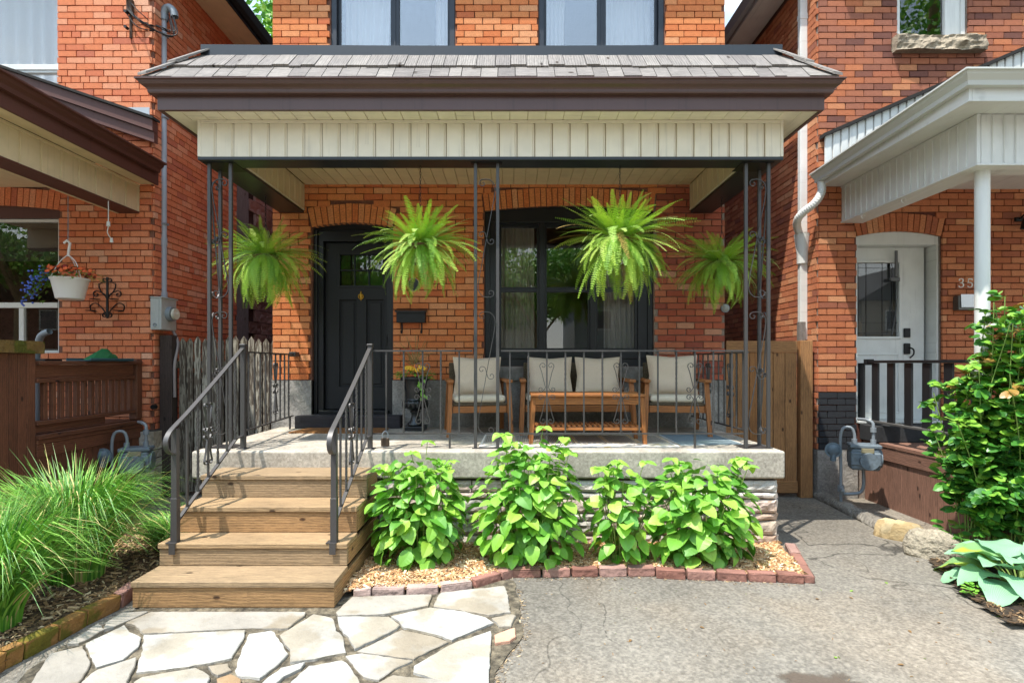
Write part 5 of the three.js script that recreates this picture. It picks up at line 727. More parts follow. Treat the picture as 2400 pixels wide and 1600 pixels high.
{ // white porch of the right house
  const p = thing('neighbour_porch', 'white ribbed porch roof with round post and brown plank deck at number 35', 'porch', [5.5, 0, -5.6]);
  const bx = 3.919, y0 = 3.30, y1 = 3.715, zf = -4.67, x1 = RX1;
  part(p, 'beam_core', [box(bx + 0.012, bx + 0.26, y0, y1, FZ + 0.01, zf - 0.012), box(bx + 0.261, x1, y0, y1, zf - 0.24, zf - 0.012)], M.white);
  sidingRun(p, V(bx + 0.012, 0, zf - 0.012), V(bx + 0.012, 0, FZ + 0.01), y0, y1 - 0.012, V(-1, 0, 0), M.white, 0.098, 7); sidingRun(p, V(bx + 0.03, 0, zf - 0.012), V(x1, 0, zf - 0.012), y0, y1 - 0.012, V(0, 0, 1), M.white, 0.098, 8);
  part(p, 'beam_trim', [rbox(bx - 0.004, bx + 0.028, y0 - 0.001, y1 - 0.001, zf - 0.03, zf + 0.004, 0.003), rbox(bx - 0.004, bx + 0.265, y0 - 0.02, y0 - 0.0015, FZ + 0.01, zf + 0.004, 0.003), rbox(bx + 0.266, x1, y0 - 0.02, y0 - 0.0015, zf - 0.25, zf + 0.004, 0.003), rbox(bx - 0.002, bx + 0.011, y1 - 0.02, y1 - 0.002, FZ + 0.01, zf, 0.003)], M.white);
  part(p, 'ceiling', uvm(box(bx + 0.261, x1, y1 - 0.03, y1, FZ + 0.01, zf - 0.241)), M.white);
  const ex = 3.66, ed = zf + 0.24; part(p, 'soffit', [box(ex, bx + 0.02, y1 + 0.002, y1 + 0.014, FZ + 0.01, ed), box(bx + 0.021, x1, y1 + 0.002, y1 + 0.014, zf - 0.02, ed)].map((g) => uvm(g)), M.white);
  part(p, 'fascia', [rbox(ex - 0.025, ex - 0.001, y1 - 0.02, 3.90, FZ + 0.03, ed + 0.025, 0.004), rbox(ex, x1, y1 - 0.02, 3.90, ed + 0.0005, ed + 0.025, 0.004)], M.white);
  const prof = [[0, 3.80], [0.05, 3.80], [0.055, 3.835], [0.09, 3.87], [0.1, 3.89], [0.118, 3.892], [0.118, 3.905], [0.09, 3.905], [0.09, 3.88], [0, 3.87]], gm = mat('#d4d8da', { rough: 0.4, map: T.dirt });
  const sl = -0.06; part(p, 'gutter', [loft(prof.map(([o, y]) => V(ex - 0.026 - o, y + sl, FZ + 0.06)), prof.map(([o, y]) => V(ex - 0.026 - o, y, ed + 0.026 + o))), loft(prof.map(([o, y]) => V(ex - 0.026 - o, y - 0.0005, ed + 0.026 + o)), prof.map(([o, y]) => V(x1, y - 0.0005, ed + 0.026 + o)))], gm);
  part(p, 'roof', loft([V(ex, 3.91, ed), V(x1, 3.91, ed), V(x1, 3.91, FZ + 0.12), V(ex, 3.91, FZ + 0.12)], [V(4.5, 4.3, zf - 0.6), V(x1, 4.3, zf - 0.6), V(x1, 4.3, FZ + 0.12), V(4.5, 4.3, FZ + 0.12)]), M.roofing);
  const A = [fx(1925), fy(327)], B = [fx(2420), fy(112)], top = (q) => lerp(A[1], B[1], (q.x - A[0]) / (B[0] - A[0])); sidingRun(p, V(A[0], 0, FZ + 0.07), V(B[0], 0, FZ + 0.07), 3.78, top, V(0, 0, 1), M.white, 0.098, 9, 'gable_panel');
  part(p, 'shingle_edge', loft([V(A[0] - 0.03, A[1] - 0.012, FZ + 0.02), V(A[0] - 0.03, A[1] + 0.03, FZ + 0.02), V(A[0] - 0.03, A[1] + 0.03, FZ + 0.12), V(A[0] - 0.03, A[1] - 0.012, FZ + 0.12)], [V(B[0], B[1], FZ + 0.02), V(B[0], B[1] + 0.04, FZ + 0.02), V(B[0], B[1] + 0.04, FZ + 0.12), V(B[0], B[1], FZ + 0.12)]), M.roofing);
  part(p, 'post', [cyl(0.055, 0.055, y0 - 0.74, 4.09, 0.72, -4.82, 24), cyl(0.075, 0.075, 0.03, 4.09, 0.715, -4.82, 24)], M.white);
  for (const [z, x] of [[-5.6, bx + 0.13], [-6.2, bx + 0.10]]) part(p, 'cup_hook', new THREE.TorusGeometry(0.022, 0.004, 6, 14, 4.8).translate(x - 0.09, y0 - 0.045, z), M.white);
  // deck
  const dx = 4.20, rng = rngOf(15); for (let z = FZ + 0.04; z < -4.45; z += 0.142) part(p, 'deck_board', uvm(rbox(dx - 0.03, 7.2, 0.672, 0.71, z, z + 0.137, 0.004), 'x', [rng() * 3, rng() * 3]), M.deckBrown);
  part(p, 'deck_fascia', uvm(rbox(dx - 0.022, dx + 0.015, 0.525, 0.670, FZ + 0.03, -4.45, 0.004), 'z'), M.deckBrown);
  for (let z = FZ + 0.03; z < -4.5; z += 0.125) part(p, 'skirting_board', uvm(rbox(dx - 0.004, dx + 0.014, -0.02, 0.524, z, z + 0.122, 0.003), 'y', [rng() * 3, rng() * 3]), M.deckBrown);
  part(p, 'deck_frame', box(dx + 0.02, 7.2, 0, 0.67, FZ + 0.03, -4.47), M.deckBrown);
  // step below the white door
  part(p, 'door_step', uvm(rbox(4.13, 5.3, 0.711, 0.895, FZ + 0.03, FZ + 0.33, 0.01)), mat('#3a3a3c', { map: T.concrete, rough: 0.9 }));
  const r = thing('deck_railing', 'black flat-slat railing on the brown deck in front of the white door', 'railing', [4.25, 0.71, -5.8]);
  const rx = 4.24; part(r, 'top_rail', rbox(rx - 0.03, rx + 0.03, 1.615, 1.645, -6.56, -4.6, 0.005), M.blackMatte); part(r, 'bottom_rail', rbox(rx - 0.035, rx + 0.035, 0.92, 0.945, -6.6, -4.6, 0.005), mat('#6a6866', { rough: 0.6, map: T.grain }));
  [2020, 2053, 2089.5, 2130.5, 2173.5, 2225, 2290, 2370].forEach((px) => { const d = rx * F / (px - CX); part(r, 'slat', rbox(rx - 0.012, rx + 0.012, 0.946, 1.614, -d - 0.055, -d + 0.055, 0.004), M.blackMatte); });
  part(r, 'foot', rbox(rx - 0.02, rx + 0.02, 0.711, 0.919, -5.62, -5.56, 0.004), M.blackMatte); part(r, 'wall_bracket', rbox(rx - 0.05, rx + 0.05, 1.59, 1.66, FZ + 0.012, -6.561, 0.006), M.ironDark);
}
{ // downspouts
  const z = -6.86, x = RX - 0.06, a = thing('downspout', 'tall white square downspout on the side wall of the right house', 'downspout', [x, 1.9, z]);
  part(a, 'pipe', uvm(rbox(x - 0.045, x + 0.045, 1.9, 6.42, z - 0.035, z + 0.035, 0.008), 'y'), M.white); part(a, 'joint', rbox(x - 0.05, x + 0.05, 5.85, 5.92, z - 0.04, z + 0.04, 0.006), M.white);
  const b = thing('downspout', 'corrugated white elbow downspout draining the white porch gutter', 'downspout', [3.5, 2.9, -6.55]), path = new THREE.CatmullRomCurve3([V(3.63, 3.74, -6.50), V(3.63, 3.62, -6.50), V(3.57, 3.50, -6.53), V(3.49, 3.42, -6.62), V(3.46, 3.36, -6.70), V(3.50, 3.28, -6.80), V(3.57, 3.18, -6.84)], false, 'centripetal'), g = new THREE.TubeGeometry(path, 90, 0.046, 10), pp = g.attributes.position;
  for (let i = 0; i <= 90; i++) { const c = path.getPointAt(i / 90), k = 1 + (i % 3 === 0 ? -0.08 : 0.03); for (let j = 0; j <= 10; j++) { const n = i * 11 + j; pp.setXYZ(n, c.x + (pp.getX(n) - c.x) * k, c.y + (pp.getY(n) - c.y) * k, c.z + (pp.getZ(n) - c.z) * k); } } g.computeVertexNormals();
  part(b, 'elbow', g, M.white); part(b, 'funnel', lathe([[0.062, -0.22], [0.064, -0.1], [0.095, 0.14], [0.09, 0.15], [0.06, -0.08]], 3.592, 3.06, -6.855, 18), M.white);
}
{ // cedar gate between the houses
  const g = thing('wooden_gate', 'cedar board gate closing the passage beside the porch', 'gate', [3.05, 0, -6.7]), rng = rngOf(18), zg = -6.66;
  let x = HX1 + 0.03; while (x < 3.42) { const w = 0.138; part(g, 'board', uvm(rbox(x, Math.min(x + w, 3.425), 0.05, 1.74, zg - 0.02, zg, 0.004), 'y', [rng() * 3, rng() * 3]), rng() > 0.5 ? M.cedar : M.cedarB); x += w + 0.005; }
  part(g, 'rail', [rbox(HX1 + 0.03, 3.425, 1.742, 1.88, zg - 0.03, zg + 0.012, 0.004), rbox(HX1 + 0.03, 3.425, 0.06, 0.20, zg + 0.001, zg + 0.025, 0.004)].map((q) => uvm(q, 'x', [rng(), rng()])), M.cedar); part(g, 'post', uvm(rbox(3.455, 3.60, 0, 1.885, zg - 0.06, zg + 0.03, 0.005), 'y', [0.4, 0.2]), M.cedar); part(g, 'back_post', uvm(rbox(3.52, 3.60, 1.6, 2.12, -6.85, -6.79, 0.004), 'y'), M.shake);
}
{ // stones and kerb along the deck
  const rock = (name, label, px, py, w, h, dp, seed, m, hh = 0) => { const c = G(px, py, 0), g = new THREE.IcosahedronGeometry(1, 4), p = g.attributes.position; for (let i = 0; i < p.count; i++) { const v = V(p.getX(i), p.getY(i), p.getZ(i)), k = Math.pow(Math.abs(v.x) ** 3.2 + Math.abs(v.y) ** 3.2 + Math.abs(v.z) ** 3.2, -1 / 3.2) * (0.94 + (fbm(v.x * 1.6 + seed, v.y * 1.6 + v.z * 1.4 + seed, 4) - 0.5) * 0.5); p.setXYZ(i, v.x * k * w / 2, Math.max(-0.25, v.y * k) * h, v.z * k * dp / 2); } const q = g.index ? g.toNonIndexed() : g; q.computeVertexNormals(); q.rotateY(-0.62); q.translate(c.x, hh, c.z - dp * 0.3); return solo(name, label, 'rock', uvm(q), m); };
  rock('rock', 'smooth tan slab of stone leaning along the brown deck', 2122, 1268, 0.42, 0.20, 0.17, 3, mat('#c9b48c', { map: T.stone, bump: T.bumpN, bs: 0.01, rough: 1 })); rock('rock', 'crumbling pale broken concrete chunk beside the hosta', 2208, 1312, 0.46, 0.22, 0.2, 9, mat('#c6b8a0', { map: T.concrete, bump: T.bumpN, bs: 0.03, rough: 1 }));
  const a = [[1925, 1166], [1975, 1190], [2030, 1218], [2085, 1246]].map(([x, y]) => G(x, y, 0).setY(0.015)); const g = tubeP(a, 0.10, 30, 10), p = g.attributes.position; for (let i = 0; i < p.count; i++) p.setY(i, p.getY(i) * 0.75 + (fbm(p.getX(i) * 11, p.getZ(i) * 11 + 30, 3) - 0.5) * 0.05); g.computeVertexNormals(); solo('kerb', 'lumpy concrete kerb strip running from the gate post to the tan stone', 'kerb', uvm(g), mat('#a9a195', { map: T.concrete, bump: T.bumpN, bs: 0.02, rough: 1 }));
}
// ---------------------------------------------------------------- porch furniture and small things
M.cushion = mat('#f4dfc6', { map: T.fabric, bump: T.fabric, bs: 0.0006, rough: 1, sheen: 0.2 });
M.seatPad = mat('#f2e4cc', { map: T.fabric, bump: T.fabric, bs: 0.0006, rough: 1, sheen: 0.2 });
M.wicker = mat('#a08a6c', { map: T.wicker, bump: T.wicker, bs: 0.004, rough: 0.9 });
function seatFrame(name, label, cat, w, at, turn, group) {          // local: front at +z, floor at y=0; w between the arms
  const t = thing(name, label, cat, [0, 0, 0], group), h = w / 2, dp = 0.30, rng = rngOf((w * 100) | 0);
  for (const s of [-1, 1]) {
    part(t, 'leg', uvm(bar(V(s * (h + 0.045), 0, dp + 0.03), V(s * (h + 0.02), 0.56, dp - 0.03), 0.045, 0.04, V(0, 0, 1)), 'y', [rng(), rng()]), M.teak); part(t, 'leg', uvm(bar(V(s * (h + 0.04), 0, -dp - 0.06), V(s * (h + 0.02), 0.54, -dp + 0.06), 0.045, 0.04, V(0, 0, 1)), 'y', [rng(), rng()]), M.teak);
    part(t, 'armrest', uvm(rbox(s * (h + 0.025) - 0.035, s * (h + 0.025) + 0.035, 0.555, 0.59, -dp + 0.0, dp + 0.04, 0.012, 2), 'z', [rng(), rng()]), M.teak);
    part(t, 'side_rail', uvm(rbox(s * (h + 0.018) - 0.015, s * (h + 0.018) + 0.015, 0.24, 0.32, -dp, dp, 0.004), 'z', [rng(), rng()]), M.teak);
  }
  part(t, 'front_rail', uvm(rbox(-h, h, 0.245, 0.315, dp - 0.04, dp - 0.005, 0.006), 'x', [rng(), rng()]), M.teak); part(t, 'seat', uvm(rbox(-h, h, 0.316, 0.35, -dp + 0.02, dp - 0.002, 0.012, 2)), M.wicker);
  part(t, 'backrest', uvm(rbox(-h - 0.01, h + 0.01, 0.351, 0.775, -0.02, 0.02, 0.015, 2).rotateX(-0.22).translate(0, 0.01, -0.17)), M.wicker);
  part(t, 'seat_cushion', uvm(rbox(-h + 0.01, h - 0.01, 0.351, 0.425, -dp + 0.10, dp + 0.01, 0.035, 4)), M.seatPad);
  t.position.copy(at); t.rotation.y = turn; return t;
}
function pillow(label, at, turn, lean, s = 0.50, sh = 0.43) {         // square scatter cushion with pinched corners
  const g = new THREE.BoxGeometry(1, 1, 1, 16, 16, 4), p = g.attributes.position;
  for (let i = 0; i < p.count; i++) { const x = p.getX(i) * 2, y = p.getY(i) * 2, z = p.getZ(i) * 2, ed = (1 - x ** 4) * (1 - y ** 4), pin = 1 - 0.10 * (1 - Math.abs(x * y)) * Math.max(x * x, y * y); p.setXYZ(i, x * pin * s / 2, y * pin * sh / 2, z * (0.012 + 0.075 * Math.pow(Math.max(ed, 0), 0.6) * (1 + (fbm(x * 2 + at.x * 5, y * 2 + 5, 3) - 0.5) * 0.35))); }
  g.computeVertexNormals(); const m = solo('cushion', label, 'cushion', uvm(g), M.cushion, 'scatter cushions'); m.position.copy(at); m.rotation.set(lean, turn, 0, 'YXZ'); return m;
}
const chairL = V(PX(1118, 6.0), FLOOR, -6.03), sofaC = V(PX(1345, 6.2), FLOOR, -6.14), chairR = V(PX(1577, 6.05), FLOOR, -6.05);
seatFrame('armchair', 'teak and wicker armchair with beige cushions beside the black urn', 'armchair', 0.56, chairL, 0.16, 'porch armchairs');
seatFrame('armchair', 'teak and wicker armchair with beige cushions at the gate end of the porch', 'armchair', 0.56, chairR, -0.14, 'porch armchairs');
seatFrame('sofa', 'teak and wicker two-seat sofa under the big porch window', 'sofa', 1.10, sofaC, 0);
pillow('beige scatter cushion on the armchair beside the urn', chairL.clone().add(V(0.0, 0.615, -0.03)), 0.16, -0.2, 0.53); pillow('beige scatter cushion on the armchair by the gate', chairR.clone().add(V(0.0, 0.625, -0.03)), -0.14, -0.2, 0.54, 0.45);
pillow('beige scatter cushion on the half of the sofa next to the urn armchair', sofaC.clone().add(V(-0.27, 0.615, -0.03)), 0.03, -0.2, 0.50); pillow('beige scatter cushion on the half of the sofa next to the gate armchair', sofaC.clone().add(V(0.26, 0.615, -0.03)), -0.05, -0.2, 0.50);
{ // coffee table
  const c = V(PX(1372, 5.33), FLOOR, -5.34), t = thing('coffee_table', 'low teak coffee table with slatted shelf in front of the sofa', 'table', [c.x, c.y, c.z]), X = 0.50, Z = 0.19, H = 0.475, rng = rngOf(2), o = (g) => g.translate(c.x, c.y, c.z);
  for (const sx of [-1, 1]) for (const sz of [-1, 1]) part(t, 'leg', uvm(o(bar(V(sx * (X + 0.03), 0.006, sz * Z), V(sx * X, H - 0.03, sz * Z), 0.036, 0.034, V(0, 0, 1))), 'y', [rng(), rng()]), M.teak);
  part(t, 'apron', [rbox(-X, X, H - 0.10, H - 0.026, Z - 0.012, Z + 0.012, 0.004), rbox(-X, X, H - 0.10, H - 0.026, -Z - 0.012, -Z + 0.012, 0.004), rbox(-X - 0.012, -X + 0.012, H - 0.10, H - 0.026, -Z + 0.013, Z - 0.013, 0.004), rbox(X - 0.012, X + 0.012, H - 0.10, H - 0.026, -Z + 0.013, Z - 0.013, 0.004)].map((g) => uvm(o(g), 'x', [rng(), rng()])), M.teak);
  for (let i = 0; i < 6; i++) { const z = -Z - 0.04 + i * 0.0785; part(t, 'table_top_slat', uvm(o(rbox(-X - 0.03, X + 0.03, H - 0.025, H, z, z + 0.07, 0.006)), 'x', [rng() * 2, rng() * 2]), M.teak); }
  part(t, 'shelf_rail', [rbox(-X, X, 0.135, 0.165, Z - 0.014, Z + 0.010, 0.004), rbox(-X, X, 0.135, 0.165, -Z - 0.01, -Z + 0.014, 0.004)].map((g) => uvm(o(g))), M.teak);
  for (let i = 0; i < 20; i++) { const x = -X + 0.03 + i * (2 * X - 0.06) / 19; part(t, 'shelf_slat', uvm(o(rbox(x - 0.014, x + 0.014, 0.166, 0.178, -Z, Z, 0.003)), 'z', [rng(), rng()]), M.teak); }
}
function flatSheet(name, label, cat, pts, y, w, h, draw, th = 0.008) {   // rug or mat: printed top on a thin body
  const cv = document.createElement('canvas'); cv.width = w; cv.height = h; draw(cv.getContext('2d'), w, h);
  const t = new THREE.CanvasTexture(cv); t.colorSpace = THREE.SRGBColorSpace;
  const A = pts.map(([x, z]) => V(x, y, z)), B = pts.map(([x, z]) => V(x, y + th, z)), g = loft(A, B), p = g.attributes.position, uv = g.attributes.uv, xs = pts.map((q) => q[0]), zs = pts.map((q) => q[1]), x0 = Math.min(...xs), x1 = Math.max(...xs), z0 = Math.min(...zs), z1 = Math.max(...zs);
  for (let i = 0; i < p.count; i++) uv.setXY(i, (p.getX(i) - x0) / (x1 - x0), 1 - (p.getZ(i) - z0) / (z1 - z0));
  return solo(name, label, cat, g, new THREE.MeshStandardMaterial({ map: t, roughness: 0.95, bumpMap: T.fabric, bumpScale: 0.001 }));
}
flatSheet('rug', 'grey and mustard patterned rug under the coffee table', 'rug', [[-0.28, -6.0], [1.48, -6.0], [1.52, -5.0], [-0.30, -5.0]], FLOOR, 1024, 512, (c, w, h) => {
  c.fillStyle = '#cfc8bd'; c.fillRect(0, 0, w, h); const r = rngOf(6);
  for (let i = 0; i < 1500; i++) { c.fillStyle = ['#b7b5b0', '#ded6c6', '#c9a95a', '#8f979c', '#e9e2d6', '#a6a39c'][(r() * 6) | 0]; c.fillRect(r() * w, r() * h, 6 + r() * 50, 2 + r() * 7); }
  for (let k = 0; k < 6; k++) { const x = 20 + k * 168; c.fillStyle = '#7c7468'; c.fillRect(x, 120, 140, 250); c.strokeStyle = '#e6dfd2'; c.lineWidth = 3; for (let a = 0; a < 14; a++) for (let b = 0; b < 10; b++) { c.beginPath(); c.moveTo(x + a * 10 + 3, 126 + b * 24); c.lineTo(x + a * 10 + 7, 126 + b * 24 + 14); c.stroke(); } c.strokeStyle = '#c29a3a'; c.lineWidth = 5; c.strokeRect(x - 8, 100, 156, 290); }
  c.strokeStyle = '#efe8dc'; c.lineWidth = 12; c.strokeRect(8, 8, w - 16, h - 16);
});
flatSheet('floor_mat', 'plain blue-grey outdoor mat with pale border at the gate end of the porch', 'mat', [[1.55, -6.0], [2.14, -6.1], [2.16, -5.18], [1.56, -5.12]], FLOOR, 256, 256, (c, w, h) => { c.fillStyle = '#75858c'; c.fillRect(0, 0, w, h); const r = rngOf(16); for (let i = 0; i < 4000; i++) { c.fillStyle = r() > 0.5 ? '#6d7c84' : '#7d8c92'; c.fillRect(r() * w, r() * h, 2, 2); } c.strokeStyle = '#c9d0d2'; c.lineWidth = 6; c.strokeRect(3, 3, w - 6, h - 6); }, 0.006);
flatSheet('doormat', 'brown coir doormat in front of the black door step', 'doormat', [[-2.36, -6.42], [-1.42, -6.40], [-1.42, -5.98], [-2.42, -6.0]], FLOOR, 512, 256, (c, w, h) => { c.fillStyle = '#8a5a2e'; c.fillRect(0, 0, w, h); const r = rngOf(26); for (let i = 0; i < 14000; i++) { c.fillStyle = ['#a06a36', '#6f4622', '#b98348', '#5c3a1e'][(r() * 4) | 0]; c.fillRect(r() * w, r() * h, 2, 4); } }, 0.014);
// leaf helpers used by all plants
M.leafA = mat('#74b036', { rough: 0.5, transmission: 0.30, thickness: 0 }); M.leafB = mat('#8ac242', { rough: 0.5, transmission: 0.32, thickness: 0 }); M.leafC = mat('#5c9a2e', { rough: 0.5, transmission: 0.28, thickness: 0 }); M.leafD = mat('#a2cc4a', { rough: 0.5, transmission: 0.34, thickness: 0 });
M.stem = mat('#7d6a4a', { rough: 0.9 }); M.stemG = mat('#7d9448', { rough: 0.8 });
function leafGeo(L, W, fold, droop, teeth, seed, n = 7, tipP = 1.3) {   // blade along +z, upper side +y
  const pos = [], rng = rngOf(seed), row = [];
  for (let i = 0; i <= n; i++) { const t = i / n, w = W / 2 * Math.pow(Math.sin(Math.PI * Math.pow(t, 0.72)), tipP * 0.62) * (1 + (i % 2 ? teeth : -teeth)) + 0.0004, y = -droop * t * t * L, z = t * L; row.push([V(-w, y + fold * w, z), V(0, y, z), V(w, y + fold * w * (0.8 + rng() * 0.4), z)]); }
  for (let i = 0; i < n; i++) for (const k of [0, 1]) { const [a, b, c, d] = [row[i][k], row[i][k + 1], row[i + 1][k + 1], row[i + 1][k]]; for (const q of [a, c, b, a, d, c]) pos.push(q.x, q.y, q.z); }
  const g = new THREE.BufferGeometry(); g.setAttribute('position', new THREE.Float32BufferAttribute(pos, 3)); g.computeVertexNormals(); return norm(g);
}
const lookQ = (dir, up) => { const z = dir.clone().normalize(), x = up.clone().cross(z).normalize(), y = z.clone().cross(x); return new THREE.Quaternion().setFromRotationMatrix(new THREE.Matrix4().makeBasis(x, y, z)); };
{ // urn planter
  const c = V(PX(973, 6.3), FLOOR, -6.3), t = thing('urn_planter', 'black cast urn with yellow flowers beside the armchair', 'planter', [c.x, c.y, c.z]);
  const urn = [[0.001, 0.05], [0.075, 0.05], [0.09, 0.07], [0.055, 0.11], [0.04, 0.17], [0.05, 0.20], [0.062, 0.21], [0.05, 0.225], [0.12, 0.26], [0.145, 0.30], [0.145, 0.325], [0.115, 0.34], [0.112, 0.36], [0.115, 0.44], [0.135, 0.55], [0.165, 0.575], [0.17, 0.60], [0.155, 0.605], [0.13, 0.57], [0.001, 0.56]];
  const bk = mat('#1b1d20', { rough: 0.35, clearcoat: 0.2 }); part(t, 'urn', lathe(urn, c.x, c.y, c.z, 32), bk); part(t, 'plinth', rbox(c.x - 0.12, c.x + 0.12, c.y, c.y + 0.052, c.z - 0.12, c.z + 0.12, 0.008), bk);
  for (let i = 0; i < 16; i++) { const a = i / 16 * 6.283; part(t, 'gadroon', new THREE.SphereGeometry(0.03, 8, 6).scale(0.8, 1.5, 0.5).rotateY(-a + Math.PI / 2).translate(c.x + Math.cos(a) * 0.135, c.y + 0.295, c.z + Math.sin(a) * 0.135), bk); }
  const rng = rngOf(31), lg = leafGeo(0.05, 0.03, 0.2, 0.3, 0, 3, 4), ls = [M.leafA, M.leafC]; const top = c.clone().add(V(0, 0.60, 0));
  for (let i = 0; i < 110; i++) { const a = rng() * 6.283, r = Math.sqrt(rng()) * 0.24, m = part(t, 'leaf', lg, ls[i % 2], top.clone().add(V(Math.cos(a) * r, 0.03 + rng() * 0.07 - r * 0.2, Math.sin(a) * r))); m.quaternion.copy(lookQ(V(Math.cos(a) + rng() - 0.5, rng() * 0.8 - 0.2, Math.sin(a) + rng() - 0.5), V(0, 1, 0.1))); }
  for (let i = 0; i < 12; i++) { const b = top.clone().add(V(0.05 + rng() * 0.1, -0.02 - i * 0.018, 0.15 + rng() * 0.03)), m = part(t, 'leaf', lg, M.leafB, b); m.quaternion.copy(lookQ(V(rng() - 0.5, -0.7, rng()), V(0, 0.3, 1))); }
  const petal = mat('#f2bb2e', { rough: 0.6 }), pet2 = mat('#e07a2c', { rough: 0.6 }); for (let i = 0; i < 12; i++) { const p = top.clone().add(V((rng() - 0.5) * 0.26, 0.08 + rng() * 0.05, 0.03 + rng() * 0.13)), fl = []; for (let k = 0; k < 5; k++) { const a = k / 5 * 6.283; fl.push(new THREE.SphereGeometry(0.014, 6, 4).scale(1, 1, 0.3).translate(Math.cos(a) * 0.014, Math.sin(a) * 0.014, 0)); } part(t, 'flower', merge(fl), i % 4 === 3 ? pet2 : petal, p).rotation.set(-0.4, rng() - 0.5, 0); }
  const bl = []; for (let i = 0; i < 34; i++) { const a = rng() * 6.283, s = 0.06 + rng() * 0.22, h = 0.28 + rng() * 0.25; bl.push(strip([0, 0.3, 0.6, 1].map((u) => top.clone().add(V(Math.cos(a) * s * u * u, h * u - s * 0.5 * u * u, Math.sin(a) * s * u * u * 0.6))), 0.005, 0.0012, V(1, 0, 0.2).normalize())); } part(t, 'spike_leaves', bl, mat('#8a7a4a', { rough: 0.8 })).userData.kind = 'stuff';
}
{ // things on the brick of the middle house
  const t = thing('mailbox', 'black wall mailbox with newspaper hooks beside the black door', 'mailbox', [fx(966), fy(757), FZ]), x0 = fx(933), x1 = fx(999), y0 = fy(757), y1 = fy(733);
  part(t, 'body', rbox(x0, x1, y0, y1, FZ + 0.006, FZ + 0.11, 0.006), M.blackMatte); const S = (x) => [V(x, y1, FZ + 0.006), V(x, y1, FZ + 0.135), V(x, y1 + 0.012, FZ + 0.135), V(x, y1 + 0.055, FZ + 0.006)]; part(t, 'lid', loft(S(x0 - 0.015), S(x1 + 0.015)), M.black);
  for (let i = 0; i < 14; i++) { const x = lerp(x0, x1, (i + 0.5) / 14); part(t, 'lid_scallop', cyl(0.009, 0.009, 0.006, 0, 0, 0, 10).rotateX(Math.PI / 2).translate(x, y1 - 0.004, FZ + 0.123), M.black); }
  for (const px of [943, 989]) part(t, 'hook', strip([V(fx(px), y0, FZ + 0.02), V(fx(px), y0 - 0.09, FZ + 0.02), V(fx(px), y0 - 0.125, FZ + 0.04), V(fx(px), y0 - 0.125, FZ + 0.07), V(fx(px), y0 - 0.09, FZ + 0.085)], 0.016, 0.005, V(1, 0, 0)), M.ironDark);
  const c = V(fx(970), fy(667), FZ), n = thing('house_number_plaque', 'oval black house number plaque under the hanging fern', 'plaque', [c.x, c.y, c.z]); part(n, 'plate', cyl(0.064, 0.064, 0.012, 0, 0, 0, 32).rotateX(Math.PI / 2).scale(1, 1.15, 1).translate(c.x, c.y, c.z + 0.008), M.black); part(n, 'rim', new THREE.TorusGeometry(0.064, 0.005, 8, 36).scale(1, 1.15, 1).translate(c.x, c.y, c.z + 0.014), M.steel);
  const tg = new TextGeometry('3', { font, size: 0.07, depth: 0.004, curveSegments: 6 }); tg.translate(c.x - 0.026, c.y - 0.035, c.z + 0.0145); part(n, 'numeral', norm(tg), M.steel);
  const q = V(fx(1697), fy(723), FZ + 0.0), w = thing('porch_light', 'small round light on the right-hand brick corner of the middle house', 'light', [q.x, q.y, q.z]); part(w, 'housing', cyl(0.05, 0.05, 0.03, 0, 0, 0, 20).rotateX(Math.PI / 2).translate(q.x, q.y, FZ + 0.024), M.galv); part(w, 'lens', new THREE.SphereGeometry(0.046, 16, 10).scale(1, 1, 0.7).translate(q.x, q.y, FZ + 0.04), mat('#9a9c98', { rough: 0.3 }));
  const d = V(PX(904, RD), 0.985, -RD), pl = thing('padlock', 'dark padlock hanging on the bottom rail of the short iron railing', 'padlock', [d.x, d.y - 0.1, d.z]); part(pl, 'body', rbox(d.x - 0.036, d.x + 0.036, d.y - 0.11, d.y - 0.035, d.z + 0.008, d.z + 0.038, 0.006), mat('#4a3c30', { rough: 0.5, metal: 0.4 })); part(pl, 'shackle', tubeP([V(d.x - 0.024, d.y - 0.036, d.z + 0.023), V(d.x - 0.024, d.y + 0.0, d.z + 0.023), V(d.x, d.y + 0.026, d.z + 0.023), V(d.x + 0.024, d.y + 0.0, d.z + 0.023), V(d.x + 0.024, d.y - 0.036, d.z + 0.023)], 0.005, 20), M.galv);
}
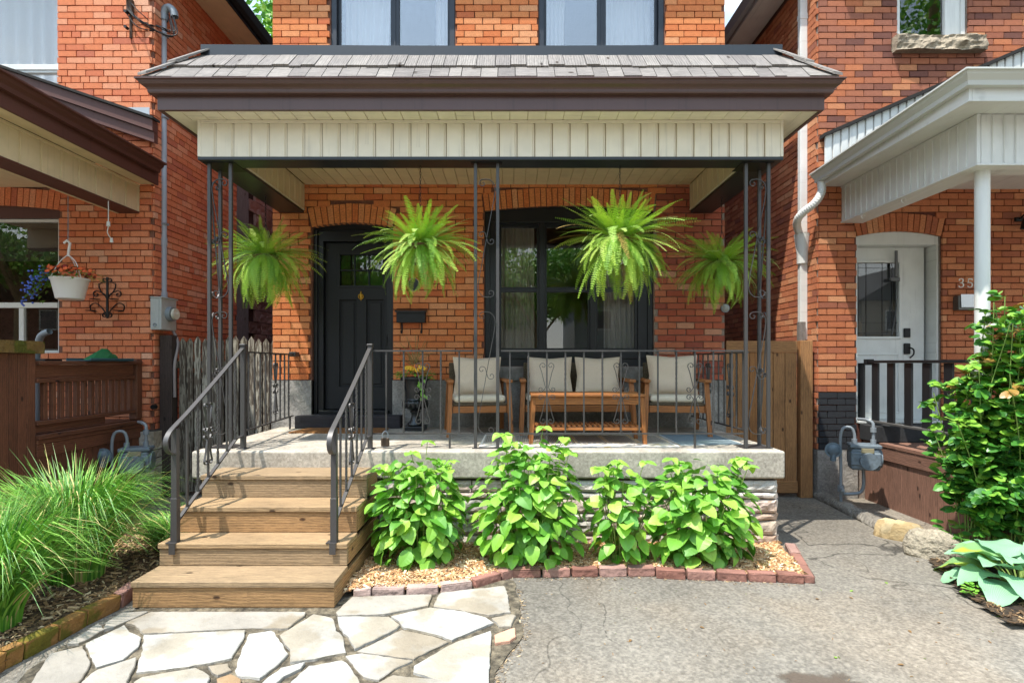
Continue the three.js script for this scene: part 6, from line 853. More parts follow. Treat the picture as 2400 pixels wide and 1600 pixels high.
{ // wall art, tray and clutter on the left porch
  const c = V(fx(254), fy(697), FZ + 0.02), t = thing('wall_candle_holder', 'black wrought iron scroll candle holder on the brick of the left house', 'wall art', [c.x, c.y, c.z]); part(t, 'stem', rbox(c.x - 0.012, c.x + 0.012, c.y - 0.25, c.y + 0.24, c.z - 0.006, c.z + 0.012, 0.004), M.ironDark);
  const sc = (pts) => strip(new THREE.CatmullRomCurve3(pts.map(([x, y]) => V(c.x + x, c.y + y, c.z + 0.005)), false, 'centripetal').getPoints(50), 0.014, 0.007, V(0, 0, 1));
  for (const s of [-1, 1]) { const mir = (q) => q.map(([x, y]) => [s * x, y]); part(t, 'scroll', sc(mir([...spiral(0.035, 0.20, 0.032, 0.9, 3.6, -1).reverse(), [0.10, 0.16], [0.07, 0.06], [0.0, 0.0]])), M.ironDark); part(t, 'scroll', sc(mir([[0, -0.03], [0.04, 0.04], ...spiral(0.13, 0.035, 0.045, 1.1, 2.2, -1)])), M.ironDark); part(t, 'scroll', sc(mir([[0, -0.22], [0.06, -0.13], [0.14, -0.07], [0.20, -0.10], [0.19, -0.16], [0.13, -0.17]])), M.ironDark); part(t, 'scroll', sc(mir(spiral(0.03, -0.215, 0.03, 1.1, 1.6, -1))), M.ironDark); for (const [x, y] of [[0.11, -0.03], [0.16, -0.165]]) part(t, 'candle_cup', cyl(0.05, 0.055, 0.006, c.x + s * x, c.y + y, c.z + 0.055, 18), M.ironDark); }
  const tr = V(-4.43, 1.635, -5.95), ty = thing('tray', 'dark teal tray resting on the brown wooden railing', 'tray', [tr.x, tr.y, tr.z]); part(ty, 'base', rbox(tr.x - 0.12, tr.x + 0.14, tr.y, tr.y + 0.012, tr.z - 0.34, tr.z + 0.30, 0.005), mat('#2a4a52', { rough: 0.5 })); part(ty, 'rim', [rbox(tr.x + 0.125, tr.x + 0.14, tr.y + 0.0121, tr.y + 0.03, tr.z - 0.34, tr.z + 0.30, 0.004), rbox(tr.x - 0.12, tr.x - 0.105, tr.y + 0.0121, tr.y + 0.03, tr.z - 0.34, tr.z + 0.30, 0.004)], mat('#2f5660', { rough: 0.5 }));
  const cg = new THREE.IcosahedronGeometry(1, 3), p = cg.attributes.position; for (let i = 0; i < p.count; i++) { const x = p.getX(i), y = p.getY(i), z = p.getZ(i), n = fbm(x * 2 + 5, z * 2 + y + 5, 3); p.setXYZ(i, x * 0.10, Math.max(0, y) * 0.12 * (0.4 + n) * (1 - 0.5 * Math.abs(z + 0.3)), z * 0.22); } cg.computeVertexNormals(); cg.translate(tr.x, tr.y + 0.0122, tr.z - 0.03); solo('cloth_bag', 'crumpled green cloth bag on the teal tray', 'bag', cg, mat('#1f7a44', { rough: 0.7, map: T.fabric }));
  const h = thing('exercise_handle', 'grey tubular handle standing on the left porch behind the railing', 'exercise machine', [-4.95, 0.95, -5.75]); part(h, 'tube', tubeP([V(-5.02, 0.96, -5.85), V(-4.98, 1.6, -5.8), V(-4.92, 1.78, -5.75), V(-4.84, 1.90, -5.7), V(-4.74, 1.94, -5.68)], 0.032, 30, 12), M.galv); part(h, 'base', rbox(-5.25, -4.8, 0.951, 1.0, -6.2, -5.5, 0.01), M.ironDark); part(h, 'console', rbox(-5.3, -4.80, 1.62, 1.66, -5.92, -5.7, 0.01), M.ironDark);
  const so = thing('bulb_socket', 'small white lamp socket dangling from the beam of the left porch', 'lamp socket', [-4.5, 3.0, -6.1]), sx = PX(253, 6.1); part(so, 'cord', tubeP([V(sx, 3.40, -6.1), V(sx, 3.2, -6.1), V(sx + 0.0, 3.12, -6.1), V(sx - 0.01, 3.05, -6.1), V(sx + 0.03, 2.98, -6.1)], 0.005, 20), M.white); part(so, 'socket', cyl(0.02, 0.016, 0.05, sx, 3.12, -6.1, 12), M.white); part(so, 'plug', cyl(0.018, 0.012, 0.05, sx + 0.035, 2.94, -6.1, 12), M.white);
  const kh = thing('hose_tap', 'black hose tap low on the corner brick of the left house', 'tap', [fx(372), fy(952), FZ]); part(kh, 'knob', [cyl(0.03, 0.03, 0.05, 0, 0, 0, 12).rotateX(Math.PI / 2).translate(fx(371), fy(952), FZ + 0.06), cyl(0.012, 0.012, 0.05, 0, 0, 0, 8).rotateX(Math.PI / 2).translate(fx(366), fy(952), FZ + 0.02)], M.ironDark);
}
function chain(a, b, r = 0.016) { const n = Math.max(2, Math.round((a.y - b.y) / (r * 1.7))), out = []; for (let i = 0; i < n; i++) { const g = new THREE.TorusGeometry(r * 0.62, r * 0.16, 5, 10); g.scale(0.75, 1.35, 1); if (i % 2) g.rotateY(Math.PI / 2); const p = a.clone().lerp(b, (i + 0.5) / n); g.translate(p.x, p.y, p.z); out.push(norm(g)); } return out; }
{ // flower basket on the left porch
  const c = V(PX(163, 5.9), PY(702, 5.9), -5.9), t = thing('hanging_flower_basket', 'white plastic hanging basket with orange calibrachoa and blue lobelia', 'flower basket', [c.x, c.y, c.z]), wp = mat('#dcd6d2', { rough: 0.5 });
  part(t, 'pot', lathe([[0.001, 0], [0.115, 0], [0.125, 0.012], [0.165, 0.20], [0.176, 0.205], [0.178, 0.225], [0.168, 0.225], [0.15, 0.19], [0.001, 0.19]], c.x, c.y, c.z, 30), wp);
  const hk = V(c.x - 0.02, c.y + 0.60, c.z); for (const a of [0.3, 2.4, 4.5]) part(t, 'hanger_strap', tubeP([V(c.x + Math.cos(a) * 0.165, c.y + 0.215, c.z + Math.sin(a) * 0.165), V(c.x + Math.cos(a) * 0.08, c.y + 0.4, c.z + Math.sin(a) * 0.08), V(hk.x, hk.y - 0.12, hk.z)], 0.005, 12), wp); part(t, 'hook', strip([V(hk.x, hk.y - 0.14, hk.z), V(hk.x + 0.01, hk.y - 0.06, hk.z), V(hk.x + 0.02, hk.y, hk.z), V(hk.x - 0.01, hk.y + 0.03, hk.z), V(hk.x - 0.045, hk.y, hk.z)], 0.014, 0.02, V(0, 0, 1)), wp);
  part(t, 'chain', chain(V(hk.x, 3.394, hk.z), V(hk.x, hk.y + 0.03, hk.z)), M.galv);
  const rng = rngOf(44), lg = leafGeo(0.055, 0.026, 0.2, 0.3, 0, 8, 3), top = c.clone().add(V(0, 0.22, 0)), fo = mat('#d9622c', { rough: 0.6 }), fr = mat('#9c2a20', { rough: 0.6 }), fb = mat('#5068c0', { rough: 0.6 });
  const put = (p, d, m) => { const q = part(t, 'leaf', lg, m, p); q.quaternion.copy(lookQ(d, V(0.1, 1, 0.1))); };
  for (let i = 0; i < 150; i++) { const a = rng() * 6.283, r = Math.sqrt(rng()) * 0.26; put(top.clone().add(V(Math.cos(a) * r + 0.02, 0.03 + rng() * 0.09 - r * r, Math.sin(a) * r)), V(Math.cos(a), rng() * 0.6, Math.sin(a)), i % 2 ? M.leafA : M.leafC); }
  for (let i = 0; i < 130; i++) { const u = rng(); put(top.clone().add(V(-0.13 - u * 0.2 - rng() * 0.06, 0.06 - u * u * 0.25 + (rng() - 0.5) * 0.12, 0.02 + (rng() - 0.5) * 0.22)), V(-1, rng() - 0.7, rng() - 0.5), i % 3 ? M.leafC : M.leafA); }
  const dot = new THREE.IcosahedronGeometry(0.011, 1), cup = lathe([[0.004, 0], [0.019, 0.012], [0.027, 0.015], [0.017, 0.010], [0.002, 0.002]], 0, 0, 0, 10);
  for (let i = 0; i < 46; i++) { const a = rng() * 6.283, r = Math.sqrt(rng()) * 0.27, m = part(t, 'flower', cup, i % 3 ? fo : fr, top.clone().add(V(Math.cos(a) * r + 0.02, 0.09 + rng() * 0.06 - r * r * 1.2, Math.sin(a) * r * 0.8 + 0.05))); m.rotation.set(0.7 + rng() * 0.6, rng(), rng() - 0.5); }
  for (let i = 0; i < 90; i++) { const u = rng(); part(t, 'blossom', dot, fb, top.clone().add(V(-0.16 - u * 0.22 - rng() * 0.05, 0.04 - u * u * 0.3 + (rng() - 0.5) * 0.16, 0.07 + (rng() - 0.4) * 0.18))); }
}
// ---------------------------------------------------------------- hanging ferns
M.fernA = mat('#a2cc3e', { rough: 0.6, transmission: 0.35, thickness: 0 }); M.fernB = mat('#bfdc4e', { rough: 0.6, transmission: 0.36, thickness: 0 }); M.fernC = mat('#80b034', { rough: 0.6, transmission: 0.32, thickness: 0 });
M.fernDry = mat('#a98a4a', { rough: 0.9 });
const frondGeo = [];
for (let k = 0; k < 12; k++) {                                       // frond along +z, arching down by a set amount
  const rng = rngOf(500 + k), arc = 0.25 + (k % 6) * 0.30, n = 31, pos = [], L = 1, path = []; let a = 0.0, y = 0, z = 0; const side = (rng() - 0.5) * 0.5;
  for (let i = 0; i <= n; i++) { path.push(V(side * (i / n) ** 2 * 0.3, y, z)); a = arc * Math.pow(i / n, 1.3); y -= Math.sin(a) * L / n; z += Math.cos(a) * L / n; }
  const tri = (...q) => { for (const p of q) pos.push(p.x, p.y, p.z); };
  for (let i = 2; i < n; i++) {
    const t = i / n, p = path[i], d = path[i + 1].clone().sub(path[i - 1]).normalize(), s = V(1, 0, 0), u = d.clone().cross(s).normalize().multiplyScalar(-1), w = 0.074 * Math.pow(Math.sin(Math.PI * Math.min(1, 0.10 + t * 0.88)), 0.6) * (0.88 + rng() * 0.24), bw = 0.0105;
    for (const sg of [-1, 1]) { const e = p.clone().addScaledVector(s, sg * w).addScaledVector(d, w * 0.30).addScaledVector(u, w * (0.14 + rng() * 0.12 - 0.3 * t)), m = p.clone().lerp(e, 0.55); const a1 = p.clone().addScaledVector(d, -bw * 0.7), a2 = p.clone().addScaledVector(d, bw * 0.7), m1 = m.clone().addScaledVector(d, -bw * 0.75), m2 = m.clone().addScaledVector(d, bw * 0.75); tri(a1, m1, m2); tri(a1, m2, a2); tri(m1, e, m2); }
    const r = 0.004 * (1 - t * 0.7); tri(path[i - 1].clone().addScaledVector(s, r), path[i - 1].clone().addScaledVector(s, -r), path[i + 1].clone().addScaledVector(s, -r));
  }
  const g = new THREE.BufferGeometry(); g.setAttribute('position', new THREE.Float32BufferAttribute(pos, 3)); g.computeVertexNormals(); frondGeo.push(norm(g));
}
function fern(label, c, R, topY, hookY, n, seed, drop = 1) {             // c = pot mouth
  const t = thing('hanging_fern', label, 'fern', [c.x, c.y - 0.18, c.z], 'hanging Boston ferns'), rng = rngOf(seed);
  part(t, 'pot', lathe([[0.001, -0.17], [0.085, -0.17], [0.12, -0.01], [0.13, 0], [0.118, 0], [0.10, -0.02], [0.001, -0.02]], c.x, c.y, c.z, 20), mat('#6b4a34', { rough: 0.7 }));
  for (const a of [0.2, 2.3, 4.4]) part(t, 'hanger_wire', tubeP([V(c.x + Math.cos(a) * 0.12, c.y, c.z + Math.sin(a) * 0.12), V(c.x, c.y + 0.34, c.z)], 0.003, 4, 5), M.ironDark);
  part(t, 'chain', chain(V(c.x, hookY, c.z), V(c.x, c.y + 0.34, c.z)), M.ironDark);
  const ms = [M.fernA, M.fernA, M.fernB, M.fernC, M.fernB];
  for (let i = 0; i < n; i++) {
    const u = (i + rng() * 0.8) / n, a = i * 2.39996 + rng() * 0.5, L = R * (0.60 + rng() * 0.50) * (u < 0.16 ? 0.68 : 1), k = u < 0.2 ? (rng() * 3) | 0 : u < 0.5 ? ((rng() * 4) | 0) : 1 + ((rng() * 5) | 0);
    const m = part(t, 'frond', frondGeo[k + (rng() > 0.5 ? 6 : 0)], rng() < 0.03 ? M.fernDry : ms[(rng() * 5) | 0], c.clone().add(V(Math.cos(a) * 0.05, 0.0 + rng() * 0.03, Math.sin(a) * 0.05)));
    const pitch = u < 0.16 ? -1.15 + rng() * 0.45 : u < 0.38 ? -0.80 + rng() * 0.55 : -0.35 + rng() * 1.35 * drop; m.rotation.set(pitch, -a + Math.PI / 2, (rng() - 0.5) * 0.7, 'YXZ'); m.scale.set(L * (0.75 + rng() * 0.35), L, L);
  }
}
fern('green Boston fern hanging beside the alley and the stair-side iron column', V(PX(622, 5.87), PY(600, 5.87), -5.87), 0.60, 0, BY0 - 0.002, 270, 601, 1.1);
fern('bright Boston fern hanging in front of the black door and the oval plaque', V(PX(985, 5.02), PY(575, 5.02), -5.02), 0.55, 0, BY0 - 0.002, 280, 602);
fern('largest bright Boston fern hanging in front of the big porch window', V(PX(1453, 5.02), PY(560, 5.02), -5.02), 0.62, 0, BY0 - 0.002, 290, 603);
fern('shaded Boston fern hanging at the gate end of the porch', V(PX(1692, 5.95), PY(615, 5.95), -5.95), 0.56, 0, BY0 - 0.002, 270, 604, 1.1);
// ---------------------------------------------------------------- shrubs in the mulch bed
const hyd = [0, 1, 2, 3].map((k) => leafGeo(0.125, 0.106, 0.10 + k * 0.06, 0.18 + k * 0.10, 0.03, 700 + k, 12, 1.15));
function shrub(label, c, rx, rz, H, n, seed, inner = 170) {              // leaves hang in pairs over an uneven dome of stems
  const t = thing('hydrangea_shrub', label, 'shrub', [c.x, 0.04, c.z], 'leafy shrubs along the porch'), rng = rngOf(seed), ms = [M.leafA, M.leafB, M.leafB, M.leafD, M.leafC], rest = [], M4 = new THREE.Matrix4();
  const lump = (a, v) => 0.80 + 0.42 * fbm(Math.cos(a) * 1.3 + seed, Math.sin(a) * 1.3 + v * 2.2 + 9, 3), rad = (v) => Math.pow(Math.sin(Math.PI * (0.20 + 0.71 * v)), 0.6);
  const at = (a, v, k) => V(c.x + Math.cos(a) * rx * rad(v) * lump(a, v) * k, 0.07 + v * H * (0.86 + 0.28 * (lump(a, 3) - 0.8)), c.z + Math.sin(a) * rz * rad(v) * lump(a, v) * k);
  for (let i = 0; i < 26; i++) { const a = i * 2.39996, p = at(a, 0.35 + rng() * 0.63, 0.8), b = V(c.x + Math.cos(a) * rx * 0.3, 0.03, c.z + Math.sin(a) * rz * 0.3); part(t, 'stem', new THREE.TubeGeometry(new THREE.CatmullRomCurve3([b, b.clone().lerp(p, 0.5).add(V(0, 0.06, 0)), p]), 8, 0.004, 5), M.stemG); }
  for (let i = 0; i < n + inner; i++) {
    const out = i < n, v = out ? Math.pow((i + rng()) / n, 0.92) : rng() * 0.9, a = out ? i * 2.39996 + rng() * 0.8 : rng() * 6.283, k = out ? 0.82 + rng() * 0.26 : 0.35 + rng() * 0.4, p = at(a, v, k), tw = (rng() - 0.5) * 1.5, o = V(Math.cos(a + tw), 0, Math.sin(a + tw));
    const dir = o.multiplyScalar(0.8).add(V(0, lerp(-0.62, 0.22, v) + (rng() - 0.5) * 0.75, 0)).normalize(), up = V(Math.cos(a) * 0.8 + (rng() - 0.5) * 0.8, 0.9, Math.sin(a) * 0.8 + (rng() - 0.5) * 0.8), q = lookQ(dir, up), s = lerp(0.95, 0.62, Math.pow(v, 4)) * (0.55 + rng() * 0.72), g = hyd[(rng() * 4) | 0];
    p.addScaledVector(dir, -0.05);
    if (out) { const m = part(t, 'leaf', g, ms[(rng() * 5) | 0], p); m.quaternion.copy(q); m.scale.setScalar(s); } else rest.push(g.clone().applyMatrix4(M4.compose(p, q, V(s, s, s))));
  }
  for (let i = 0; i < 8 && n + (i + 1) * 4 < 301; i++) { const a = rng() * 6.283, b = at(a, 0.72 + rng() * 0.26, 0.7 + rng() * 0.25), tip = b.clone().add(V(Math.cos(a) * 0.05, 0.07 + rng() * 0.10, Math.sin(a) * 0.05)); part(t, 'stem', tubeP([b, tip], 0.003, 4, 5), M.stemG); for (let k = 0; k < 4; k++) { const q = a + k * 1.57 + rng() * 0.4, m = part(t, 'leaf', hyd[k], k % 2 ? M.leafD : M.leafB, tip); m.quaternion.copy(lookQ(V(Math.cos(q), 0.1 - rng() * 0.5, Math.sin(q)), V(0, 1, 0.1))); m.scale.setScalar(0.5 + rng() * 0.35); } }
  part(t, 'foliage', mergeGeometries(rest), M.leafA).userData.kind = 'stuff';
}
shrub('rounded leafy shrub next to the wooden steps', V(PX(985, 4.42), 0, -4.42), 0.365, 0.27, 0.84, 264, 801);
shrub('tallest leafy shrub, reaching above the porch floor edge', V(PX(1240, 4.42), 0, -4.42), 0.40, 0.28, 1.0, 266, 802, 260);
shrub('smallest and thinnest leafy shrub with stone showing behind it', V(PX(1455, 4.42), 0, -4.40), 0.245, 0.19, 0.78, 120, 803, 40);
shrub('rounded leafy shrub at the stone corner of the porch', V(PX(1645, 4.42), 0, -4.42), 0.40, 0.27, 0.82, 264, 804, 200);

// ---------------------------------------------------------------- ornamental grass
function grassClump(label, cx, cz, n, H, spread, seed, tilt = 0) {
  const t = thing('ornamental_grass', label, 'grass', [cx, 0.04, cz], 'ornamental grass clumps'), rng = rngOf(seed), sets = [[], [], [], []];
  for (let i = 0; i < n; i++) {
    const a = rng() * 6.283, r0 = Math.sqrt(rng()) * 0.16, h = H * (0.55 + rng() * 0.55), s = spread * (0.25 + rng() * 0.95), w = 0.0045 + rng() * 0.004, b = V(cx + Math.cos(a) * r0, 0.03, cz + Math.sin(a) * r0), dr = a + (rng() - 0.5) * 1.2, ox = Math.cos(dr) * s + tilt, oz = Math.sin(dr) * s, sag = 0.05 + Math.pow(rng(), 1.3) * 1.15, N = 7, pos = sets[rng() < 0.07 ? 3 : (rng() * 3) | 0]; const nx = -Math.sin(dr + 0.6), nz = Math.cos(dr + 0.6); let pv = null;
    for (let k = 0; k <= N; k++) { const u = k / N, p = V(b.x + ox * Math.pow(u, 1.9), b.y + h * (u * (1 + sag * 0.55) - sag * Math.pow(u, 3)), b.z + oz * Math.pow(u, 1.9)), ww = w * (1 - u * u * 0.97), A = V(p.x - nx * ww, p.y, p.z - nz * ww), B = V(p.x + nx * ww, p.y, p.z + nz * ww); if (pv) for (const q of [pv[0], pv[1], B, pv[0], B, A]) pos.push(q.x, q.y, q.z); pv = [A, B]; }
  }
  sets.forEach((pos, i) => { const g = new THREE.BufferGeometry(); g.setAttribute('position', new THREE.Float32BufferAttribute(pos, 3)); g.computeVertexNormals(); part(t, 'blades', norm(g), [mat('#72ac38', { rough: 0.45, transmission: 0.25, thickness: 0 }), mat('#92c24e', { rough: 0.45, transmission: 0.25, thickness: 0 }), mat('#4f8a2c', { rough: 0.5, transmission: 0.25, thickness: 0 }), mat('#c9b878', { rough: 0.8 })][i]).userData.kind = 'stuff'; });
}
grassClump('large arching clump of ornamental grass beside the wooden steps', -3.16, -4.02, 2400, 0.90, 0.55, 901);
grassClump('arching clump of ornamental grass behind the mossy brick edging, left of the large clump', -3.12, -3.28, 1800, 0.82, 0.52, 902, -0.02);
grassClump('low sprawling grass tuft between the steps and the alley', -2.82, -4.72, 1100, 0.34, 0.40, 903, 0.05);

// ---------------------------------------------------------------- climbing rose and hosta on the right
{
  const t = thing('rose_bush', 'tall rose bush with small glossy leaves in front of the brown deck', 'rose bush', [3.9, 0, -4.5]), rng = rngOf(950), lg = [0, 1, 2].map((k) => leafGeo(0.064, 0.048, 0.12, 0.15, 0.03, 960 + k, 6, 1.0)), ms = [mat('#5c9a35', { rough: 0.35, transmission: 0.25, thickness: 0 }), mat('#457f2f', { rough: 0.32, transmission: 0.22, thickness: 0 }), mat('#8cbc3f', { rough: 0.4, transmission: 0.32, thickness: 0 }), mat('#3c7030', { rough: 0.32, transmission: 0.2, thickness: 0 })], young = mat('#a8813a', { rough: 0.4, transmission: 0.3, thickness: 0 });
  const canes = [], leaves = [];
  const base = [V(3.95, 0, -4.60), V(4.10, 0, -4.5), V(3.84, 0, -4.66), V(4.2, 0, -4.55)];
  // outline of the bush in metres: centre line and half width by height
  const cx = (y) => lerp(4.12, 4.10, y / 2.2), hw = (y) => (0.14 + 0.52 * Math.pow(Math.sin(Math.PI * clamp((y - 0.25) / 2.15)), 0.55)) * lerp(1, 0.62, sm(1.35, 1.9, y));
  for (let i = 0; i < 66; i++) { const b = base[i % 4], ty = 0.45 + Math.pow(rng(), 0.8) * 1.72, a = rng() * 6.283, r = Math.sqrt(rng()), tip = V(cx(ty) + Math.cos(a) * hw(ty) * r, ty, -4.45 + Math.sin(a) * hw(ty) * 0.72 * r), md = b.clone().lerp(tip, 0.5).add(V((rng() - 0.5) * 0.12, 0.12, (rng() - 0.5) * 0.1)), cv = new THREE.CatmullRomCurve3([b.clone().add(V((rng() - 0.5) * 0.08, 0, (rng() - 0.5) * 0.06)), md, tip]); part(t, 'cane', new THREE.TubeGeometry(cv, 10, i < 6 ? 0.012 : 0.004, 5), i < 6 ? M.stem : M.stemG); canes.push(cv); }
  for (const cv of canes) for (let u = 0.34; u <= 1; u += 0.05 + rng() * 0.03) { const p = cv.getPointAt(Math.min(u, 1)); if (p.y < 0.38 && rng() < 0.6) continue; for (let s = 0; s < 3; s++) { const a = rng() * 6.283, out = V(Math.cos(a), (rng() - 0.4) * 1.5, Math.sin(a)).normalize(), yng = p.y > 1.35 && rng() < 0.10; for (let k = 0; k < 5; k++) { const q = p.clone().addScaledVector(out, 0.03 + Math.floor((k + 1) / 2) * 0.03), sd = k === 4 ? 0 : (k % 2 ? 1 : -1), side = V(-out.z, 0, out.x).multiplyScalar(sd * 0.9), dir = out.clone().add(side).add(V(0, -0.15 + rng() * 0.2, 0)).normalize(); leaves.push({ q, dir, s: 0.8 + rng() * 0.6, m: yng ? 4 : (rng() < 0.25 && p.y > 1.0) || rng() < 0.1 ? 2 : (rng() * 2 | 0) * 1 + (rng() < 0.3 ? 2 - 0 : 0), k: (rng() * 3) | 0, up: V((rng() - 0.5) * 1.8, 1, (rng() - 0.5) * 1.8 + 0.4) }); } } }
  const all = [...ms, young]; leaves.forEach((l) => { l.m = l.m === 3 ? 3 : l.m; }); leaves.sort((a, b) => b.q.z - a.q.z);
  const rest = all.map(() => []), M4 = new THREE.Matrix4();
  leaves.forEach((l, i) => { const q = lookQ(l.dir, l.up); if (i < 300) { const m = part(t, 'leaf', lg[l.k], all[l.m], l.q); m.quaternion.copy(q); m.scale.setScalar(l.s); } else rest[l.m].push(lg[l.k].clone().applyMatrix4(M4.compose(l.q, q, V(l.s, l.s, l.s)))); });
  rest.forEach((r, i) => { if (r.length) part(t, 'foliage', mergeGeometries(r), all[i]).userData.kind = 'stuff'; });
  for (let i = 0; i < 7; i++) { const p = canes[i * 5 + 1].getPointAt(1); if (p.y > 1.3) part(t, 'bud', new THREE.SphereGeometry(0.012, 8, 6).scale(1, 1.6, 1), M.leafD, p.clone().add(V(0, 0.02, 0))); }
  // seedlings at its foot
  const sd = thing('rose_sucker', 'small leafy rose shoots sprouting between the pale chunk and the deck', 'plant', [3.55, 0, -4.72]); for (const [px, py, h] of [[2225, 1255, 0.25], [2250, 1270, 0.2], [2290, 1240, 0.22]]) { const b = G(px, py + 40, 0), tip = V(b.x, h, b.z); part(sd, 'stem', tubeP([b, b.clone().lerp(tip, 0.6).add(V(0.02, 0, 0)), tip], 0.004, 8), M.stemG); for (let k = 0; k < 14; k++) { const a = k * 2.4, m = part(sd, 'leaf', lg[k % 3], all[k % 3], b.clone().lerp(tip, 0.55 + rng() * 0.45).add(V(Math.cos(a) * 0.04, 0, Math.sin(a) * 0.04))); m.quaternion.copy(lookQ(V(Math.cos(a), 0.2, Math.sin(a)), V(0, 1, 0.3))); m.scale.setScalar(1.1 + rng() * 0.4); } }
}
{
  const c = V(PX(2390, 3.95), 0, -3.95), t = thing('hosta', 'broad blue-green hosta leaves with yellow streaks at the driveway edge', 'hosta', [c.x, 0, c.z]), rng = rngOf(970);
  const veinT = tex(256, 256, (u, v) => { const s = 0.5 + 0.5 * Math.sin(Math.abs(u - 0.5) * 150 + v * 3), y = sm(0.30, 0.05, Math.abs(u - 0.5) + (fbm(u * 6, v * 5, 3) - 0.5) * 0.3), b = 0.78 + s * 0.10; return [b * lerp(0.70, 0.95, y), b * lerp(0.86, 1.0, y), b * lerp(0.74, 0.42, y)]; });
  const veinP = tex(256, 256, (u, v) => { const s = 0.5 + 0.5 * Math.sin(Math.abs(u - 0.5) * 150 + v * 3), b = 0.82 + s * 0.12; return [b * 0.76, b * 0.92, b * 0.80]; });
  const ms = [mat('#d4ead0', { map: veinP, rough: 0.5, transmission: 0.2, thickness: 0 }), mat('#dcecae', { map: veinT, rough: 0.5, transmission: 0.2, thickness: 0 })];
  const hg = [0, 1, 2].map((k) => { const n = 12, m = 6, pos = [], uv = [], L = 0.30, W = 0.22 + k * 0.02, pt = (i, j) => { const u = i / n, s = j / m * 2 - 1, w = W / 2 * Math.pow(Math.sin(Math.PI * Math.pow(u, 0.7)), 0.75) + 0.001; return V(s * w, 0.05 * Math.sin(u * 2.6) - (0.05 + k * 0.05) * u * u - 0.028 * (1 - s * s) * Math.sin(Math.PI * u) + 0.010 * Math.abs(s) * Math.sin(u * 17 + k * 2 + s), u * L); }; for (let i = 0; i < n; i++) for (let j = 0; j < m; j++) for (const [a, b] of [[i, j], [i + 1, j + 1], [i, j + 1], [i, j], [i + 1, j], [i + 1, j + 1]]) { const p = pt(a, b); pos.push(p.x, p.y, p.z); uv.push(b / m, a / n); } let g = new THREE.BufferGeometry(); g.setAttribute('position', new THREE.Float32BufferAttribute(pos, 3)); g.setAttribute('uv', new THREE.Float32BufferAttribute(uv, 2)); g = mergeVertices(g); g.computeVertexNormals(); return norm(g); });
  for (let i = 0; i < 26; i++) { const u = i / 26, a = i * 2.39996, el = lerp(0.75, -0.12, u), r = 0.06 + u * 0.17, st = c.clone().add(V(Math.cos(a) * r, 0.06 + (1 - u) * 0.16, Math.sin(a) * r)); part(t, 'leaf_stalk', tubeP([c.clone(), st], 0.006, 4, 5), M.stemG); const m = part(t, 'leaf', hg[i % 3], ms[rng() < 0.14 ? 1 : 0], st); m.quaternion.copy(lookQ(V(Math.cos(a), Math.sin(el) * 0.7, Math.sin(a)), V(0, 1, 0))); m.scale.setScalar(0.85 + rng() * 0.3); }
  // weeds and fallen leaves
  const lg = leafGeo(0.04, 0.028, 0.2, 0.2, 0, 3, 4), rg = rngOf(33);
  for (const [px, py, l] of [[2285, 1400, 'small green weed at the edge of the driveway beside the hosta'], [2310, 1385, 'leafy weed tucked under the hosta']]) { const b = G(px, py), w = thing('weed', l, 'weed', [b.x, 0, b.z]); for (let i = 0; i < 26; i++) { const a = rg() * 6.283, m = part(w, 'leaf', lg, i % 2 ? M.leafA : M.leafB, b.clone().add(V(Math.cos(a) * rg() * 0.07, 0.02 + rg() * 0.06, Math.sin(a) * rg() * 0.05))); m.quaternion.copy(lookQ(V(Math.cos(a), 0.4, Math.sin(a)), V(0, 1, 0.1))); } }
  const fl = mat('#7a9a3a', { rough: 0.7 }), fd = mat('#7a5c36', { rough: 0.9 }); const spots = [[2075, 1365], [1912, 1405], [2155, 1318], [2000, 1385], [1990, 1400], [2200, 1462], [2350, 1448], [1480, 1500], [1640, 1470], [1960, 1545], [2120, 1560], [2130, 1478]];
  spots.forEach(([px, py], i) => { const b = G(px, py), g = lg.clone(); g.scale(0.6, 0.6, 0.8); g.rotateY(i * 1.7); g.translate(b.x, 0.006, b.z); solo('fallen_leaf', i % 3 ? 'dry brown fallen leaf lying on the asphalt driveway' : 'green fallen leaf lying on the asphalt driveway', 'leaf', g, i % 3 ? fd : fl, 'fallen leaves on the driveway'); });
}
{ // grit and crumbs of mulch along the edges of the paving
  const line = [[62, 862], [320, 856], [655, 826], [850, 760], [1150, 756], [1570, 752], [1870, 772], [2325, 792]].map(([x, y]) => G(...R8(x, y), 0)), edge = [[2250, 260], [2282, 330], [2290, 430], [2280, 520], [2200, 620], [2165, 716]].map(([x, y]) => G(100 + x / 2.0452, 1250 + y / 2.0452, 0));
  chips('grit', 1500, (r) => { const l = r() < 0.6 ? line : edge, i = (r() * (l.length - 1)) | 0, p = l[i].clone().lerp(l[i + 1], r()); return p.add(V((r() + r() - 1) * 0.07, 0.003, (r() + r() - 0.9) * 0.07)); }, [['#8a7a66', 3], ['#b59a74', 2], ['#6a5a48', 2], ['#cdb592', 1]], 0.014, 305);
  chips('bark_mulch', 260, (r) => V(lerp(-1.0, 3.0, r()), 0.004, lerp(-4.0, -2.2, r())), [['#8a6a48', 2], ['#a5875e', 2], ['#6d7a3c', 1]], 0.013, 306);
}
{ // soil strip under hosta and rose
  const poly = [[3.02, 3.35], [3.15, 3.9], [3.35, 4.4], [3.6, 4.85], [4.19, 5.0], [4.9, 4.4], [4.9, 3.2]].map(([x, y]) => new THREE.Vector2(x, y)); bed('side_bed', poly, 0.02, '#6f5a42', 2500, [['#7a6044', 3], ['#5b4630', 3], ['#a58862', 1]], 0.03, 303);
}
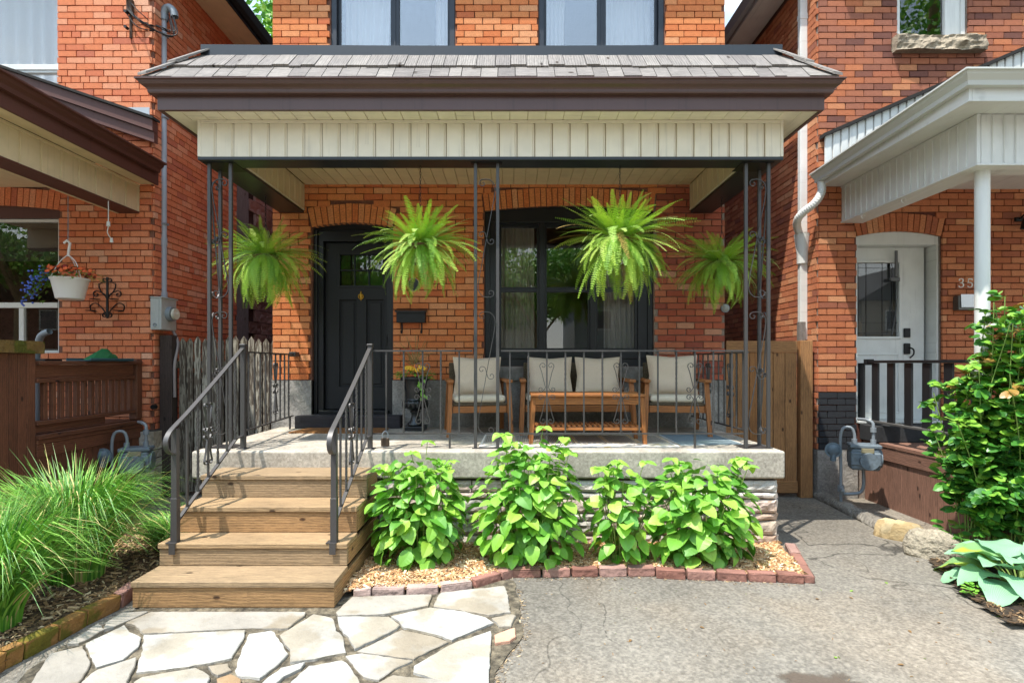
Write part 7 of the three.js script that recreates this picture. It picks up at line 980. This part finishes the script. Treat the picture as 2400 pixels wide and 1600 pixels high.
// ---------------------------------------------------------------- trees and the street behind the camera (seen in the window glass)
function tree(name, label, x, z, h, r, n, seed, leafS, group) {
  const t = thing(name, label, 'tree', [x, 0, z], group), rng = rngOf(seed), br = [], lv = [[], [], []], tr = h * 0.42;
  part(t, 'trunk', merge([cyl(h * 0.028, h * 0.016, tr, x, 0, z, 12), ...Array.from({ length: 9 }, (_, i) => { const a = i * 2.4, e = V(x + Math.cos(a) * r * 0.7, tr + (h - tr) * (0.3 + 0.06 * i), z + Math.sin(a) * r * 0.7), b = V(x, tr * (0.75 + i * 0.025), z); br.push([b, e]); return tubeP([b, b.clone().lerp(e, 0.5).add(V(0, 0.2, 0)), e], h * 0.008, 8, 6); })]), M.stem);
  const cl = []; for (let i = 0; i < 46; i++) { const a = rng() * 6.283, u = rng() * 2 - 1, rr = Math.cbrt(0.25 + rng() * 0.75), s = Math.sqrt(1 - u * u); cl.push(V(x + Math.cos(a) * s * r * rr, tr + (h - tr) * 0.52 + u * (h - tr) * 0.5 * rr, z + Math.sin(a) * s * r * rr)); }
  const pos = lv.map(() => []); for (let i = 0; i < n; i++) { const c = cl[(rng() * cl.length) | 0], cr = r * 0.34, p = c.clone().add(V((rng() + rng() - 1) * cr, (rng() + rng() - 1) * cr * 0.7, (rng() + rng() - 1) * cr)), d = V(rng() - 0.5, rng() - 0.6, rng() - 0.5).normalize().multiplyScalar(leafS), s = V(rng() - 0.5, rng() - 0.5, rng() - 0.5).cross(d).normalize().multiplyScalar(leafS * 0.36), e = p.clone().add(d), m = p.clone().addScaledVector(d, 0.45), a = m.clone().add(s), b = m.clone().sub(s); for (const q of [p, a, e, p, e, b]) pos[i % 3].push(q.x, q.y, q.z); }
  const cw = part(t, 'crown', (() => { const g = new THREE.BufferGeometry(); g.setAttribute('position', new THREE.Float32BufferAttribute(pos[0], 3)); g.computeVertexNormals(); return norm(g); })(), M.leafA); [1, 2].forEach((k) => { const g = new THREE.BufferGeometry(); g.setAttribute('position', new THREE.Float32BufferAttribute(pos[k], 3)); g.computeVertexNormals(); part(cw, 'foliage', norm(g), [M.leafC, M.leafD][k - 1]).userData.kind = 'stuff'; });
}
tree('maple_tree', 'bright green leafy tree behind the roofs above the alley', -5.6, -14.5, 10.6, 2.6, 30000, 1001, 0.17);
tree('street_tree', 'leafy street tree across the road, mirrored in the porch window glass', 1.5, 19, 9, 3.2, 14000, 1002, 0.22, 'street trees across the road'); tree('street_tree', 'tall leafy street tree, mirrored in the upper window of number 35', 16.5, 9, 20, 5.0, 14000, 1003, 0.22, 'street trees across the road'); tree('street_tree', 'leafy street tree across the road, mirrored in the front door glass', -8.5, 18.5, 10.5, 3.0, 12000, 1004, 0.22, 'street trees across the road');
tree('street_tree', 'tall leafy street tree added to block sky reflected in the ground floor window of the left house', -27, 17, 14, 4.5, 14000, 1005, 0.3, 'street trees across the road'); tree('street_tree', 'tall leafy street tree added at the end of the row to block sky reflected in the left house', -36, 19, 15, 5, 12000, 1006, 0.3, 'street trees across the road');  // both trees added out of view to keep bright sky off the left pane
function farHouse(label, x, w, col, roofC) {
  const t = thing('street_house', label, 'house', [x, 0, 22], 'houses across the road'), z = 22, h = 5.6; part(t, 'wall', uvm(box(x - w / 2, x + w / 2, 0, h, z, z + 8)), mat(col, { map: T.dirt, rough: 0.8 })); const A = (zz) => [V(x - w / 2 - 0.4, h, zz), V(x + w / 2 + 0.4, h, zz), V(x, h + 2.6, zz)]; part(t, 'roof', loft(A(z - 0.4), A(z + 8.4)), mat(roofC, { map: T.soil, rough: 0.9 }));
  for (const [dx, y] of [[-w * 0.24, 1.2], [w * 0.24, 1.2], [-w * 0.24, 3.7], [w * 0.24, 3.7]]) { const f = part(t, 'window', ring4(x + dx - 0.6, x + dx + 0.6, y, y + 1.3, z - 0.06, z - 0.001, 0.08), M.white); part(f, 'pane', box(x + dx - 0.52, x + dx + 0.52, y + 0.08, y + 1.22, z - 0.03, z - 0.02), mat('#1c2228', { rough: 0.1 })); }
  const d = part(t, 'door', rbox(x - 0.45, x + 0.45, 0.3, 2.4, z - 0.06, z - 0.002, 0.01), mat('#5a2f26', { rough: 0.5 })); part(d, 'knob', new THREE.SphereGeometry(0.04, 10, 8).translate(x + 0.34, 1.3, z - 0.09), M.brass); part(t, 'step', uvm(box(x - 0.8, x + 0.8, 0, 0.28, z - 0.7, z - 0.001)), M.concrete);
}
farHouse('white sided gable house across the road facing the porch', -1.8, 7, '#d9d6cf', '#4b4744'); farHouse('red brick gable house across the road facing the left house', -10.5, 7, '#8f5a48', '#3d3a3a'); farHouse('dark brick gable house far along the road, mirrored in the left house window', -21, 9, '#6d4438', '#3d3a3a'); farHouse('brown brick gable house at the end of the row, mirrored in the left house window', -32, 10, '#7a5240', '#45403c'); farHouse('tan brick gable house added across the road to block sky reflected in the white door', 17, 8, '#8a6a58', '#4a4440'); farHouse('cream sided gable house added at the far end across the road to block reflected sky', 26.5, 8, '#a89c8a', '#4f4a46'); farHouse('grey sided gable house across the road facing number 35', 7.5, 7, '#9aa0a2', '#5a4a42');  // tan and cream houses are unseen additions that block sky in the door glass
renderer.render(scene, camera);
